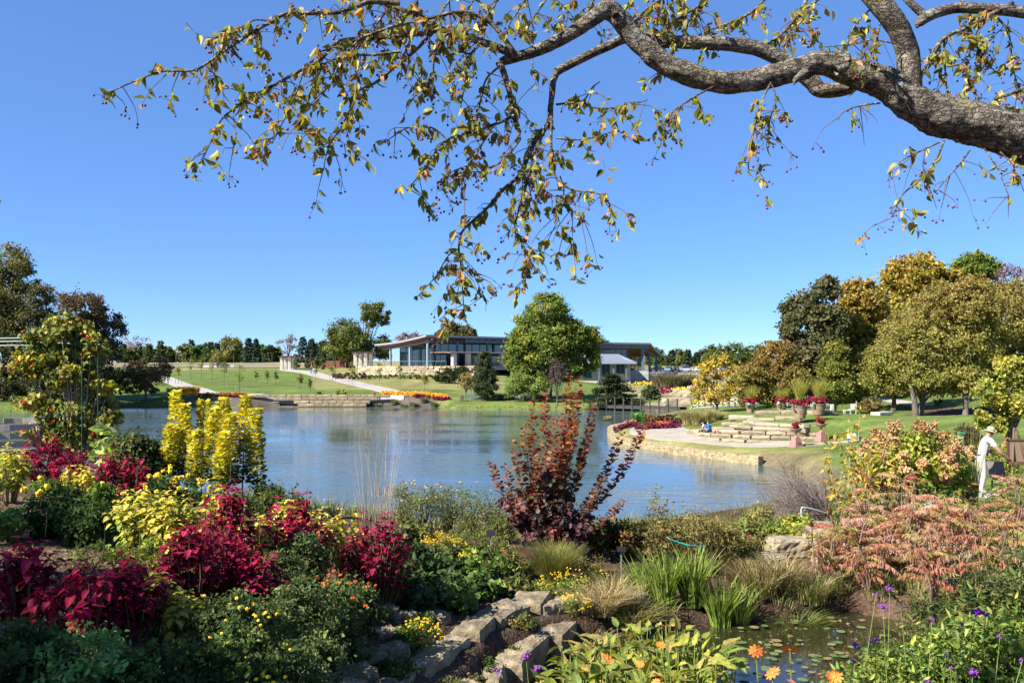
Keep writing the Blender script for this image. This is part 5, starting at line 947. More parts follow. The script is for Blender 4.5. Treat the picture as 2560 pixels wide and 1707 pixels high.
for i, (u_, d_, w1, lab) in enumerate(((1640, 126, 3.2, 'tan boulder beside the boardwalk'), (1690, 126, 4.2, 'pale boulder right of the boardwalk posts'), (1740, 128, 4.0, 'boulder on the slope behind the rope rail'), (1620, 140, 3.0, 'flat boulder below the small pine'), (1745, 150, 3.4, 'square tan block beside the yellow flowers'), (1850, 118, 4.5, 'long pale boulder behind the leftmost flower pot'), (1700, 139, 3.5, 'boulder under the yellow flower patch'))):
    b = G(u_, d_); t = thing('boulder', b, lab, 'boulder'); block_obj(t, 'rock', b+[0, 0, .35], w1, 1.8, 1.3, rng.uniform(-.3, .3), M_STONE, rough=.12)
# lake-side plantings across the water
MUM = [(.75, .36, .03), (.8, .48, .05), (.6, .28, .03)]
bed('orange_mums', 'strip of orange and yellow flowers above the far shore mulch', line(957, 141, 1005, 140.6, 12)+line(1010, 140.3, 1118, 138.2, 22), 170, .2, MUM, .75, r=.62)
bed('magenta_mums', 'dark magenta flowers under the orange strip on the far shore', line(1040, 139.0, 1062, 138.6, 5)+line(1088, 138.0, 1120, 137.4, 7), 150, .2, [(.22, .015, .07), (.15, .01, .05)], .6, r=.5)
bed('yellow_mums', 'low yellow flower strip at the foot of the left path', line(468, 139.5, 492, 139.2, 6), 150, .22, [(.75, .46, .03), (.7, .36, .02)], .6, r=.6)
bed('dark_red_mums', 'dark red flowers along the promenade left of the steps', line(500, 137.8, 620, 137.6, 22), 90, .2, [(.2, .03, .04), (.3, .05, .03), (.5, .3, .05)], .5, r=.5)
for i, (u_, d_) in enumerate(((432, 141), (446, 141.5), (460, 141.5), (474, 141.3), (485, 141))): clump_thing('red_tipped_grass', 'red tipped ornamental grass beside the left path, %s from the left' % ORD[i], u_, d_, 380, 1.7, 1.0, [(.42, .30, .06), (.34, .27, .05), (.40, .12, .05)], .09, .7, group='red tipped grasses by the left path')
for i, u_ in enumerate((945, 985, 1010, 1034, 1060, 1085)): clump_thing('shore_grass', 'pale grass tuft on the far mulch bank, %s from the left' % ORD[i], u_, 136.6+.8*math.sin(i*2), 260, 1.1, .7, [(.20, .19, .08), (.14, .15, .06)], .07, .4, group='grass tufts on the far mulch bank')
for i, u_ in enumerate((838, 852, 868, 884, 900, 912)):
    b = G(u_, 186-i*.6); t = thing('maroon_shrub', b, 'low maroon shrub left of the terrace wall, %s from the left' % ORD[i], 'shrub', 'maroon shrubs by the terrace wall'); mb = MB(); puff(mb, b+[0, 0, .7], (.9, .9, .75), 500, .24, [(.07, .03, .035), (.10, .045, .04), (.06, .05, .03)]); mb.build('crown', M_LEAF, t)
for i, u_ in enumerate(np.linspace(925, 1090, 14)):
    b = G(u_, 184.5-(u_-925)*.035); t = thing('edging_shrub', b, 'small green shrub at the foot of the terrace wall, number %d from the left' % (i+1) if False else 'small green shrub at the foot of the terrace wall', 'shrub', 'small shrubs along the terrace wall'); mb = MB(); puff(mb, b+[0, 0, .5], (.6, .6, .5), 260, .24, [(.10, .12, .035), (.07, .09, .03)]); mb.build('crown', M_LEAF, t)
# bench between two square planters on the far bank
M_PLANT = plain('brown_square_planter', (.12, .085, .075), .7)
bt = thing('park_bench', G(1178, 136), 'grey bench between two planters on the far bank', 'bench'); b = np.array(bt.location)
for k in range(4): mb = MB(); mb.add(*box(b[0], b[1]-.25+.14*k, b[2]+.45, 1.9, .12, .04)); mb.build('seat_slat', M_STEEL, bt)
for k in range(4): mb = MB(); mb.add(*box(b[0], b[1]+.3+.02*k, b[2]+.6+.13*k, 1.9, .03, .11)); mb.build('back_slat', M_STEEL, bt)
for s_ in (-.85, .85): mb = MB(); mb.add(*box(b[0]+s_, b[1], b[2]+.22, .07, .5, .44)); mb.build('leg', M_STEEL, bt)
for s_, lab in ((-1, 'square brown planter left of the far bank bench'), (1, 'square brown planter right of the far bank bench')):
    c = G(1178+s_*23, 136); t = thing('square_planter', c, lab, 'planter'); mb = MB(); V, Fa = box(0, 0, .33, .62, .62, .66); V[V[:, 2] < .1, :2] *= .75; mb.add(V+c, Fa); mb.build('tub', M_PLANT, t); mb = MB(); puff(mb, c+[0, 0, .85], (.42, .42, .3), 300, .12, [(.28, .28, .05), (.15, .18, .04), (.6, .55, .4)]); mb.build('foliage', M_LEAF, t)
for i, (u_, w1, h_, pal, lab) in enumerate(((1228, 2.4, 1.3, [(.085, .115, .07), (.11, .14, .09)], 'grey green shrub bank behind the far shore lawn'), (1265, 2.0, 1.0, [(.12, .15, .05), (.10, .14, .05)], 'yellow green low shrub on the far shore'), (1300, 2.3, .9, [(.16, .18, .16), (.12, .15, .10)], 'silvery lavender clump on the far shore'), (1350, 2.2, .8, [(.13, .17, .08), (.10, .13, .08)], 'low green clump below the large tree'), (1440, 2.0, 1.2, [(.07, .09, .03), (.1, .11, .03)], 'small shrub between the large tree and the cedar'), (1245, 1.2, .7, [(.28, .28, .06), (.2, .22, .05)], 'yellowish clump at the edge of the far planting'))):
    b = G(u_, 136.5+.4*i); t = thing('bank_shrub', b, lab, 'shrub'); mb = MB(); puff(mb, b+[0, 0, h_*.5], (w1*.8, w1*.6, h_*.6), 1500, .18, pal); mb.build('crown', M_LEAF, t)
b = G(1411, 133.5); t = thing('black_urn', b, 'dark urn planter standing under the large tree', 'urn'); mb = MB(); V, Fa = lathe([(0, 0), (.3, 0), (.3, .12), (.12, .2), (.12, .35), (.35, .6), (.42, .9), (.5, .95), (.5, 1.0), (0, .95)], 14); mb.add(V+b, Fa); mb.build('urn_body', M_BLACK, t); mb = MB(); puff(mb, b+[0, 0, 1.15], (.45, .45, .25), 250, .14, G_DARK); mb.build('foliage', M_LEAF, t)
# grass fringe along the natural shores
mb = MB()
for a, b in zip(LAKE, LAKE[1:]+LAKE[:1]):
    a = np.array(a); b = np.array(b); m = (a+b)/2; L_ = np.linalg.norm(b-a)
    if m[1] < 37 and m[0] < 11 or abs(m[0]) > 75: continue
    wallish = 52 < m[1] < 92 and m[0] > 5
    if wallish: continue
    n_ = int(L_*(6 if m[1] < 60 else 2.5)); tt = rng.uniform(0, 1, n_); nrm_ = np.array([(b-a)[1], -(b-a)[0]])/max(L_, .01)
    for k in tt:
        p = a+(b-a)*k+nrm_*rng.uniform(.0, .5); 
        if sdist(np.array([p[0]]), np.array([p[1]]), LAKE)[0] < 0: p = a+(b-a)*k-nrm_*rng.uniform(.0, .5)
        tuft(mb, (p[0], p[1], max(hz(*p), 0)-.03), 7, rng.uniform(.18, .45), .2, [(.20, .17, .07), (.12, .14, .04), (.26, .20, .10)], .05 if m[1] > 60 else .03, r0=.18, seg=2)
tag(mb.build('shoreline_grass', M_LEAF), 'rough tan and green grass fringe along the lake shores', 'grass', kind='stuff')
# ------------------------------------------------------------------ cars
M_TYRE = plain('tyre_rubber', (.02, .02, .02), .9); M_CARG = noise_mat('car_glass', (.02, .025, .03), (.03, .035, .04), 1, .05, 0, spec=.8)
def car(u_, d_, col, label, rz=0.0, suv=False):
    b = G(u_, d_, .16); t = thing('parked_car', b, label, 'car', 'cars in the parking lot' if d_ < 280 else None, rz); h1, h2 = (.95, 1.72) if suv else (.85, 1.42)
    prof = [(-2.2, .3), (-2.25, .6), (-2.1, h1), (-1.1, h1+.06), (2.0, h1+.03), (2.25, .7), (2.2, .3)]; V = []; 
    for y_, k in ((-.88, 1), (-.80, 1.0), (.80, 1.0), (.88, 1)): V += [(x_, y_, z_) for x_, z_ in prof]
    n = len(prof); mb = MB(); V = np.array(V); Fq = [[i+k*n, i+1+k*n, i+1+(k+1)*n, i+(k+1)*n] for k in (0, 1, 2) for i in range(n-1)]+[[n-1+k*n, k*n, (k+1)*n, n-1+(k+1)*n] for k in (0, 1, 2)]; o_ = np.array(t.location)
    mb.add(V+o_, Fq); mb.add(V[:n]+o_, [list(range(n))]); mb.add(V[3*n:]+o_, [list(range(n))[::-1]]); mb.build('body', plain('car_paint_%d' % u_, col, .25, spec=.6, bump=0, var=.03), t)
    cab = np.array([(-1.2, -.8, h1+.05), (-.65, -.62, h2), (1.0, -.62, h2), (1.75, -.8, h1+.05), (-1.2, .8, h1+.05), (-.65, .62, h2), (1.0, .62, h2), (1.75, .8, h1+.05)]); mb = MB(); mb.add(cab+o_, [[0, 1, 2, 3], [7, 6, 5, 4], [0, 4, 5, 1], [2, 6, 7, 3]]); mb.build('windows', M_CARG, t); mb = MB(); rr = cab[[1, 2, 6, 5]]; mb.add(np.vstack([rr+[0, 0, .01], rr+[0, 0, .06]])+o_, [[4, 5, 6, 7], [0, 1, 5, 4], [1, 2, 6, 5], [2, 3, 7, 6], [3, 0, 4, 7]]); mb.build('roof', bpy.data.materials['car_paint_%d' % u_], t)
    for x_ in (-1.35, 1.4):
        for y_ in (-.8, .8): mb = MB(); V, Fa = lathe([(0, -.1), (.2, -.1), (.33, -.1), (.33, .1), (.2, .1), (0, .1)], 14); mb.add(np.stack([V[:, 0]+x_, V[:, 2]+y_, V[:, 1]+.33], 1)+o_, Fa); wh = mb.build('wheel', M_TYRE, t); mb = MB(); V, Fa = lathe([(0, -.115), (.19, -.115), (.2, -.1), (.2, .1), (.19, .115), (0, .115)], 12); mb.add(np.stack([V[:, 0]+x_, V[:, 2]+y_, V[:, 1]+.33], 1)+o_, Fa); mb.build('rim', M_FASC, wh)
for u_, col, lab, suv, rz in ((1642, (.02, .02, .025), 'black car parked nearest the building', True, 0), (1672, (.10, .2, .27), 'teal blue car parked right of the black one', False, 1.2), (1690, (.05, .05, .06), 'dark grey car parked between the teal and the white one', True, 1.3), (1713, (.5, .5, .5), 'white car parked behind the rubble wall', True, .15), (1756, (.32, .42, .5), 'pale blue car parked right of the white one', False, .4), (1812, (.4, .42, .45), 'silver car parked behind the yellow tree', False, .2)): car(u_, 260, col, lab, rz, suv)
car(552, 259, (.03, .03, .04), 'dark car on the road above the lawn', 0)
b = G(525, 256.5); t = thing('low_wall_sign', b, 'long low white block beside the road above the lawn', 'low wall'); mb = MB(); V, Fa = block_mesh(4.2, .6, .7, .01); mb.add(V+b+[0, 0, .4], Fa); mb.build('block', M_CREAM, t)
b = G(582, 257); t = thing('low_wall_sign', b, 'small white block right of the dark car above the lawn', 'low wall'); mb = MB(); V, Fa = block_mesh(1.1, .6, .8, .02); mb.add(V+b+[0, 0, .4], Fa); mb.build('block', M_CREAM, t)
fs = thing('post_fence', (*xy(600, 300), 7.5), 'line of thin wooden posts along the field road', 'fence')
for u_ in np.linspace(440, 800, 16): p = G(u_, 303); mb = MB(); V, Fa = tube([p, p+[0, 0, 3.2]], .09, 5); mb.add(V, Fa); mb.build('post', M_BARK, fs)
# ------------------------------------------------------------------ near garden: helpers
LM = {}
def leaf_mesh(key, T, mat):
    k = (key, mat.name)
    if k not in LM: m_ = MB(); m_.add(T[0], T[1]); LM[k] = m_.mesh('leaf', mat, smooth=False)
    return LM[k]
def leaf_objs(parent, name, meshes, pos, dirv, nrm, size):
    """one object per leaf, sharing mesh data"""
    off = np.array(parent.location); pos = np.asarray(pos)-off; a = norm(dirv); sd = norm(np.cross(a, nrm)); nr = np.cross(sd, a); size = np.broadcast_to(size, (len(pos),))
    for i in range(len(pos)):
        o = bpy.data.objects.new(name, meshes[int(rng.integers(0, len(meshes)))]); s_ = size[i]
        M = Matrix(((sd[i, 0]*s_, a[i, 0]*s_, nr[i, 0]*s_, pos[i, 0]), (sd[i, 1]*s_, a[i, 1]*s_, nr[i, 1]*s_, pos[i, 1]), (sd[i, 2]*s_, a[i, 2]*s_, nr[i, 2]*s_, pos[i, 2]), (0, 0, 0, 1)))
        COL.objects.link(o); o.parent = parent; o.matrix_basis = M
def stems_to(mb, base, tips, r0=.006, bow=.15, col=(1, 1, 1), r1=.002):
    for t in tips: base_ = np.asarray(base)+rng.normal(0, .03, 3)*[1, 1, 0]; m = (base_+t)/2+[0, 0, bow*np.linalg.norm(t-base_)]; mb.add(*tube(spline([base_, m, t], 5), np.linspace(r0, r1, 5), 4))
OVS = [ovate(.33, c, f, .02, .34) for c, f in ((-.35, .08), (-.2, .12), (-.5, .05))]
RED_M = leaf_mat('coleus_red', .34, .6, [(.24, .006, .026), (.34, .012, .05), (.17, .005, .02), (.42, .03, .085), (.11, .004, .012)], spec=.08)
YEL_M = leaf_mat('coleus_yellow', .32, .6, [(.52, .42, .06), (.58, .48, .10), (.44, .37, .05), (.36, .34, .045), (.55, .42, .07)])
def coleus(label, u, d, h, r, red=True, ns=16, leaf=.088, nodes_=7, spike=1):
    ns = int(ns*1.7)
    b = G(u, d); t = thing('coleus_plant', b, label, 'plant', 'red coleus plants' if red else 'yellow coleus plants'); mat = RED_M if red else YEL_M
    P_, D_, N_, Z_ = [], [], [], []; sm = MB()
    for s_ in range(ns):
        a = rng.uniform(0, 6.28); rr = r*math.sqrt(rng.uniform(0, 1)); hh = h*(1-.45*(rr/r)**2)*rng.uniform(.85, 1.08); top = b+[rr*math.cos(a), rr*math.sin(a), hh]; root = b+[rr*.35*math.cos(a), rr*.35*math.sin(a), 0]; mid = root*.45+top*.55+[0, 0, .05*h]
        cv = spline([root, mid, top], 20); sm.add(*tube(cv[::4], np.linspace(.006, .003, 5), 4)); ph = rng.uniform(0, 3.14)
        for k in range(nodes_):
            f = .30+.70*k/(nodes_-1); p = cv[min(19, int(f*19))]
            for q in range(3 if k == nodes_-1 else 2):
                an = ph+k*1.57+q*(2.1 if k == nodes_-1 else 3.14)+rng.normal(0, .25); o_ = np.array([math.cos(an), math.sin(an), 0]); dr = rng.uniform(-.55, .15) if k < nodes_-1 else rng.uniform(-.1, .5)
                P_.append(p+o_*.012); D_.append(o_+[0, 0, dr]); N_.append(np.array([0, 0, 1])+o_*.5*(-dr+.3)+rng.normal(0, .2, 3)); Z_.append(leaf*rng.uniform(.7, 1.15)*(1.0-.35*(k == nodes_-1)))
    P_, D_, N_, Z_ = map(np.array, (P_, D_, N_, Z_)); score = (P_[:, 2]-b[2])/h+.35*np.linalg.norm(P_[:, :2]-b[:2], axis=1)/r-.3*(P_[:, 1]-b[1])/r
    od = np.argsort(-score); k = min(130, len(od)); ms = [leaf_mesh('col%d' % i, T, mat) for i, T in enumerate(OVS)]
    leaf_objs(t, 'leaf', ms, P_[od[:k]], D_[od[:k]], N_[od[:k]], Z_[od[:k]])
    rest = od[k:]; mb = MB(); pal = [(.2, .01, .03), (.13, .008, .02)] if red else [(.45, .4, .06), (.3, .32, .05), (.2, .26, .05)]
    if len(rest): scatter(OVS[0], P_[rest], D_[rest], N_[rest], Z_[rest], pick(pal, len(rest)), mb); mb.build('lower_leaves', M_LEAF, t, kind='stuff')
    for s_ in range(spike): p = b+[rng.normal(0, r*.4), rng.normal(0, r*.4), h*.95]; sm.add(*tube([p, p+[.01, 0, .1], p+[.0, .02, .2]], [.002, .003, .001], 5))
    sm.build('stems', M_STEM, t, kind='stuff'); return t
def bush(name, label, u, d, h, r, n, size, pal, T=T_OV, cat='plant', group=None, mat=None, ns=10, clump=.3, z0=.25, flowers=None, top=None, sq=1.0, parts=0, pmat=None, shell=.5, orient=.7, hang=.0, colj=.2, dz=0, kind='stuff'):
    """leafy plant: stems from the base and clumps of leaves; flowers = (name, count, radius, material, template)"""
    b = G(u, d, dz); t = thing(name, b, label, cat, group); mb = MB(); el = [(b[0], b[1], b[2]+h*(z0+(1-z0)*.5), r, r*sq, h*(1-z0)*.55)]
    ce = foliage_cloud(mb, el, n, size, pal, T=T, clump=clump, cmin=12, top=top, shell=shell, orient=orient, hang=hang, colj=colj); mb.build('leaves', mat or M_LEAF, t, kind=kind)
    sm = MB(); stems_to(sm, b, ce[rng.permutation(len(ce))[:ns]], .006+.004*h); sm.build('stems', M_STEM, t, kind='stuff')
    if flowers:
        for fn, cnt, fr, fm, zr in flowers:
            off = rdir(cnt, .6); off[:, 2] = np.abs(off[:, 2]); pos = b+[0, 0, h*(z0+(1-z0)*.5)]+off*[r*1.0, r*sq*1.0, h*(1-z0)*.6]*rng.uniform(.85, 1.08, (cnt, 1))
            heads(t, fn, pos, fr, fm)
    return t
def ballmesh(key, mat, jit=.12, sq=.8):
    """ruffled flower head: petals standing out all round a small core"""
    if key not in LM:
        m_ = MB(); n = 34; dr = rdir(n); pos = dr*.55*[1, 1, sq]; tg = np.cross(dr, rdir(n)); scatter(T_RND, pos-norm(tg)*.25, norm(tg)+dr*.35, dr+rng.normal(0, .35, (n, 3)), rng.uniform(.5, .8, n), np.ones(3), m_, 0); V, Fa = ICO; m_.add(V*.5*[1, 1, sq], Fa); LM[key] = m_.mesh('flower', mat, smooth=False)
    return LM[key]
def heads(parent, name, pos, r, mat, sq=.75):
    me = ballmesh('ball_'+mat.name+str(sq), mat, sq=sq); off = np.array(parent.location)
    for p in pos: o = bpy.data.objects.new(name, me); COL.objects.link(o); o.parent = parent; o.location = [float(c) for c in np.asarray(p)-off]; s_ = r*rng.uniform(.75, 1.2); o.scale = (s_, s_, s_); o.rotation_euler = (rng.normal(0, .3), rng.normal(0, .3), rng.uniform(0, 6))
def daisy_mesh(key, mat, mat2, n=9, wd=.34, cup=.12):
    if key not in LM:
        m_ = MB(); 
        for k in range(n):
            a = 2*math.pi*k/n; c, s_ = math.cos(a), math.sin(a); V = np.array([(.12, 0, .02), (.55, -wd*.5, cup), (.95, -wd*.25, cup*.7), (1, 0, cup*.5), (.95, wd*.25, cup*.7), (.55, wd*.5, cup)]); V[:, 2] += random.uniform(-.05, .05)
            m_.add(np.stack([V[:, 0]*c-V[:, 1]*s_, V[:, 0]*s_+V[:, 1]*c, V[:, 2]], 1), [[0, 1, 2], [0, 2, 3], [0, 3, 4], [0, 4, 5]])
        V, Fa = ICO; m_.add(V*[.22, .22, .14]+[0, 0, .06], Fa, m=1); LM[key] = m_.mesh('flower', [mat, mat2])
    return LM[key]
def flower_at(parent, name, me, p, r, tilt=(0, 0)):
    o = bpy.data.objects.new(name, me); COL.objects.link(o); o.parent = parent; o.location = [float(c) for c in np.asarray(p)-np.array(parent.location)]; o.scale = (r, r, r); o.rotation_euler = (tilt[0], tilt[1], rng.uniform(0, 6)); return o
F_YEL = plain('yellow_petal', (.78, .52, .03), .6, var=.2, scale=60, bump=0); F_MAR = plain('marigold_petal', (.80, .58, .03), .6, var=.2, scale=50, bump=.3); F_ORG = plain('orange_petal', (.72, .13, .02), .6, var=.25, scale=60, bump=0); F_TITH = plain('deep_orange_petal', (.78, .17, .02), .6, var=.15, scale=30, bump=.1)
F_RED = plain('red_petal', (.5, .02, .015), .6, bump=0); F_PUR = plain('purple_petal', (.26, .06, .34), .6, var=.3, scale=60, bump=.2); F_MAG = plain('magenta_petal', (.42, .05, .42), .6, var=.2, bump=.2); F_BLU = plain('violet_petal', (.09, .05, .35), .6, bump=0); F_PINK = plain('pink_petal', (.5, .06, .12), .6, bump=0); F_RIPE = plain('orange_berry', (.55, .09, .02), .3, var=.2, bump=0); F_DISC = plain('golden_disc', (.5, .25, .03), .8)
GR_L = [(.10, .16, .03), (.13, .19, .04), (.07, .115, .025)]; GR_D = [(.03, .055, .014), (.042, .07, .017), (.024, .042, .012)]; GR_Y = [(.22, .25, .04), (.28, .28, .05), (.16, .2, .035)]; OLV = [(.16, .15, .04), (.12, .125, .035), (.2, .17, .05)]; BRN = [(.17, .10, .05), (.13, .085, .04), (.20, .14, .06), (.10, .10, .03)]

# ------------------------------------------------------------------ left: coleus borders
for a in [('large crimson coleus in the lower left corner, leftmost', 75, 5.9, .66, .30, 17), ('crimson coleus behind the lime leaves in the lower left', 215, 5.8, .60, .32, 18), ('crimson coleus touching the small yellow coleus, lower left', 335, 6.1, .60, .30, 16),
          ('crimson coleus spilling over the fine leaved shrub, nearest of the middle group', 470, 7.2, .78, .30, 18), ('crimson coleus at the right end of the middle group', 625, 7.5, .76, .34, 20), ('crimson coleus in the middle of the border, centre of the group', 545, 7.6, .86, .34, 20), ('tall crimson coleus rising among yellow coleus', 565, 8.5, 1.05, .34, 20),
          ('tall crimson coleus against the lake, left of the big one', 755, 9.4, 1.06, .38, 22), ('crimson coleus in the yellow border right of centre', 700, 9.0, .95, .28, 14), ('biggest round crimson coleus beside the lake edge', 945, 9.8, 1.18, .44, 34),
          ('crimson coleus in front of the curved wooden bench', 110, 12.9, .86, .36, 20), ('crimson coleus right of the one by the bench', 175, 12.6, .74, .28, 13), ('crimson coleus left of the yellow marigolds', 260, 12.4, .74, .34, 16), ('crimson coleus touching the marigolds', 335, 12.4, .78, .28, 14)]: coleus(a[0], a[1], a[2], a[3], a[4], True, a[5])
for a in [('bright yellow coleus mound left of the crimson group', 350, 8.9, .74, .34, 24), ('bright yellow coleus between mounds, centre left', 430, 8.8, .78, .30, 20), ('yellow coleus behind the tall crimson one', 520, 9.4, .92, .34, 18), ('yellow coleus under the tall crimson one', 610, 9.1, .80, .26, 14), ('yellow coleus in the middle of the long border', 665, 8.9, .78, .24, 14), ('yellow coleus behind crimson near the lake', 800, 10.2, 1.0, .30, 18),
          ('yellow coleus beside the biggest crimson mound', 870, 10.4, 1.02, .30, 18), ('small yellow coleus in the lower left foreground', 385, 6.4, .50, .20, 12), ('small yellow coleus right of it in the lower left', 455, 6.3, .42, .2, 10), ('yellow coleus at the left edge in front of the bench', 20, 11.3, .78, .34, 20), ('dull yellow coleus in the shade left of the marigolds', 200, 11.6, .64, .26, 12), ('yellow coleus along the back of the border', 715, 9.9, .95, .26, 14)]: coleus(a[0], a[1], a[2], a[3], a[4], False, a[5], leaf=.085)
# golden columnar shrubs
GOLD = [(.64, .56, .09), (.56, .50, .07), (.68, .60, .15), (.46, .43, .06)]
for i, (u, vt, d) in enumerate(((449, 978, 14.6), (468, 1010, 14.4), (503, 1001, 14.8), (524, 1020, 14.4), (560, 996, 14.9), (570, 1034, 14.3), (604, 990, 14.7), (646, 1022, 14.5), (424, 1061, 14.2), (550, 1082, 13.8), (487, 1075, 14.0))):
    b = G(u, d); h = Zv(vt, d)-b[2]; t = thing('golden_column_shrub', b, 'golden upright columnar shrub by the lake, %s' % ['tallest at the left', 'second from the left', 'third from the left', 'fourth from the left', 'tall and slim in the middle', 'shorter one in front of the middle', 'tall one right of the middle', 'rightmost and leaning', 'short one at the left end', 'short one in front at the centre', 'short one in front at the left'][i], 'shrub', 'golden columnar shrubs')
    n = int(760*h/1.7); f = rng.uniform(.12, 1, n)**.8; a = rng.uniform(0, 6.28, n); lean = rng.normal(0, .05, 2); rr = .092*(1-.45*f**5)*(1+.12*np.sin(f*19+i))*rng.uniform(.5, 1.15, n)
    pos = np.stack([b[0]+rr*np.cos(a)+lean[0]*f, b[1]+rr*np.sin(a)+lean[1]*f, b[2]+h*f], 1); o_ = np.stack([np.cos(a), np.sin(a), rng.uniform(.1, .8, n)], 1); k = np.clip((f-.22)*2.2+rng.normal(0, .12, n), 0, 1)[:, None]
    mb = MB(); scatter(T_RND, pos, o_, np.stack([-np.cos(a)*.5, -np.sin(a)*.5, np.ones(n)], 1)+rng.normal(0, .35, (n, 3)), rng.uniform(.05, .085, n), pick(GOLD, n)*k+pick(GR_D, n)*1.3*(1-k), mb); mb.build('leaves', M_LEAF, t, kind='stuff')
    mt = MB(); mt.add(*tube([b-[0, 0, .05], b+[lean[0]*.5, lean[1]*.5, h*.5], b+[lean[0], lean[1], h*.95]], [.014, .01, .003], 5)); mt.build('stems', M_STEM, t)
# marigolds
for i, (u, d, h, r, nf, lab) in enumerate(((415, 11.6, .66, .26, 22, 'marigold mound with the largest yellow blooms left of the columns'), (470, 11.9, .6, .28, 16, 'marigold mound just under the golden columns'), (390, 10.6, .46, .22, 9, 'low marigold in front of the big marigold mound'), (320, 10.8, .42, .24, 7, 'marigold plant with few blooms under the crimson coleus'), (120, 10.6, .42, .28, 9, 'low marigold at the left near the mulch'), (215, 11.0, .45, .22, 5, 'marigold with two or three blooms in the shade'))): bush('marigold_plant', lab, u, d, h, r, 700, .07, GR_D+GR_L[:1], T_NAR, flowers=[('bloom', nf, .045, F_MAR, 1)], z0=.15, group='yellow marigolds')
bush('zinnia_plant', 'plant with small red blooms in front of the crimson coleus', 240, 11.0, .38, .3, 500, .06, GR_D, flowers=[('bloom', 10, .022, F_ORG, 1)], z0=.1)
bush('pepper_plant', 'bright green leafy plant beside the pale flat rock', 240, 9.9, .55, .2, 600, .085, GR_L, T_LAN, z0=.15)
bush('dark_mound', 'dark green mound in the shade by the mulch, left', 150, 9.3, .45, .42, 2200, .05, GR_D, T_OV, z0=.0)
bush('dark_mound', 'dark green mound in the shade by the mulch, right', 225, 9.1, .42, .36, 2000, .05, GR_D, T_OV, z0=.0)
bush('trailing_weed', 'straggly weed at the edge of the mulch path', 225, 7.9, .22, .34, 260, .05, OLV+GR_L, T_LAN, z0=0)
bush('green_fringe', 'pale green fringe plants under the yellow coleus', 360, 7.9, .36, .36, 1200, .045, GR_Y+GR_L, T_LAN, z0=0)
bush('green_fringe', 'pale green fringe plants left of the crimson group', 425, 7.5, .34, .28, 1000, .045, GR_L+OLV, T_LAN, z0=0)
bush('leafy_weed', 'green leafy clump at the left edge by the mulch', 8, 8.8, .34, .3, 800, .06, GR_L, z0=0)
bush('vine_shrub', 'bushy green shrub between the arbor and the golden columns', 330, 14.2, .95, .5, 3200, .075, GR_D+OLV, z0=.05, cat='shrub')
bush('vine_shrub', 'dull green shrub left of the golden columns', 385, 14.4, .8, .4, 2000, .07, GR_D+[(.13, .09, .04)], z0=.05, cat='shrub')
bush('vine_shrub', 'dark low shrub right of the golden columns', 655, 13.6, .45, .4, 1800, .06, GR_D, z0=.0, cat='shrub')
bush('vine_shrub', 'dark shrub behind the yellow border near the lake', 700, 13.2, .55, .45, 2000, .06, GR_D+OLV, z0=.0, cat='shrub')
bush('elephant_ear', 'pale big leaved plant at the foot of the arbor', 262, 15.2, 1.0, .3, 60, .16, [(.22, .28, .06), (.30, .34, .12)], T_WIDE, z0=.3)
block_obj(thing('flat_rock', G(305, 10.3), 'pale flat rock beside the bright green plant', 'rock'), 'rock', G(305, 10.3, .12), .62, .45, .26, .1, M_STONE_D, rough=.06)
# lime leaves and fine shrubs of the lower left
bush('lime_groundcover', 'bright green leafy mound in a patch of sun, bottom left', 225, 5.05, .40, .34, 2200, .036, [(.16, .26, .06), (.22, .32, .10), (.12, .2, .05)], T_OV, z0=0)
bush('lime_groundcover', 'green leafy mound at the bottom right of the lime patch', 300, 4.9, .30, .28, 1500, .036, GR_L+GR_D, z0=0)
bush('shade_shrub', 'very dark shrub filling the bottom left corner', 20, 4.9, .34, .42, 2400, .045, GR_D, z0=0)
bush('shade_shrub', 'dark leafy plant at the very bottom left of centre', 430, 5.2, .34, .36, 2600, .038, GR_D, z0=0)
FINE = [(.065, .09, .028), (.095, .125, .038), (.15, .17, .05), (.045, .065, .02)]
for u, d, h, r, lab in ((640, 6.8, .5, .36, 'fine leaved dark green shrub below the middle crimson group'), (750, 7.4, .72, .42, 'large fine leaved green shrub in the centre of the left foreground'), (845, 8.3, .66, .36, 'fine leaved green shrub under the biggest crimson coleus'), (700, 8.2, .62, .34, 'fine leaved shrub under the yellow border'), (590, 6.2, .55, .34, 'low fine leaved shrub in front of the small yellow coleus'), (760, 6.3, .5, .36, 'dark fine leaved shrub above the rubble stones'), (690, 5.7, .42, .34, 'low dark shrub at the bottom left of centre')): bush('cotoneaster_shrub', lab, u, d, h, r, 5200, .032, FINE, T_OV, 'shrub', 'fine leaved shrubs', z0=.0, clump=.2, shell=.35, ns=16)
for u, d, h, r, c, fm, lab in ((835, 7.9, .72, .3, 26, F_ORG, 'lantana with small orange flower heads under the big crimson coleus'), (895, 8.4, .6, .24, 14, F_ORG, 'lantana with orange flower heads nearest the rubble stones'), (760, 8.8, .8, .26, 12, F_ORG, 'lantana with scattered orange heads behind the fine leaved shrub')): bush('lantana_plant', lab, u, d, h, r, 1300, .042, GR_D+FINE, T_OV, flowers=[('flower_head', c, .02, fm, 1)], z0=.1)
for u, d, h, r, c, lab in ((625, 5.5, .62, .26, 22, 'lantana with yellow flower heads at the bottom left of centre'), (560, 5.2, .4, .24, 8, 'low lantana with a few yellow heads at the bottom edge'), (690, 5.1, .34, .26, 16, 'lantana with many yellow heads near the bottom edge')): bush('lantana_plant', lab, u, d, h, r, 700, .045, GR_L+GR_D, T_OV, flowers=[('flower_head', c, .014, F_MAR, 1)], z0=.05)
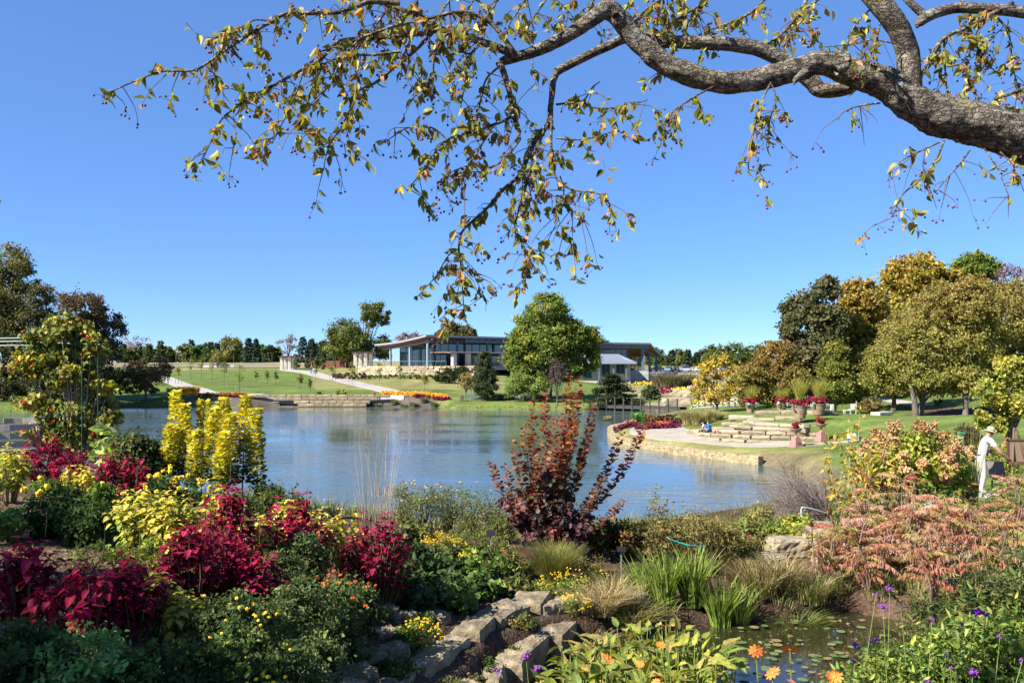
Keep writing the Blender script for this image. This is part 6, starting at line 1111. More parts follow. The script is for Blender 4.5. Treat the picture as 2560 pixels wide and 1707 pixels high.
# ------------------------------------------------------------------ arbor, vine and bench at the left
M_GREENM = plain('green_metal', (.015, .06, .03), .5); ab = thing('garden_arbor', G(130, 16.3), 'slender green metal arbor overgrown with a leafy vine', 'arbor'); b0 = np.array(ab.location)
for u in (90, 176, 205, 245):
    p = G(u, 16.3 if u in (90, 176) else 15.6); mb = MB(); mb.add(*tube([p-[0, 0, .1], [p[0], p[1], 6.2]], .010, 6)); mb.build('upright', M_GREENM, ab)
for v, dd in ((848, 16.3), (856, 15.8), (866, 16.3)): mb = MB(); mb.add(*tube(spline([PX(-120, v+2, dd), PX(40, v-2, dd), PX(85, v, dd), PX(250, v+6, dd)], 12), .022, 6)); mb.build('top_bar', M_GREENM, ab)
VINE = [(.22, .22, .035), (.28, .25, .045), (.14, .16, .03), (.30, .23, .05), (.08, .10, .022), (.06, .08, .02)]
vt_ = thing('berry_vine', G(195, 16.0), 'yellow green vine with clusters of orange red berries on the arbor', 'vine'); vb = np.array(vt_.location); mb = MB(); k = 16.0/F
vce = foliage_cloud(mb, [(X(u, 16), 16+dy, Zv(v, 16), ru*k, .45, rv*k) for u, v, ru, rv, dy in ((170, 815, 75, 38, 0), (115, 865, 75, 45, -.1), (210, 870, 70, 55, .1), (60, 905, 55, 50, 0), (150, 940, 90, 60, 0), (230, 955, 60, 70, .2), (100, 1010, 62, 36, -.1), (190, 1050, 85, 65, .1), (255, 1050, 50, 60, .2), (120, 1080, 70, 45, 0), (220, 1110, 60, 40, .1))], 8500, .085, VINE, T=T_WIDE, clump=.3, shell=.3, hang=.7); mb.build('leaves', M_LEAFG, vt_, kind='stuff')
sm = MB(); stems_to(sm, vb, vce[rng.permutation(len(vce))[:40]], .022, .05, r1=.004)
for s_ in (-1, 1, .3): sm.add(*tube(spline([vb, vb+[s_*.18, 0, .55], vb+[s_*.45, .1, 1.4]], 7), np.linspace(.03, .012, 7), 6))
sm.build('stems', noise_mat('pale_vine_bark', (.18, .15, .12), (.36, .32, .27), 20, .8, .3), vt_)
pos = vce[rng.permutation(len(vce))[:46]]; heads(vt_, 'berry_cluster', np.vstack([pos+rng.normal(0, .04, pos.shape)-[0, .12, 0], pos[:25]+rng.normal(0, .05, (25, 3))-[0, .15, .05]]), .036, F_RIPE, .9)
M_BENCH = noise_mat('weathered_bench_wood', (.30, .24, .19), (.48, .40, .33), 4, .8, .2, stretch=(6, 1, 1)); be = thing('curved_bench', G(30, 15.6), 'curved weathered wooden bench with horizontal slats at the left edge', 'bench'); bb = np.array(be.location)
def arcpts(r, z, a0, a1, n=14): c = np.array([X(-45, 15.6), 15.6+.9, 0]); a = np.linspace(a0, a1, n); return np.stack([c[0]+r*np.cos(a), c[1]+r*np.sin(a), np.full(n, z)], 1)
def slat(name, r, z, a0, a1, hgt, th=.03):
    p = arcpts(r, z, a0, a1); q = arcpts(r+th, z, a0, a1); u_ = np.array([0, 0, hgt]); n_ = len(p); V = np.vstack([p, q, q+u_, p+u_]); kk = np.arange(n_-1); mb = MB()
    mb.add(V, np.vstack([np.stack([kk+a*n_, kk+1+a*n_, kk+1+b*n_, kk+b*n_], 1) for a, b in ((0, 1), (1, 2), (2, 3), (3, 0))])); mb.add(V[[0, n_, 2*n_, 3*n_]], [[0, 1, 2, 3]]); mb.add(V[[n_-1, 2*n_-1, 3*n_-1, 4*n_-1]], [[3, 2, 1, 0]]); mb.build(name, M_BENCH, be)
for z in (.76, .61, .46, .31): slat('back_slat', 1.15, bb[2]+z-.06, -2.2, .25 if z < .9 else .1, .105)
for z in (.70, .55, .40): slat('back_slat', 1.15, bb[2]+z, .35, 2.2, .10)
for k_ in range(4): slat('seat_slat', .75+.1*k_, bb[2]+.30, -2.2, .3, .03, .09)
for a in (-1.9, -1.3, -.7, -.1, .9): p = arcpts(1.2, 0, a, a+.02, 2)[0]; mb = MB(); mb.add(*box(p[0], p[1], bb[2]+.38, .06, .06, .76, a)); mb.build('leg', M_BENCH, be)
# ------------------------------------------------------------------ mulch chips on the path
n = 9000; u_ = rng.uniform(-60, 420, n); d_ = rng.uniform(6.4, 11.5, n); x_ = X(u_, d_); z_ = hterr(x_, d_)+.006; mb = MB()
scatter(T_NAR, np.stack([x_, d_, z_], 1), rng.normal(0, 1, (n, 3))*[1, 1, .25], rng.normal(0, .35, (n, 3))+[0, 0, 1], rng.uniform(.02, .06, n), pick([(.26, .17, .10), (.17, .11, .065), (.34, .25, .16), (.10, .065, .04)], n), mb)
n = 7000; u_ = rng.uniform(1000, 2500, n); d_ = rng.uniform(10.5, 16, n); x_ = X(u_, d_); z_ = hterr(x_, d_)+.006; q = sdist(x_, d_, POND) > .15
scatter(T_NAR, np.stack([x_, d_, z_], 1)[q], rng.normal(0, 1, (q.sum(), 3))*[1, 1, .25], rng.normal(0, .35, (q.sum(), 3))+[0, 0, 1], rng.uniform(.02, .06, q.sum()), pick([(.22, .15, .09), (.15, .10, .06), (.28, .21, .13)], q.sum()), mb)
tag(mb.build('wood_chip_mulch', M_LEAF), 'brown wood chip mulch strewn over the garden beds', 'mulch', kind='stuff')
# ------------------------------------------------------------------ smoke bush in the centre
sbb = G(1362, 14); sb = thing('smoke_bush', sbb, 'tall purple and russet smoke bush standing before the lake', 'shrub'); SM_M = leaf_mat('smoke_bush_leaf', .38, .45, [(.24, .07, .035), (.36, .085, .04), (.17, .075, .035), (.40, .15, .04), (.20, .05, .05), (.14, .09, .03), (.42, .08, .05)])
tips = [(1424, 926), (1452, 935), (1440, 985), (1362, 970), (1329, 1003), (1424, 1046), (1488, 1003), (1558, 1079), (1631, 1033), (1283, 1099), (1220, 1145), (1256, 1155), (1339, 1135), (1564, 1248), (1289, 1295), (1385, 1033), (1470, 1090), (1310, 1060), (1400, 1090), (1520, 1180)]
P_, D_, N_, Z_, Cc = [], [], [], [], []; sm = MB()
for i, (u, v) in enumerate(tips):
    tip = PX(u, v, 14+rng.uniform(-.45, .45)); mid = sbb*.5+tip*.5+np.array([(tip[0]-sbb[0])*.12, 0, -.03*abs(tip[0]-sbb[0])]); cv = spline([sbb+rng.normal(0, .06, 3)*[1, 1, 0], mid, tip], 60); L_ = np.linalg.norm(np.diff(cv, axis=0), axis=1).sum(); sm.add(*tube(cv[::6], np.linspace(.016, .003, len(cv[::6])), 5)); m = int(L_*(.82)/.0135)
    for q in range(m):
        f = .18+.82*q/m; p = cv[int(f*59)]; an = q*2.4+rng.normal(0, .3); o_ = np.array([math.cos(an), math.sin(an), rng.uniform(-.1, .7)]); P_.append(p+o_*.02); D_.append(o_); N_.append(np.array([-math.cos(an)*.4, -math.sin(an)*.4, 1])+rng.normal(0, .45, 3)); Z_.append(rng.uniform(.07, .105)*(1-.45*max(0, f-.85)/.15)); Cc.append(f)
P_, D_, N_, Z_, Cc = map(np.array, (P_, D_, N_, Z_, Cc)); od = np.argsort(-(P_[:, 2]+rng.uniform(0, .5, len(P_)))); k = 300
leaf_objs(sb, 'leaf', [leaf_mesh('smk%d' % i, T, SM_M) for i, T in enumerate((roundleaf(8, .1), roundleaf(8, -.06), ovate(.40, -.2, .12, .02, .5)))], P_[od[:k]], D_[od[:k]], N_[od[:k]], Z_[od[:k]]); od = od[k:]
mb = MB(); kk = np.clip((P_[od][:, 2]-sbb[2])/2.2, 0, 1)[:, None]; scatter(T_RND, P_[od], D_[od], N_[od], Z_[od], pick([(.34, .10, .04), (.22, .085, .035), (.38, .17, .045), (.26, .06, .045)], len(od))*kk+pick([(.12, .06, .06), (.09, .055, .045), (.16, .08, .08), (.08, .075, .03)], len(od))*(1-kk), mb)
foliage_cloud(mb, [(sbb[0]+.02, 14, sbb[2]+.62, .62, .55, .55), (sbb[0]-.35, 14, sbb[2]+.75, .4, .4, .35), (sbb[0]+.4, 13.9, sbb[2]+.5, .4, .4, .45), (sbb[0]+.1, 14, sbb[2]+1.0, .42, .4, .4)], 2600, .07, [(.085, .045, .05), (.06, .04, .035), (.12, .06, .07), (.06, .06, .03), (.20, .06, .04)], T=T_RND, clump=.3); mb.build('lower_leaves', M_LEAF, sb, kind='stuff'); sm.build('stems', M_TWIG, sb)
# ------------------------------------------------------------------ centre beds
GC = 'broad leaved ground cover clumps'
for i, (u, d, h, r, pal) in enumerate(((985, 10.6, .34, .36, GR_D), (1040, 10.2, .3, .34, GR_D), (1095, 10.8, .32, .36, GR_D), (1150, 10.5, .26, .32, GR_D+GR_L), (1060, 11.6, .36, .4, GR_D), (1130, 11.6, .34, .38, GR_D+GR_L), (1190, 11.2, .3, .34, GR_D+GR_L), (1000, 11.8, .36, .4, GR_D), (1220, 11.9, .32, .34, GR_L+OLV), (960, 10.0, .26, .28, GR_D), (1270, 11.6, .2, .28, GR_L+OLV), (1180, 12.4, .34, .4, GR_L+GR_Y), (1090, 12.4, .36, .4, GR_D+OLV), (1020, 13.0, .4, .42, GR_D+OLV), (1250, 12.6, .28, .34, OLV+GR_L))): bush('ground_cover', 'broad leaved green ground cover clump, %s' % ['at the foot of the biggest crimson coleus', 'left of centre above the rubble', 'in the middle of the dark green patch', 'just above the upper stone wall', 'behind the middle of the dark patch', 'behind the upper stone wall', 'near the right end of the upper wall', 'behind the crimson coleus foot', 'left of the olive grass mound', 'touching the rubble stones', 'at the far end of the stone wall', 'under the left plant label', 'below the yellow wildflowers', 'farthest left by the lake', 'right under the olive grass mound'][i], u, d, h, r, 620, .085, pal, T_WIDE if i % 2 else T_OV, group=GC, z0=0, mat=M_LEAFG)
WILD = [(.14, .15, .05), (.10, .12, .04), (.18, .16, .07), (.08, .11, .03)]
for i, (u, d, h, r, c) in enumerate(((1010, 15.5, .75, .5, 7), (1065, 15, .8, .5, 8), (1120, 15.5, .85, .5, 9), (1180, 15, .85, .5, 4), (1235, 14.8, .75, .45, 2), (1265, 14.6, .5, .4, 0))): bush('wildflower_clump', 'loose wildflower clump at the lake edge, %s from the left' % ORD[i], u, d, h, r, 1500, .05, WILD, T_LAN, flowers=[('bloom', c, .022, F_YEL, 1)] if c else None, z0=.05, group='wildflowers at the lake edge', clump=.4, shell=.2, ns=26)
for i, (u, d) in enumerate(((1085, 12.9), (1130, 12.7), (1170, 12.4))): bush('threadleaf_tickseed', 'fine feathery yellow green plant with tiny yellow flowers, %s from the left' % ORD[i], u, d, .34, .26, 1700, .05, [(.32, .28, .05), (.25, .25, .05), (.55, .38, .04)], T_NAR, flowers=[('bloom', 16, .013, F_YEL, 1)], z0=0, group='feathery yellow plants')
bush('salvia_plant', 'plant with small red flowers left of the olive grass mound', 1288, 12.6, .42, .24, 500, .06, GR_L+OLV, T_LAN, flowers=[('bloom', 18, .018, F_RED, 1)], z0=.1)
clump_thing('olive_grass_mound', 'dense rounded olive grass mound in front of the smoke bush', 1385, 12.5, 2600, .62, .42, [(.17, .165, .045), (.22, .20, .06), (.13, .14, .035)], .006, .16, droop=.3)
for i, (u, d, h, r, c, lab) in enumerate(((1425, 12.0, .34, .3, 34, 'yellow flowered mound under the smoke bush, nearest the plant label'), (1385, 11.6, .36, .24, 22, 'yellow flowered mound below the olive grass'), (1480, 12.6, .3, .24, 20, 'low yellow flowered plant just left of the right plant label'), (1437, 11.1, .24, .22, 40, 'bright yellow cushion on top of the stone wall'), (1625, 12.7, .2, .22, 30, 'yellow cushion behind the iris clump'), (1050, 8.9, .26, .24, 60, 'bright yellow cushion among the rubble stones'))): bush('goldmoss_plant' if i > 2 else 'coreopsis_plant', lab, u, d, h, r, 900, .035, GR_Y+GR_L, T_NAR, flowers=[('bloom', c, .016, F_YEL, 1)], z0=0)
for i, (u, d) in enumerate(((1500, 14.4), (1545, 14.6), (1590, 14.4))): bush('spirea_shrub', 'dark green shrub with russet tips right of the smoke bush, %s' % ['leftmost', 'middle', 'rightmost'][i], u, d, .62, .36, 1700, .055, GR_D+[(.12, .06, .03), (.2, .1, .03)], T_OV, 'shrub', 'dark shrubs right of the smoke bush', z0=0)
for i, (u, d, h, r) in enumerate(((1650, 13.9, 1.15, .42), (1725, 13.7, 1.05, .46), (1800, 13.8, .85, .42))):
    bush('spent_peony', 'tall half withered brown and olive plant, %s of the three tied up' % ['leftmost', 'middle', 'rightmost'][i], u, d, h, r, 1900, .065, BRN+OLV, T_LAN, group='withered plants left of the iris', z0=.08, ns=60, clump=.35, shell=.2, top=(.20, .16, .05))
hs_ = MB(); hs_.add(*tube(spline([PX(1668, 1345, 13.2), PX(1700, 1356, 13.2), PX(1730, 1364, 13.2), PX(1765, 1365, 13.4)], 14), .012, 6)); tag(hs_.build('plant_tie', plain('teal_cord', (.02, .25, .24), .5), origin=PX(1710, 1356, 13.2)), 'teal cord tied round the withered plants', 'cord')
bush('tall_aster', 'single tall leafy stem left of the withered plants', 1640, 14.3, 1.35, .13, 260, .06, OLV+GR_L, T_LAN, z0=.2, ns=8)
for i, (u, d, h, r, pal, fl) in enumerate(((1870, 15.2, .6, .45, OLV+GR_L, None), (1935, 15.4, .5, .4, GR_L+GR_Y, None), (1855, 14.4, .42, .36, OLV+BRN, ('bloom', 20, .018, F_PINK, 1)), (2000, 15.6, .6, .35, GR_Y+[(.5, .42, .06)], None), (2040, 15.2, .45, .3, [(.5, .42, .06), (.3, .3, .05)], None), (1905, 15.8, .75, .4, OLV, None))): bush('shore_shrub', ['olive bush above the right rock slabs', 'light green bush between lake and rock slabs', 'low bush dotted with pinkish red flowers', 'yellow green plant above the rock slabs', 'yellow leaved plant right of the rock slabs', 'taller olive bush by the water, right of centre'][i], u, d, h, r, 1500, .055, pal, T_OV, z0=0, flowers=[fl] if fl else None)
for i, (u, d) in enumerate(((1175, 8.6), (1215, 9.1), (1265, 9.7), (1305, 10.3), (1120, 8.0))): bush('creeping_thyme', 'low mossy creeper between the two stone rows, %s from the bottom' % ['second', 'third', 'fourth', 'topmost', 'lowest'][i], u, d, .12, .22, 700, .03, GR_D+OLV, T_OV, z0=0, group='creepers between the stone rows', ns=4)
for i, (u, d) in enumerate(((1010, 8.9), (980, 8.0), (900, 8.1), (1060, 9.6), (920, 9.3))): bush('creeping_thyme', 'low green creeper among the rubble stones, %s' % ['beside the yellow cushion', 'near the upper wall end', 'on the left side', 'right above the yellow cushion', 'below the biggest crimson coleus'][i], u, d, .16, .26, 900, .03, GR_D+GR_L, T_OV, z0=0, group='creepers among the rubble', ns=4)
for i, (u, d, h, r, pal) in enumerate(((1330, 11.9, .2, .3, GR_L+OLV), (1345, 12.9, .24, .3, OLV), (1500, 11.9, .22, .3, GR_L+OLV), (1545, 12.3, .2, .26, GR_L), (1590, 13.0, .26, .32, OLV+GR_L), (1470, 13.3, .26, .32, OLV+BRN), (1880, 13.9, .26, .34, OLV+GR_L), (2110, 13.2, .24, .34, OLV+BRN), (1420, 13.4, .24, .3, GR_D+OLV), (1265, 13.4, .26, .34, OLV+GR_L), (1210, 13.8, .3, .36, GR_L+OLV), (1140, 13.6, .3, .36, OLV+GR_L))): bush('low_perennial', 'low mixed green perennial on the mulch, %s' % ['left of the yellow cushions', 'at the left foot of the olive grass', 'between dry grass and iris', 'just below the right plant label', 'right of the right plant label', 'under the dark shrubs', 'below the pinkish flowered bush', 'at the foot of the left sumac', 'right behind the olive grass mound', 'left behind the olive grass mound', 'just right of the left plant label', 'left of the left plant label'][i], u, d, h, r, 700, .045, pal, T_LAN, z0=0, group='low perennials on the mulch', ns=5)
# plant labels
for u, d, vt, lab in ((1227, 13.0, 1332, 'small black plant label on a post, left of the smoke bush'), (1553, 13.2, 1372, 'small black plant label on a post, right of the smoke bush')):
    b = G(u, d); zt = Zv(vt, d); t = thing('plant_label', b, lab, 'plant label'); mb = MB(); mb.add(*box(b[0], b[1], (b[2]+zt)/2-.03, .02, .012, zt-b[2])); mb.build('post', plain('galvanised', (.33, .36, .37), .4, .6), t); mb = MB(); V, Fa = box(0, 0, 0, .135, .008, .085); c_, s_ = math.cos(-.6), math.sin(-.6); mb.add(np.stack([V[:, 0], V[:, 1]*c_-V[:, 2]*s_, V[:, 1]*s_+V[:, 2]*c_], 1)+[b[0], b[1]-.01, zt], Fa); mb.build('plate', plain('black_plate', (.012, .013, .015), .8, spec=.1), t)
# ------------------------------------------------------------------ stone walls and rocks of the foreground
sw = thing('garden_wall', (*xy(1180, 9.4), 2.6), 'upper row of rough stone blocks curving down to the bottom edge', 'stone wall')
def rough_row(root, pts, zt, depth=.36, hgt=.36, lmin=.42, lmax=.8, mat=M_STONE_D, rough=.06):
    P2 = spline(np.c_[np.array([xy(*p) for p in pts]), zt], 100); cum = np.r_[0, np.cumsum(np.linalg.norm(np.diff(P2[:, :2], axis=0), axis=1))]; s_ = 0
    while s_ < cum[-1]-.2:
        l = min(rng.uniform(lmin, lmax), cum[-1]-s_+.2); i = min(99, int(np.searchsorted(cum, s_+l/2))); p = P2[i]; q = P2[min(99, i+2)]-P2[max(0, i-2)]
        block_obj(root, 'stone', (p[0]+rng.normal(0, .03), p[1]+rng.normal(0, .03), p[2]-hgt/2+rng.normal(0, .035)), l*rng.uniform(.9, 1.08), depth*rng.uniform(.7, 1.35), hgt*rng.uniform(.8, 1.15), math.atan2(q[1], q[0])+rng.normal(0, .11), mat, (rng.normal(0, .07), rng.normal(0, .06)), rough=rough); s_ += l
rough_row(sw, [(960, 7.6), (1040, 8.4), (1130, 9.2), (1230, 10.2), (1325, 11.3)], [3.25, 3.22, 3.2, 3.16, 3.1])
sw2 = thing('garden_wall', (*xy(1280, 9.4), 2.4), 'lower row of rough stone blocks beside the pond', 'stone wall')
rough_row(sw2, [(1060, 7.4), (1160, 8.2), (1240, 9.1), (1330, 10.2), (1400, 10.9)], [2.95, 2.93, 2.92, 2.9, 2.88]); rough_row(sw2, [(1330, 11.0), (1430, 11.35), (1500, 11.6)], [3.05, 3.02, 2.98])
for i, (u, d, l, h_, dz) in enumerate(((905, 8.9, .36, .22, .05), (960, 8.9, .34, .2, .04), (870, 8.4, .4, .2, .05), (930, 8.2, .42, .22, .04), (985, 8.6, .36, .2, .02), (890, 7.6, .44, .24, .05), (950, 7.5, .4, .2, .03), (860, 7.1, .42, .22, .05), (1010, 9.6, .36, .22, .06), (1000, 10.2, .34, .24, .08), (970, 9.6, .3, .24, .08), (920, 7.1, .5, .24, .02), (830, 6.7, .44, .24, .05), (880, 6.6, .46, .22, .03), (770, 6.4, .4, .22, .04), (940, 6.8, .5, .22, 0), (990, 7.2, .44, .2, 0), (1095, 9.9, .34, .2, .02), (800, 6.9, .36, .2, .05))):
    b = G(u, d); t = thing('rubble_stone', b, 'rough rubble stone on the shaded slope left of the upper wall', 'stone', 'rubble stones of the left slope'); block_obj(t, 'rock', b+[0, 0, dz*.3], l*.72, l*.55, h_*.75, rng.uniform(-.8, .8), M_STONE_D, (rng.normal(0, .15), rng.normal(0, .15)), rough=.09)
for i, (u, d, dz, l, w_, h_, rz, lab) in enumerate(((1968, 15.0, .14, .82, .7, .32, .15, 'large flat tan slab at the pond edge, left of the sumac'), (2046, 15.3, .22, .5, .7, .40, -.35, 'tan slab overlapping the large one, nearer the sumac'), (2065, 14.4, .08, .34, .4, .26, .3, 'small tan rock under the overlapping slab'), (1925, 14.2, .05, .36, .5, .24, .2, 'pale rock at the left of the large slab'), (1585, 12.0, .06, .32, .3, .2, .1, 'pale rounded rock left of the iris clump'), (2010, 16.4, .1, .44, .4, .2, 0, 'reddish flat rock behind the large slab'), (2310, 14.4, .08, .5, .5, .28, .4, 'pale rock glimpsed behind the sumac, left'), (2400, 14.2, .08, .45, .45, .28, -.2, 'pale rock glimpsed behind the sumac, right'), (2230, 14.0, .06, .5, .5, .22, .1, 'pale flat rock low behind the sumac'))):
    p = G(u, d, dz); t = thing('slab_rock', p, lab, 'rock'); block_obj(t, 'rock', p, l, w_, h_, rz, M_STONE, (rng.normal(0, .05), rng.normal(0, .05)), rough=.06)
# ------------------------------------------------------------------ pond plants
IRIS = [(.16, .24, .04), (.11, .18, .03), (.22, .27, .05), (.30, .30, .08)]
for i, (u, d, h_, n_) in enumerate(((1660, 12.0, .78, 190), (1730, 12.1, .85, 230), (1800, 12.0, .78, 190), (1610, 12.2, .6, 110), (1850, 12.1, .6, 100))): clump_thing('iris_clump', 'clump of upright green iris blades at the pond edge, %s from the left' % ORD[i if i < 3 else i], u, d, n_, h_, .42, IRIS, .026, .14, 'iris', 'iris clump at the pond edge', .25) if i not in (3, 4) else clump_thing('iris_clump', 'shorter iris blades at the %s end of the clump' % ('left' if i == 3 else 'right'), u, d, n_, h_, .42, IRIS, .024, .12, 'iris', 'iris clump at the pond edge', .25)
DRY = [(.34, .25, .12), (.28, .22, .10), (.22, .19, .07), (.42, .33, .18)]
for i, (u, d, h_, pal) in enumerate(((1900, 12.6, .62, DRY+OLV), (1960, 12.8, .7, DRY+OLV), (2030, 12.6, .6, DRY+GR_L), (1530, 11.6, .5, DRY), (1580, 11.4, .5, DRY+GR_Y), (1500, 11.3, .42, DRY), (1920, 13.1, .5, BRN), (1860, 13.1, .5, BRN), (1990, 12.2, .5, OLV+GR_L), (1470, 10.8, .35, DRY))): clump_thing('dry_grass_clump', ['tan arching grass between the iris and the slabs', 'tall tan grass below the large slab', 'tan and green grass under the sumac', 'dry grass heap left of the iris', 'dry grass nearest the iris on its left', 'dry grass by the stone wall end', 'brown grass right behind the iris', 'brown grass at the back of the iris', 'greenish grass at the pond edge below the slab', 'short dry grass over the lower wall'][i], u, d, 420, h_, .55, pal, .010, .2, group='dry grasses round the pond', droop=.9)
PKW = leaf_mat('pickerel_leaf', .35, .4, [(.22, .25, .04), (.28, .31, .05), (.17, .21, .04), (.36, .34, .06), (.38, .27, .09), (.13, .18, .04)], spots=True)
def pickerel(label, u, d, n_, h_, r):
    n_ = int(n_*1.7); b = np.array([X(u, d), d, POND_Z-.02]); t = thing('pickerelweed', b, label, 'water plant', 'broad leaved water plants in the pond'); a = rng.uniform(0, 6.28, n_); rr = r*np.sqrt(rng.uniform(0, 1, n_)); hh = h_*rng.uniform(.45, 1.05, n_); foot = b+np.stack([rr*np.cos(a), rr*np.sin(a), 0*a], 1); top = foot+np.stack([.12*np.cos(a)*rng.uniform(0, 1, n_), .12*np.sin(a), hh], 1)
    sm = MB(); [sm.add(*tube(spline([f, (f+q)/2+[0, 0, .03], q], 4), [.007, .006, .005, .004], 4)) for f, q in zip(foot, top)]; sm.build('stalks', noise_mat('green_stalk', (.10, .15, .03), (.18, .22, .05), 20, .6, 0), t)
    leaf_objs(t, 'leaf', [leaf_mesh('pk%d' % i, ovate(w0, c, f, .015, .3), PKW) for i, (w0, c, f) in enumerate(((.26, -.3, .06), (.3, -.1, .1), (.22, -.5, .05), (.30, -.8, .12)))], top, np.stack([np.cos(a)*.7, np.sin(a)*.7, rng.uniform(-.2, 1.3, n_)], 1)+rng.normal(0, .3, (n_, 3)), np.stack([-np.cos(a), -np.sin(a), np.full(n_, .8)], 1)+rng.normal(0, .4, (n_, 3)), rng.uniform(.11, .21, n_))
for i, (u, d, n_, h_, r) in enumerate(((1440, 8.7, 34, .55, .3), (1530, 8.6, 44, .66, .36), (1610, 8.4, 44, .66, .36), (1690, 8.7, 44, .68, .36), (1560, 9.5, 44, .62, .36), (1660, 9.7, 44, .62, .36), (1760, 9.4, 34, .6, .32), (1480, 7.9, 30, .5, .3), (1580, 7.7, 40, .62, .34), (1690, 7.8, 36, .55, .32), (1750, 8.4, 26, .5, .28), (1480, 9.4, 30, .5, .3), (1380, 8.2, 24, .4, .26))): pickerel('broad leaved water plant in the pond, %s' % ['at the left end near the lower wall', 'left of the middle', 'in the middle of the bed', 'right of the middle', 'behind the middle, left', 'behind the middle, below the iris', 'at the right end by open water', 'front row, left', 'front row, middle', 'front row, right', 'right side near the orange flowers', 'back left by the dry grass', 'farthest left at the bottom edge'][i], u, d, n_, h_, r)
bush('water_mint', 'small leaved green plants at the bottom edge among the water plants', 1560, 6.9, .75, .42, 1300, .06, GR_L+GR_Y, T_OV, z0=.3, dz=-.2); bush('water_mint', 'small leaved green plants at the bottom, right of the middle', 1700, 6.8, .8, .4, 1300, .06, GR_L+OLV, T_OV, z0=.3, dz=-.2)
M_PAD = leaf_mat('lily_pad', .1, .3, [(.10, .14, .05), (.08, .12, .04), (.15, .17, .07), (.2, .15, .06)])
TP = roundleaf(11, .01)
pk = 0
while pk < 70:
    u, v = rng.uniform(1820, 2260), rng.uniform(1525, 1707); p = UV0(u, v, POND_Z)
    if sdist(np.array([p[0]]), np.array([p[1]]), POND)[0] > -.25: continue
    o = bpy.data.objects.new('lily_pad', leaf_mesh('pad', (TP[0]-[0, .5, 0], TP[1]), M_PAD)); COL.objects.link(o); s_ = rng.uniform(.07, .14); o.location = (p[0], p[1], POND_Z+.004+.0006*pk); o.scale = (s_,)*3; o.rotation_euler = (rng.normal(0, .02), rng.normal(0, .02), rng.uniform(0, 6)); tag(o, 'small round lily pad floating on the open pond', 'lily pad', 'lily pads on the pond'); pk += 1
mb = MB(); n = 520; u_ = rng.uniform(1400, 2300, n); v_ = rng.uniform(1520, 1690, n); pq = np.array([UV0(a, b_, POND_Z) for a, b_ in zip(u_, v_)]); q = sdist(pq[:, 0], pq[:, 1], POND) < -.05; pq = pq[q]
scatter(T_OV, np.c_[pq, np.full(len(pq), POND_Z+.006)], rng.normal(0, 1, (len(pq), 3))*[1, 1, .1], np.tile([0, 0, 1.], (len(pq), 1))+rng.normal(0, .15, (len(pq), 3)), rng.uniform(.03, .09, len(pq)), pick([(.24, .16, .08), (.18, .13, .06), (.14, .15, .05), (.3, .22, .13)], len(pq)), mb); tag(mb.build('floating_leaves', M_LEAF), 'withered leaves and duckweed floating on the pond', 'fallen leaves', kind='stuff')
# orange flowers close to the camera
TITH = daisy_mesh('tith', F_TITH, F_DISC, 10, .42, .1)
for i, (u, v, d, r) in enumerate(((1890, 1627, 5.0, .040), (1975, 1624, 4.8, .046), (1932, 1682, 4.8, .042), (2086, 1692, 4.9, .044), (1990, 1712, 4.7, .05), (1665, 1566, 6.8, .034), (1652, 1612, 6.6, .034), (1518, 1645, 6.4, .042), (1600, 1660, 6.4, .03), (1640, 1705, 6.2, .03))):
    p = PX(u, v, d); b = G(u, d); t = thing('tithonia_flower', b, 'orange flower on a tall stem, %s' % ['left of the pair above the open pond', 'largest, right of the pair above the open pond', 'below the pair over the pond', 'lower right beside the purple flowers', 'cut by the bottom edge below the pair', 'small and red, among water plants under the iris', 'small and red in the middle of the water plants', 'flat one at the left of the water plants', 'small one below the middle of the water plants', 'at the bottom edge under the water plants'][i], 'flower', 'orange flowers over the pond')
    mb = MB(); mb.add(*tube(spline([b, (b+p)/2+[rng.normal(0, .05), 0, .05], p], 8), np.linspace(.006, .004, 8), 5)); n = 7; f = rng.uniform(.3, .85, n)[:, None]; stm = mb.build('stem', MATS['green_stalk'], t); mb = MB(); scatter(T_OV, b+(p-b)*f, rdir(n, .2), rdir(n, 1.5), rng.uniform(.06, .1, n), pick(GR_L, n), mb); mb.build('leaves', M_LEAF, stm); flower_at(t, 'bloom', TITH, p, r*1.15, (rng.uniform(.35, .7), rng.normal(0, .25)))
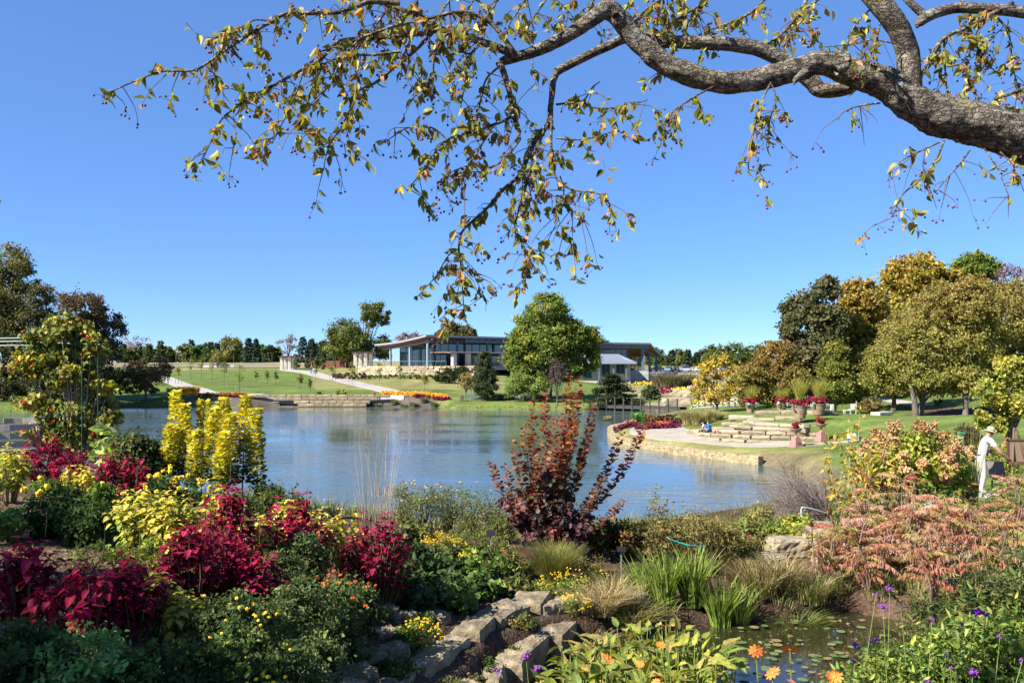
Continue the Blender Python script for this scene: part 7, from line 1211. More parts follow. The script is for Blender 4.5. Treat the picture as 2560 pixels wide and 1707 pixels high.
# ------------------------------------------------------------------ right foreground
for i, (u, d, h, r, pal, sz, T) in enumerate(((2110, 6.4, 1.05, .36, OLV+GR_D, .05, T_LAN), (2210, 6.0, 1.25, .44, GR_L+GR_Y, .065, T_LAN), (2310, 6.2, 1.28, .46, GR_L+GR_D, .065, T_LAN), (2420, 6.0, 1.3, .48, GR_Y+GR_L, .08, T_LAN), (2530, 6.0, 1.35, .46, GR_L+GR_Y, .08, T_LAN), (2060, 5.6, .85, .26, [(.13, .17, .10), (.10, .14, .07)], .04, T_LAN), (2170, 5.3, .85, .30, OLV+GR_D, .05, T_LAN), (2280, 5.2, .95, .34, GR_D+GR_L, .055, T_LAN), (2400, 5.2, 1.0, .34, GR_L+GR_D, .06, T_LAN), (2510, 5.3, 1.05, .36, GR_D+GR_L, .06, T_LAN), (2470, 7.6, 1.22, .45, GR_D+[(.12, .10, .03)], .07, T_LAN), (2560, 8.0, 1.35, .5, GR_D+OLV, .07, T_LAN), (2380, 7.8, 1.05, .45, GR_D+OLV, .065, T_LAN))):
    bush('butterfly_bush', ['narrow leaved olive bush beside the pond, lower right', 'light green leafy bush right of the open pond', 'tall green bush in the lower right', 'yellow green bush with long leaves, lower right', 'yellow green bush at the right edge', 'grey green small bush at the bottom by the orange flowers', 'low olive bush at the bottom, right of centre', 'low dark green bush at the bottom right', 'low green bush at the bottom right under the magenta bloom', 'low dark green bush in the bottom right corner', 'dark bush behind the magenta bloom', 'tall dark bush at the right edge below the sumac', 'dark olive bush under the middle sumac'][i], u, d, h, r, 3000, sz*.85, pal, T, 'shrub', 'leafy bushes in the right foreground', z0=.18, clump=.34, shell=.15, ns=22, orient=.5, mat=M_LEAFG if i % 2 else M_LEAF)
for i, (u, v, d, m_, r) in enumerate(((2440, 1527, 5.6, F_MAG, .034), (2464, 1535, 5.65, F_MAG, .022), (2225, 1469, 6.0, F_PUR, .022), (2190, 1486, 6.1, F_PUR, .018), (2208, 1516, 5.8, F_PUR, .022), (2252, 1519, 6.0, F_BLU, .014), (2188, 1597, 5.4, F_PUR, .022), (2137, 1612, 5.4, F_PUR, .024), (2134, 1650, 5.2, F_PUR, .02), (2218, 1608, 5.4, F_PUR, .012), (2432, 1680, 5.0, F_PUR, .022), (2366, 1640, 5.2, F_PUR, .016), (2376, 1668, 5.1, F_PUR, .014), (2556, 1650, 5.0, F_PUR, .02), (2280, 1626, 5.2, F_PUR, .016), (2330, 1545, 5.9, F_PUR, .02), (2405, 1560, 5.6, F_PUR, .016), (2318, 1700, 5.0, F_PUR, .016), (2500, 1590, 5.3, F_PUR, .016), (1315, 1640, 6.4, F_PUR, .030), (1345, 1668, 6.3, F_PUR, .026), (1243, 1676, 6.3, F_PUR, .022))):
    p = PX(u, v, d); b = G(u+rng.uniform(-25, 25), d); 
    if i > 18: b[2] = max(b[2], 2.4)
    t = thing('verbena_flower', b, ['bright magenta flower cluster at the right', 'smaller magenta cluster beside the bright one', 'topmost purple flower under the sumac', 'purple flower left of the topmost one', 'pale purple seed head under the topmost purple flowers', 'tiny violet flower right of the pale head', 'purple flower above the grey green bush', 'large purple cluster left of centre in the bushes', 'purple flower near the bottom beside the orange one', 'tiny purple flower in the middle of the bushes', 'purple flower low at the bottom right', 'small purple flower right of centre at the bottom', 'small purple flower near the bottom edge', 'purple flower cut by the right edge', 'small purple flower in the dark low bush', 'purple flower in the tall green bush', 'small purple flower left of the yellow green bush', 'tiny purple flower at the bottom edge', 'small purple flower right, below the magenta bloom', 'tall thistle like purple flower by the lower wall', 'second thistle like purple flower by the lower wall', 'faded purple flower head at the bottom, left of the thistles'][i], 'flower', 'purple flowers')
    mb = MB(); mb.add(*tube(spline([b, (b+p)/2+[rng.normal(0, .06), 0, .04], p], 7), np.linspace(.004, .0025, 7), 4)); mb.build('stem', MATS['green_stalk'], t); n = 16 if r > .02 else 7; heads(t, 'floret', p+rng.normal(0, .5, (n, 3))*r*[1, 1, .6], r*.42, m_, .8)
clump_thing('yellowing_grass', 'thin yellowing grass blades by the thistles at the bottom', 1265, 6.6, 60, .55, .5, GR_Y+DRY, .008, .12, base=(X(1265, 6.6), 6.6, 2.6)); clump_thing('yellowing_grass', 'thin dry grass by the lower wall at the bottom edge', 1350, 6.6, 50, .6, .45, GR_Y+DRY, .008, .14, base=(X(1350, 6.6), 6.6, 2.5))
# sumac with drooping compound leaves
SUM_M = leaf_mat('sumac_leaf', .4, .5, [(.44, .17, .10), (.50, .27, .18), (.42, .25, .12), (.34, .26, .08), (.46, .15, .10), (.54, .35, .26), (.30, .26, .08)])
def compound(seed, pairs=13):
    r = np.random.default_rng(seed); m_ = MB(); ys = np.linspace(0, 1, 10); cz = lambda y: .16*y-.48*y*y; cur = np.stack([.06*np.sin(ys*3+seed), ys, cz(ys)], 1); m_.add(*tube(cur, np.linspace(.011, .004, 10), 4))
    y = np.repeat(np.linspace(.12, .98, pairs), 2); s_ = np.tile([-1., 1.], pairs); n = len(y); pos = np.stack([.06*np.sin(y*3+seed), y, cz(y)], 1); dv = np.stack([s_*.45, np.full(n, .2), -.85+0*y], 1)+r.normal(0, .32, (n, 3)); nr = np.stack([s_*.8, r.normal(0, .3, n), np.full(n, .5)], 1); scatter(ovate(.12, -.35, .05), pos, dv, nr, (.15+.09*np.sin(y*3.1))*r.uniform(.8, 1.2, n), np.ones(3), m_, 0)
    return m_.mesh('leaf', SUM_M)
CMP = [compound(s_) for s_ in range(5)]; M_SUM = noise_mat('sumac_bark', (.10, .06, .045), (.24, .16, .12), 15, .8, .3); F_SUM = plain('sumac_drupes', (.10, .014, .010), .9, var=.4, scale=80, bump=.6)
def sumac(label, u, d, h, r, n_, cones=1):
    h *= 1.12; b = G(u, d); t = thing('sumac_shrub', b, label, 'shrub', 'orange sumacs'); sm = MB(); P_, D_, N_ = [], [], []; n_ = int(n_*1.35); nb = max(4, n_//8)
    for k in range(nb):
        a = rng.uniform(0, 6.28); top = b+[r*.75*math.cos(a)*rng.uniform(.2, 1), r*.75*math.sin(a)*rng.uniform(.2, 1), h*rng.uniform(.6, .95)]; cv = spline([b, b*.5+top*.5+[0, 0, -.05*h]+rng.normal(0, .06, 3), top], 12); sm.add(*tube(cv, np.linspace(.02, .009, 12), 6))
        for q in range(8): an = rng.uniform(0, 6.28); P_.append(cv[int(rng.integers(6, 12))]); D_.append((math.cos(an), math.sin(an), rng.uniform(-.15, .95))); N_.append((0, 0, 1.))
        if k < cones: heads(t, 'seed_cone', [top+[0, 0, .06]], .035, F_SUM, 2.2)
    leaf_objs(t, 'leaf', CMP, np.array(P_), np.array(D_), np.array(N_), rng.uniform(.22, .40, len(P_))); sm.build('stems', M_SUM, t)
for a in (('orange sumac hanging over the pond, leftmost', 2060, 12.9, .85, .40, 40, 1), ('orange sumac in front, left of the middle', 2120, 13.1, 1.1, .5, 56, 2), ('tall orange sumac left of the painter', 2190, 13.4, 1.35, .55, 64, 2), ('orange sumac in the middle of the thicket', 2280, 13.2, 1.3, .6, 64, 2), ('orange sumac below the painter', 2380, 12.6, 1.2, .6, 64, 1), ('orange sumac right of the painter, nearest', 2490, 11.6, 1.25, .6, 64, 2), ('orange sumac at the right edge', 2590, 12.2, 1.45, .55, 48, 1), ('low orange sumac at the water, front', 2170, 12.7, .75, .45, 44, 1), ('low orange sumac at the right of the pond', 2330, 11.9, .95, .5, 52, 1), ('orange sumac behind, between hydrangea and thicket', 2230, 14.4, 1.35, .5, 44, 0)): sumac(*a)
# hydrangeas
M_PAN = leaf_mat('hydrangea_panicle', .2, .7, [(.40, .23, .10), (.50, .31, .15), (.34, .18, .07), (.52, .30, .16), (.44, .30, .14)])
def panicle(seed):
    r = np.random.default_rng(seed); m_ = MB(); n = 150; z = r.uniform(0, 1, n)**.8; a = r.uniform(0, 6.28, n); rad = .5*np.sqrt(np.clip(1-z, 0, 1))*(.75+.25*np.sin(z*6))+.06; pos = np.stack([rad*np.cos(a), z*1.25, rad*np.sin(a)], 1)*r.uniform(.8, 1.05, (n, 1)); scatter(T_RND, pos, r.normal(0, 1, (n, 3)), norm(pos-[0, .4, 0])+r.normal(0, .4, (n, 3)), r.uniform(.14, .24, n), np.ones(3), m_, 0); return m_.mesh('panicle', M_PAN)
PANS = [panicle(s_) for s_ in range(4)]
def hydrangea(label, u, d, vt, r, n_):
    b = G(u, d); h = Zv(vt, d)-b[2]; t = thing('hydrangea_shrub', b, label, 'shrub', 'tan hydrangeas'); c = b+[0, 0, h*.66]; mb = MB(); ce = foliage_cloud(mb, [(*c, r, r, h*.34)], 2400, .10, GR_Y+[(.34, .30, .05), (.2, .24, .04)], T=T_OV, clump=.3, shell=.3); mb.build('leaves', M_LEAF, t, kind='stuff'); sm = MB(); limbs(sm, b, b+[0, 0, h*.36], ce, .035, 26); sm.build('trunk', M_TWIG, t)
    dr = rdir(n_, .35); leaf_objs(t, 'panicle', PANS, c+dr*[r*.95, r*.95, h*.34]*rng.uniform(.8, 1.05, (n_, 1)), norm(dr+[0, 0, .6]), rdir(n_), rng.uniform(.17, .25, n_))
hydrangea('hydrangea with the tallest tan flower heads left of the painter', 2290, 17.2, 1068, .62, 42); hydrangea('hydrangea with tan heads, nearest the painter', 2365, 17.6, 1118, .5, 34); hydrangea('hydrangea with tan heads behind the yellow sapling', 2215, 17.8, 1098, .5, 30); hydrangea('small hydrangea with tan heads at the right of the painter', 2500, 25.5, 1110, .55, 14)
bush('rose_shrub', 'green shrub with a pale bloom behind the easel', 2510, 25.0, 1.15, .6, 1600, .08, GR_Y+OLV, z0=.1, cat='shrub', flowers=[('bloom', 6, .05, plain('cream_petal', (.75, .7, .55), .6), 1)])
clump_thing('feather_reed_grass', 'tall pale feathery grass left of the painter', 2425, 18.4, 110, 1.75, .32, TAN+OLV, .014, .14, droop=.05)
bush('aster_plant', 'violet flowered plant behind the sumac', 2330, 13.6, .95, .3, 500, .06, GR_L, T_LAN, z0=.1, flowers=[('bloom', 26, .02, F_BLU, 1)]); bush('daylily_clump', 'bright green leafy clump beside the garden path', 2370, 19.5, .5, .35, 500, .12, GR_L, T_LAN, z0=0); bush('zinnia_plant', 'plant with an orange bloom near the tall grass', 2410, 19.6, .6, .25, 350, .08, GR_L, flowers=[('bloom', 4, .045, F_ORG, 1)], z0=.1); bush('zinnia_plant', 'plant with red blooms under the hydrangea', 2285, 14.6, .85, .25, 400, .07, GR_L+OLV, flowers=[('bloom', 5, .03, F_RED, 1)], z0=.1)
for i, (u, d, h, r, pal) in enumerate(((2120, 17.5, .7, .5, OLV+GR_L), (2250, 15.2, .8, .5, OLV+GR_L), (2340, 15.6, .75, .5, GR_L+OLV), (2430, 14.8, .8, .5, OLV+BRN), (2530, 15.2, .9, .5, GR_L+OLV), (2570, 20, .9, .6, GR_Y+OLV), (2200, 13.8, .6, .4, BRN+OLV), (2470, 13.2, .7, .4, OLV+BRN), (2100, 14.8, .45, .4, OLV))): bush('border_plant', ['olive clump below the bare twig shrub', 'green clump under the left hydrangea', 'green clump under the middle hydrangea', 'olive clump below the painter', 'green clump at the right, below the easel', 'yellow green clump at the right edge behind the easel', 'brownish clump behind the front sumac', 'brownish clump between the right sumacs', 'olive clump right of the slabs'][i], u, d, h, r, 1300, .07, pal, T_LAN, z0=0, clump=.4)
# yellow sapling and bare twig shrub
ys = thing('yellow_sapling', G(2150, 14.6), 'sparse yellow leaved sapling with thin pale stems', 'sapling'); yb = np.array(ys.location); sm = MB(); P_ = []
for (u, v), n_ in zip(((2150, 1020), (2130, 1070), (2095, 1085), (2060, 1100), (2185, 1085), (2215, 1120), (2240, 1150), (2110, 1150), (2180, 1170), (2250, 1200), (2090, 1210), (2165, 1140), (2120, 1110)), [44]*13):
    tip = PX(u, v, 14.6+rng.uniform(-.4, .4)); cv = spline([yb+rng.normal(0, .05, 3)*[1, 1, 0], yb*.5+tip*.5+rng.normal(0, .06, 3), tip], 20); sm.add(*tube(cv[::2], np.linspace(.014, .003, 10), 5)); P_.append(cv[rng.integers(9, 20, n_)]+rng.normal(0, .05, (n_, 3)))
P_ = np.vstack(P_); n = len(P_); leaf_objs(ys, 'leaf', [leaf_mesh('ys%d' % i, ovate(.22, c, .06), leaf_mat('sapling_leaf', .4, .5, [(.52, .40, .05), (.44, .32, .05), (.36, .32, .05), (.50, .26, .06), (.28, .26, .05)])) for i, c in enumerate((-.3, -.1))], P_[:290], rdir(290, -.2), rdir(290, .8), rng.uniform(.09, .15, 290)); mb = MB(); scatter(T_LAN, P_[290:], rdir(n-290, -.2), rdir(n-290, .8), rng.uniform(.09, .13, n-290), pick([(.45, .36, .05), (.36, .28, .05)], n-290), mb); mb.build('small_leaves', M_LEAF, ys, kind='stuff'); sm.build('stems', noise_mat('pale_stem', (.22, .18, .14), (.38, .33, .27), 20, .8, .2), ys)
tw_ = thing('bare_twig_shrub', G(2075, 19.5), 'leafless grey brown twiggy shrub at the water', 'shrub'); tb = np.array(tw_.location); mb = MB()
for k in range(260):
    a = rng.uniform(0, 6.28); e = rng.uniform(.35, 1.25); L_ = rng.uniform(.8, 1.45); dv = np.array([math.cos(a)*math.cos(e)-.35, math.sin(a)*math.cos(e)*.7, math.sin(e)]); tip = tb+dv*L_; cv = spline([tb+rng.normal(0, .08, 3)*[1, 1, 0], tb*.5+tip*.5+[0, 0, .1], tip], 7); mb.add(*tube(cv, np.linspace(.008, .0025, 7), 3))
    for q in range(4): p = cv[int(rng.integers(3, 7))]; mb.add(*tube([p, p+rng.normal(0, .12, 3)+dv*.12, p+rng.normal(0, .14, 3)+dv*.3], [.004, .003, .0018], 3))
mb.build('twigs', noise_mat('grey_twig', (.12, .09, .08), (.24, .19, .17), 20, .8, 0), tw_)
pp_ = MB(); pp_.add(*tube(spline([PX(2004, 1300, 18.4), PX(2004, 1272, 18.4), PX(2014, 1269, 18.4), PX(2064, 1282, 18.6)], 14), .022, 8)); tag(pp_.build('pipe_loop', plain('pale_pipe', (.3, .32, .31), .5), origin=PX(2004, 1300, 18.4), smooth=True), 'pale bent pipe sticking out beside the bare twig shrub', 'pipe')
# thin dry stalks over the water
for i, (u, d, n_, h_) in enumerate(((925, 11.2, 50, 1.7), (960, 11.4, 50, 1.75))): clump_thing('dry_stalks', 'thin pale dry stalks standing against the lake, %s' % ['left', 'right'][i], u, d, n_, h_, .3, [(.42, .34, .25), (.34, .27, .2)], .004, .1, droop=.0, group='dry stalks against the lake')

# ------------------------------------------------------------------ cover of the near bank and pond margin
mb = MB(); n = 0
while n < 1500:
    u, d = rng.uniform(560, 2120), rng.uniform(15.5, 34); x = X(u, d)
    if sdist(np.array([x]), np.array([d]), LAKE)[0] < .1: n += 1; continue
    tuft(mb, (x, d, hz(x, d)-.02), 14, rng.uniform(.2, .5), .3, OLV+GR_L+DRY[:2], .014, r0=.25, seg=2); n += 1
tag(mb.build('bank_grass', M_LEAF), 'rough olive grass on the near bank sloping to the lake', 'grass', kind='stuff')
mb = MB()
for (u, d) in [(rng.uniform(2040, 2420), rng.uniform(11.6, 13.4)) for _ in range(90)]+[(rng.uniform(1450, 2060), rng.uniform(11.4, 12.8)) for _ in range(90)]+[(rng.uniform(2200, 2500), rng.uniform(7, 11)) for _ in range(60)]:
    x = X(u, d)
    if sdist(np.array([x]), np.array([d]), POND)[0] < .02: continue
    tuft(mb, (x, d, hz(x, d)-.01), 26, rng.uniform(.12, .36), .22, OLV+GR_L+DRY, .010, r0=.16, seg=3, droop=.8)
tag(mb.build('pond_margin_grass', M_LEAF), 'short mixed grass and sedge along the pond margin', 'grass', kind='stuff')
# ------------------------------------------------------------------ crab apple overhanging from the right
ca_root = np.array([3.75, 4.3, hz(3.75, 4.3)]); ct = thing('crabapple_tree', ca_root, 'crab apple limb with drooping yellowing leaves and small purple red fruit overhead', 'tree')
M_CBARK = None
def crab_bark():
    m, t, N, L = nodes('lichened_bark'); out = N.new('ShaderNodeOutputMaterial'); p = N.new('ShaderNodeBsdfPrincipled'); tc = N.new('ShaderNodeTexCoord')
    def nz(sc, det=8, st=None):
        n = N.new('ShaderNodeTexNoise'); n.inputs['Scale'].default_value = sc; n.inputs['Detail'].default_value = det; n.inputs['Roughness'].default_value = .7; L.new(tc.outputs['Object'], n.inputs['Vector']); return n
    def ramp(src, *els):
        r = N.new('ShaderNodeValToRGB'); e = r.color_ramp.elements; e[0].position, e[0].color = els[0][0], (*els[0][1], 1); e[1].position, e[1].color = els[1][0], (*els[1][1], 1)
        for q, c in els[2:]: x = e.new(q); x.color = (*c, 1)
        L.new(src, r.inputs[0]); return r
    base = ramp(nz(22).outputs[0], (.34, (.06, .048, .036)), (.66, (.36, .305, .235)), (.5, (.20, .165, .125)))
    lic = ramp(nz(14, 6).outputs[0], (.56, (0, 0, 0)), (.64, (1, 1, 1))); lc = N.new('ShaderNodeMix'); lc.data_type = 'RGBA'; L.new(lic.outputs[0], lc.inputs[0]); L.new(base.outputs[0], lc.inputs[6]); lc.inputs[7].default_value = (.36, .38, .33, 1)
    mo = ramp(nz(7, 6).outputs[0], (.55, (0, 0, 0)), (.68, (.8, .8, .8))); mm = N.new('ShaderNodeMix'); mm.data_type = 'RGBA'; L.new(mo.outputs[0], mm.inputs[0]); L.new(lc.outputs[2], mm.inputs[6]); mm.inputs[7].default_value = (.20, .17, .05, 1)
    mp = N.new('ShaderNodeMapping'); mp.inputs['Scale'].default_value = (17, 55, 55); L.new(tc.outputs['Object'], mp.inputs[0]); wv = nz(9, 4); ad = N.new('ShaderNodeMix'); ad.data_type = 'VECTOR'; ad.inputs[0].default_value = .12; L.new(mp.outputs[0], ad.inputs[4]); sc9 = N.new('ShaderNodeVectorMath'); sc9.operation = 'SCALE'; sc9.inputs['Scale'].default_value = 30; L.new(wv.outputs['Color'], sc9.inputs[0]); L.new(sc9.outputs[0], ad.inputs[5])
    vo = N.new('ShaderNodeTexVoronoi'); vo.feature = 'DISTANCE_TO_EDGE'; vo.inputs['Scale'].default_value = 1.0; L.new(ad.outputs[1], vo.inputs['Vector']); cr = ramp(vo.outputs['Distance'], (.0, (.42, .40, .38)), (.15, (1.0, 1.0, 1.0)))
    mk = N.new('ShaderNodeMix'); mk.data_type = 'RGBA'; mk.blend_type = 'MULTIPLY'; mk.inputs[0].default_value = 1; L.new(mm.outputs[2], mk.inputs[6]); L.new(cr.outputs[0], mk.inputs[7])
    L.new(mk.outputs[2], p.inputs['Base Color']); p.inputs['Roughness'].default_value = .9; p.inputs['Specular IOR Level'].default_value = .15
    b = N.new('ShaderNodeBump'); b.inputs['Strength'].default_value = 1; b.inputs['Distance'].default_value = .02; L.new(nz(45, 10).outputs[0], b.inputs['Height']); b2 = N.new('ShaderNodeBump'); b2.inputs['Strength'].default_value = .8; b2.inputs['Distance'].default_value = .02; L.new(cr.outputs[0], b2.inputs['Height']); L.new(b.outputs[0], b2.inputs['Normal']); L.new(b2.outputs[0], p.inputs['Normal']); L.new(p.outputs[0], out.inputs[0]); return m
M_CBARK = crab_bark()
def limb(pts, rpx, dep, sides=8, res=10, rough=.0):
    """pts in photo pixels, radius in photo pixels, depth in metres (interpolated along the limb)"""
    n = len(pts); d = np.interp(np.linspace(0, 1, n), np.linspace(0, 1, len(dep)), dep); r = np.interp(np.linspace(0, 1, n), np.linspace(0, 1, len(rpx)), rpx)
    Pw = np.array([PX(u, v, dd) for (u, v), dd in zip(pts, d)]); rw = r*d/F; m = max(res, n*res//2); cv = spline(Pw, m); rr = np.interp(np.linspace(0, 1, m), np.linspace(0, 1, n), rw)
    if rough:
        V, Fa = tube(cv, rr, sides); c = np.repeat(cv, sides, 0); k = 1+rough*(.9*lumps(V, 1, 9.0)+.8*lumps(V, 2, 26.0)+.45*lumps(V, 3, 90.0)); V = c+(V-c)*k[:, None]
    else: V, Fa = tube(cv, rr, sides)
    return cv, rr, V, Fa
wood = MB(); twigs = []
def big(pts, rpx, dep, **kw): cv, rr, V, Fa = limb(pts, rpx, dep, **kw); wood.add(V, Fa); return cv
def thin(pts, rpx, dep, leafy=1.0): cv, rr, V, Fa = limb(pts, rpx, dep, 6, 10); wood.add(V, Fa); twigs.append((cv, leafy)); return cv
tp = [ca_root-[0, 0, .2], ca_root+[0, 0, .9], ca_root+[-.15, 0, 1.9], ca_root+[-.6, -.02, 2.7], PX(2760, 470, 4.15), PX(2560, 348, 4.1)]
cv = spline(tp, 60); V, Fa = tube(cv, np.interp(np.linspace(0, 1, 60), [0, .15, .6, 1], [.2, .155, .13, .105]), 24, jit=.03); wood.add(V, Fa)
big([(2600, 372), (2560, 348), (2425, 306), (2350, 288), (2291, 264), (2250, 236), (2226, 214), (2190, 198), (2138, 184), (2105, 172), (2073, 160), (2040, 158), (2004, 172), (1928, 191), (1825, 207), (1737, 191), (1660, 160), (1612, 120), (1580, 90), (1555, 55), (1535, 35), (1515, 24)], [58, 55, 51, 45, 40, 38, 34, 33, 30, 27, 27, 27, 27, 25, 25, 25, 24], [4.1, 4.05, 4.0, 3.95], sides=44, res=44, rough=.11)
big([(1545, 45), (1520, 22), (1478, 51), (1427, 85), (1376, 112), (1325, 133), (1291, 143), (1262, 152), (1246, 164)], [24, 23, 19, 17, 16, 14, 13, 12, 9], [3.95, 3.9, 3.85], sides=28, res=36, rough=.10)
big([(1515, 24), (1508, 8)], [17, 7], [3.95, 3.95], sides=10); big([(1560, 65), (1545, 50), (1540, 40)], [12, 17, 10], [3.86, 3.82], sides=12)   # knuckle
big([(2090, 178), (2118, 165), (2118, 140), (2112, 122)], [12, 9, 8, 3], [3.93, 3.93], sides=10); big([(2015, 180), (1990, 200), (1985, 212)], [12, 8, 2], [3.95, 3.93], sides=8)
big([(2150, 205), (2110, 222), (2054, 226), (2030, 205), (1992, 172), (1950, 146), (1890, 122), (1830, 112), (1775, 109), (1700, 106), (1650, 104), (1600, 94)], [16, 17, 20, 20, 19, 18, 17, 16, 15, 14], [4.2, 4.2, 4.15], sides=26, res=26, rough=.08)
big([(1600, 94), (1560, 98), (1529, 112), (1480, 134), (1444, 152), (1412, 168), (1392, 180)], [14, 12, 11, 10], [4.15, 4.05], sides=12, res=12, rough=.06)
big([(2278, 262), (2275, 214), (2272, 170), (2270, 134), (2258, 100), (2244, 68), (2218, 32), (2184, -8), (2130, -70), (2080, -160)], [30, 28, 28, 28, 27, 27, 26, 26, 24, 20], [4.05, 4.05, 4.0, 4.0], sides=32, res=26, rough=.05)
big([(2680, 60), (2560, 32), (2480, 24), (2400, 20), (2350, 30), (2318, 42), (2298, 58), (2292, 70)], [14, 13, 14, 13, 13, 14, 11, 3], [4.4, 4.4], sides=12, res=12, rough=.07); big([(2312, 40), (2280, 12), (2250, -20)], [11, 9, 8], [4.4, 4.4], sides=8)
T_ = []
thin([(2530, 10), (2483, 34), (2420, 68), (2360, 96), (2330, 140), (2307, 180)], [8, 6, 5, 3], [4.4, 4.3]); thin([(2640, 190), (2560, 222), (2500, 246), (2456, 272)], [6, 5, 4, 2], [4.2, 4.2], .8); thin([(2640, 300), (2560, 275), (2500, 284)], [5, 3, 2], [4.3, 4.2], .8); thin([(2456, 272), (2420, 200), (2400, 165), (2370, 168)], [3.5, 3, 2], [4.2, 4.2])
thin([(2360, 96), (2364, 190), (2372, 255)], [3, 2, 1.2], [4.35, 4.3]); thin([(2483, 34), (2520, 80), (2530, 150), (2545, 230)], [3, 2, 1.2], [4.4, 4.4], 1.3); thin([(2400, 60), (2440, 110), (2470, 160), (2500, 190)], [3, 2, 1.2], [4.5, 4.5], 1.3); thin([(2380, -20), (2430, 30), (2450, 90), (2440, 140)], [3, 2, 1.2], [4.6, 4.5], 1.3)
thin([(2030, -30), (2000, 30), (1960, 80), (1920, 110)], [5, 4, 3], [4.3, 4.2]); thin([(2070, -20), (1990, 45), (1990, 75), (1955, 118)], [4, 3, 2], [4.4, 4.3]); thin([(1930, -20), (1880, 30), (1830, 55), (1760, 80)], [4, 3, 2], [4.3, 4.3], 1.6); thin([(1800, -20), (1740, 20), (1690, 50), (1650, 85)], [4, 3, 2], [4.2, 4.1], 1.6); thin([(1720, -20), (1680, 10), (1640, 30)], [3, 2, 1.5], [4.1, 4.1], 1.4); thin([(1580, 60), (1610, 30), (1650, 0), (1680, -20)], [4, 3, 2], [4, 4], 1.3)
thin([(2180, 20), (2140, 60), (2120, 105)], [3, 2, 1.2], [4.1, 4.1]); thin([(2240, 110), (2180, 100), (2140, 110), (2060, 118)], [2, 1.6, 1.2], [4.0, 4.0], .6); thin([(2200, 60), (2190, 110), (2175, 165)], [2.5, 2, 1.2], [3.95, 3.9], 1.2)
# left sweep
thin([(1300, 143), (1240, 118), (1192, 102), (1138, 80), (1090, 75), (1084, 61), (1043, 37), (968, 14), (934, 3), (880, -12)], [11, 9, 8, 7, 5, 4], [3.85, 3.7]); thin([(1290, 140), (1275, 118), (1230, 60), (1180, 35), (1138, 32), (1080, 45), (1000, 62), (930, 85), (870, 108), (800, 130)], [7, 6, 5, 4, 3, 2], [3.8, 3.6])
thin([(1095, 76), (1060, 84), (1019, 88), (955, 95), (900, 97), (846, 105), (820, 130), (795, 156), (745, 180), (697, 207), (650, 230), (608, 255), (560, 292), (540, 325), (526, 357), (503, 408)], [6, 5.5, 5, 4.5, 4, 3, 2, 1.2], [3.75, 3.5]); thin([(1086, 78), (1060, 105), (1036, 129), (985, 170), (955, 195), (927, 214), (884, 235), (880, 270), (873, 299), (833, 347), (815, 390), (809, 425)], [5, 4.5, 4, 3, 2, 1.2], [3.75, 3.55])
thin([(1000, 8), (930, 5), (897, 14), (846, 31), (780, 34), (717, 34), (680, 55), (642, 75), (574, 119), (516, 160), (479, 177), (404, 180), (336, 204), (282, 228), (254, 245)], [7, 6, 5, 4, 3, 2, 1.3], [3.7, 3.4], .8); thin([(680, 55), (640, 50), (608, 65), (570, 85), (540, 95), (512, 93), (492, 85), (465, 58)], [2.2, 2, 1.8, 1.2], [3.55, 3.5], .9); thin([(516, 167), (540, 190), (564, 214), (608, 231), (640, 231)], [2, 1.8, 1.8], [3.45, 3.5], .9)
thin([(1000, 129), (940, 137), (880, 139), (819, 156), (795, 190), (770, 240)], [4, 3, 2.5, 1.5], [3.6, 3.6]); thin([(900, 97), (870, 130), (840, 180), (820, 230)], [3, 2, 1.2], [3.6, 3.6], 1.2); thin([(760, 172), (745, 220), (720, 280), (700, 320), (680, 360)], [2.2, 1.8, 1.4, 1], [3.5, 3.5]); thin([(700, 206), (720, 260), (770, 300), (800, 340)], [2, 1.6, 1], [3.5, 3.45])
thin([(560, 292), (590, 330), (580, 380)], [1.6, 1.2, .9], [3.5, 3.5], .5); thin([(840, 345), (870, 370), (880, 410)], [1.6, 1.2, .9], [3.55, 3.55], .5)
# centre droop
thin([(1250, 160), (1262, 190), (1277, 245), (1288, 306), (1300, 350)], [9, 8, 6, 4], [3.85, 3.8], 1.4); thin([(1285, 290), (1240, 310), (1155, 337), (1118, 350), (1080, 391), (1046, 442), (1016, 476)], [4.5, 4, 3, 2, 1.3], [3.8, 3.7], 1.2); thin([(1118, 350), (1080, 320), (1020, 320), (970, 350)], [2.5, 2, 1.2], [3.7, 3.7])
thin([(1392, 180), (1383, 205), (1380, 238), (1376, 270), (1373, 306), (1342, 345), (1320, 391), (1298, 439), (1257, 475), (1221, 517), (1186, 549), (1156, 579), (1147, 618), (1153, 662), (1156, 722), (1162, 796)], [9, 8, 7, 6, 5, 4, 3, 2, 1.3], [4.0, 3.85, 3.8], 1.2); thin([(1373, 306), (1350, 350), (1332, 398), (1314, 469), (1299, 517), (1287, 576), (1308, 612), (1314, 677), (1311, 734)], [5, 4, 3, 2, 1.3], [3.85, 3.8], 1.2)
thin([(1380, 300), (1378, 365), (1388, 439), (1420, 470), (1451, 478), (1495, 484), (1520, 505), (1531, 534)], [4, 3, 2.2, 1.3], [3.8, 3.75], 1.1); thin([(1326, 451), (1350, 470), (1400, 500), (1450, 540), (1475, 565)], [3, 2, 1.2], [3.8, 3.8]); thin([(1390, 262), (1420, 258), (1458, 252), (1480, 220), (1500, 205)], [3, 2.2, 1.6], [3.9, 3.9], 1.4); thin([(1390, 345), (1430, 350), (1480, 345), (1530, 330)], [2.5, 2, 1.2], [3.85, 3.85], 1.2)
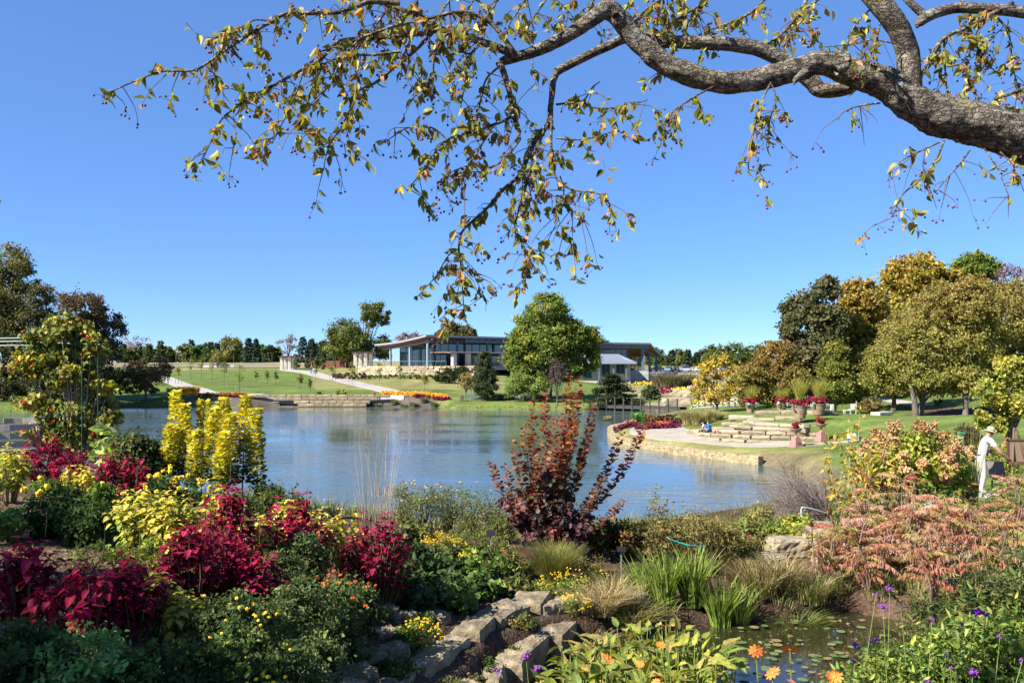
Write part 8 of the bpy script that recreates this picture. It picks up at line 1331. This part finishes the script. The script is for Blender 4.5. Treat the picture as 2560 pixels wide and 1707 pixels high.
thin([(1460, 255), (1485, 270), (1560, 268), (1620, 250)], [2, 1.6, 1], [3.9, 3.9], 1.1); thin([(1230, 320), (1180, 400), (1140, 450), (1100, 470)], [2.5, 2, 1.2], [3.75, 3.75], 1.2); thin([(1300, 350), (1260, 400), (1200, 430), (1150, 420)], [2.5, 2, 1.2], [3.75, 3.8], 1.2); thin([(1400, 440), (1410, 480), (1395, 540), (1420, 600), (1452, 635)], [2, 1.6, 1], [3.8, 3.8]); thin([(1150, 620), (1120, 640), (1090, 690), (1040, 745)], [2, 1.6, 1], [3.8, 3.8], .9); thin([(1153, 640), (1180, 680), (1210, 740), (1222, 756)], [1.6, 1.3, .8], [3.8, 3.8], .4); thin([(1308, 600), (1340, 640), (1350, 690)], [1.6, 1.2, .8], [3.8, 3.8], .6)
thin([(1200, 105), (1170, 150), (1160, 220), (1150, 280)], [3, 2.4, 1.4], [3.75, 3.75], 1.5); thin([(1120, 80), (1090, 130), (1080, 190), (1060, 240)], [3, 2.2, 1.3], [3.75, 3.7], 1.5); thin([(1030, 90), (1010, 140), (1000, 200)], [2.4, 2, 1.2], [3.7, 3.7], 1.3); thin([(1250, 165), (1215, 200), (1200, 260), (1190, 320)], [3, 2.4, 1.4], [3.8, 3.8], 1.6); thin([(1330, 150), (1335, 190), (1345, 230)], [2, 1.6, 1], [3.85, 3.8], .7)
for ux in (960, 1020, 1100, 1160, 1220, 1290, 1340): thin([(ux+40, -25), (ux+15, 15), (ux-10, 50), (ux-25, 85)], [2.6, 2, 1.3], [3.8, 3.75], 1.0)
for ux in (1420, 1470, 1560, 1620, 1690, 1740): thin([(ux+30, -25), (ux+10, 10), (ux, 35), (ux-5, 70)], [2.4, 2, 1.2], [4.2, 4.2], 1.0)
# right hangers
thin([(1928, 207), (1910, 240), (1897, 276), (1878, 364), (1869, 432)], [3, 2.4, 1.8, 1], [3.95, 3.9]); thin([(1928, 207), (1940, 250), (1925, 300), (1915, 370)], [2, 1.6, .9], [3.95, 3.9], .9); thin([(1782, 218), (1740, 240), (1698, 268), (1660, 298), (1640, 330)], [3, 2.4, 1.8, 1], [3.95, 3.95], 1.2); thin([(1700, 265), (1690, 300), (1705, 330)], [1.6, 1.2, .8], [3.9, 3.9], 1.0); thin([(1640, 100), (1655, 145), (1640, 200)], [2, 1.6, 1], [4.1, 4.1], 1.2)
thin([(2360, 352), (2340, 400), (2311, 440), (2257, 486), (2240, 520), (2226, 547)], [3, 2.4, 1.8, 1], [3.95, 3.9], .6); thin([(2349, 356), (2291, 383), (2250, 405), (2219, 436)], [2.4, 2, 1], [3.95, 3.9], .35); thin([(2425, 375), (2400, 410), (2383, 429), (2341, 478)], [2.4, 1.8, 1], [3.95, 3.9], .2); thin([(2460, 371), (2480, 400), (2498, 432), (2525, 497)], [2.4, 1.8, 1], [3.95, 3.9], .15); thin([(2500, 380), (2530, 410), (2545, 440)], [2, 1.5, 1], [3.95, 3.9], .6); thin([(2200, 258), (2150, 265), (2110, 280), (2095, 300)], [2.6, 2, 1], [3.95, 3.9], .25)
# leaves and fruit along the twigs
CR_M = leaf_mat('crabapple_leaf', .38, .45, [(.17, .18, .035), (.23, .23, .045), (.30, .27, .06), (.10, .12, .025), (.36, .30, .085), (.25, .22, .05), (.20, .20, .04)], spots=True)
LP_, LD_, LN_, LZ_, BP = [], [], [], [], []; sub = MB()
for cv, lf in twigs:
    seg = np.linalg.norm(np.diff(cv, axis=0), axis=1); cum = np.r_[0, np.cumsum(seg)]; L_ = cum[-1]
    def at(s_): return np.array([np.interp(s_, cum, cv[:, k]) for k in range(3)])
    for k in range(int(L_/.042)+1):
        s_ = rng.uniform(.15, 1)*L_; p = at(s_); out_ = rng.normal(0, 1, 3)*[1, .8, .5]; ln = rng.uniform(.05, .20); e = p+norm(out_)*ln*.7+np.array([0, 0, -ln*rng.uniform(.2, 1.0)]); c2 = spline([p, (p+e)/2+norm(out_)*.02, e], 5); sub.add(*tube(c2, np.linspace(.0022, .0010, 5), 4))
        if rng.random() < .95*lf:
            for q in range(int(rng.integers(1, 6))): LP_.append(c2[int(rng.integers(2, 5))]+rng.normal(0, .008, 3)); o_ = rng.normal(0, .6, 3); LD_.append(o_+[0, 0, -1.0]); LN_.append(rng.normal(0, 1, 3)+[-.3, -.3, .3]); LZ_.append(rng.uniform(.029, .058))
        if rng.random() < .62:
            for q in range(int(rng.integers(2, 6))): b_ = e+rng.normal(0, .02, 3)+[0, 0, -.018]; BP.append(b_); sub.add(*tube([e, b_+[0, 0, .005]], [.0009, .0007], 3))
    for k in range(int(L_*44*lf)): s_ = rng.uniform(.2, 1)*L_; LP_.append(at(s_)); LD_.append(rng.normal(0, .6, 3)+[0, 0, -.8]); LN_.append(rng.normal(0, 1, 3)+[-.3, -.3, .3]); LZ_.append(rng.uniform(.028, .056))
LP_, LD_, LN_, LZ_, BP = map(np.array, (LP_, LD_, LN_, LZ_, BP)); od = np.argsort(-LZ_); CT = [ovate(.27, c, f, .03, .42) for c, f in ((-.3, .14), (-.05, .18), (-.6, .10), (.15, .2))]
leaf_objs(ct, 'leaf', [leaf_mesh('crab%d' % i, T, CR_M) for i, T in enumerate(CT)], LP_[od[:300]], LD_[od[:300]], LN_[od[:300]], LZ_[od[:300]])
M_CRL = leaf_mat('crabapple_leaves', .38, .45, spots=True); mb = MB(); rest = od[300:]
for i, T in enumerate(CT): r_ = rest[i::4]; scatter(T, LP_[r_], LD_[r_], LN_[r_], LZ_[r_], pick([(.20, .21, .04), (.27, .27, .05), (.36, .32, .07), (.12, .14, .03), (.42, .35, .10), (.40, .22, .07)], len(r_)), mb)
mb.build('smaller_leaves', M_CRL, ct, kind='stuff'); wood.build('branches', M_CBARK, ct, smooth=True); sub.build('twigs', M_TWIG, ct, kind='stuff')
mb = MB(); V, Fa = ICO; k = len(V); r_ = rng.uniform(.0045, .0068, len(BP)); VV = BP[:, None]+V[None]*r_[:, None, None]; mb.add(VV.reshape(-1, 3), (Fa[None]+(np.arange(len(BP))*k)[:, None, None]).reshape(-1, 3)); mb.build('fruit', plain('purple_fruit', (.13, .018, .035), .35, var=.4, scale=40, bump=0), ct, smooth=True, kind='stuff')
# ------------------------------------------------------------------ trees just outside the left edge (they shade the lower left)
def side_tree(name, label, x, y, ell, n, size, pal, r0, fork):
    b = np.array([x, y, hz(x, y)]); t = thing(name, b, label, 'tree'); mb = MB(); ce = foliage_cloud(mb, ell, n, size, pal, clump=.3, shell=.2); mb.build('crown', M_LEAF, t, kind='stuff'); mt = MB(); limbs(mt, b, np.array([x, y, fork]), ce, r0, 40); mt.build('trunk', M_BARK, t, smooth=True)
side_tree('shade_tree', 'leafy tree beyond the left edge of the photo, near the path', -9.4, 3.2, [(-6.4, 2.5, 8.3, 1.2, .8, .8), (-7.2, 2.2, 8.7, 1.0, .8, .7), (-8.6, 3.4, 9.3, 1.5, 1.5, 1.2), (-9.8, 6.4, 9.0, 1.1, .9, .7)], 5200, .12, G_MID, .2, 7.0)
side_tree('shade_tree', 'leafy tree beyond the left edge whose tip reaches into the photo', -13.2, 19.0, [(-13.6, 19.0, 9.0, 1.8, 1.8, 1.5), (-12.15, 19.0, 9.05, .55, .6, .35)], 5200, .13, G_DARK, .16, 6.4)
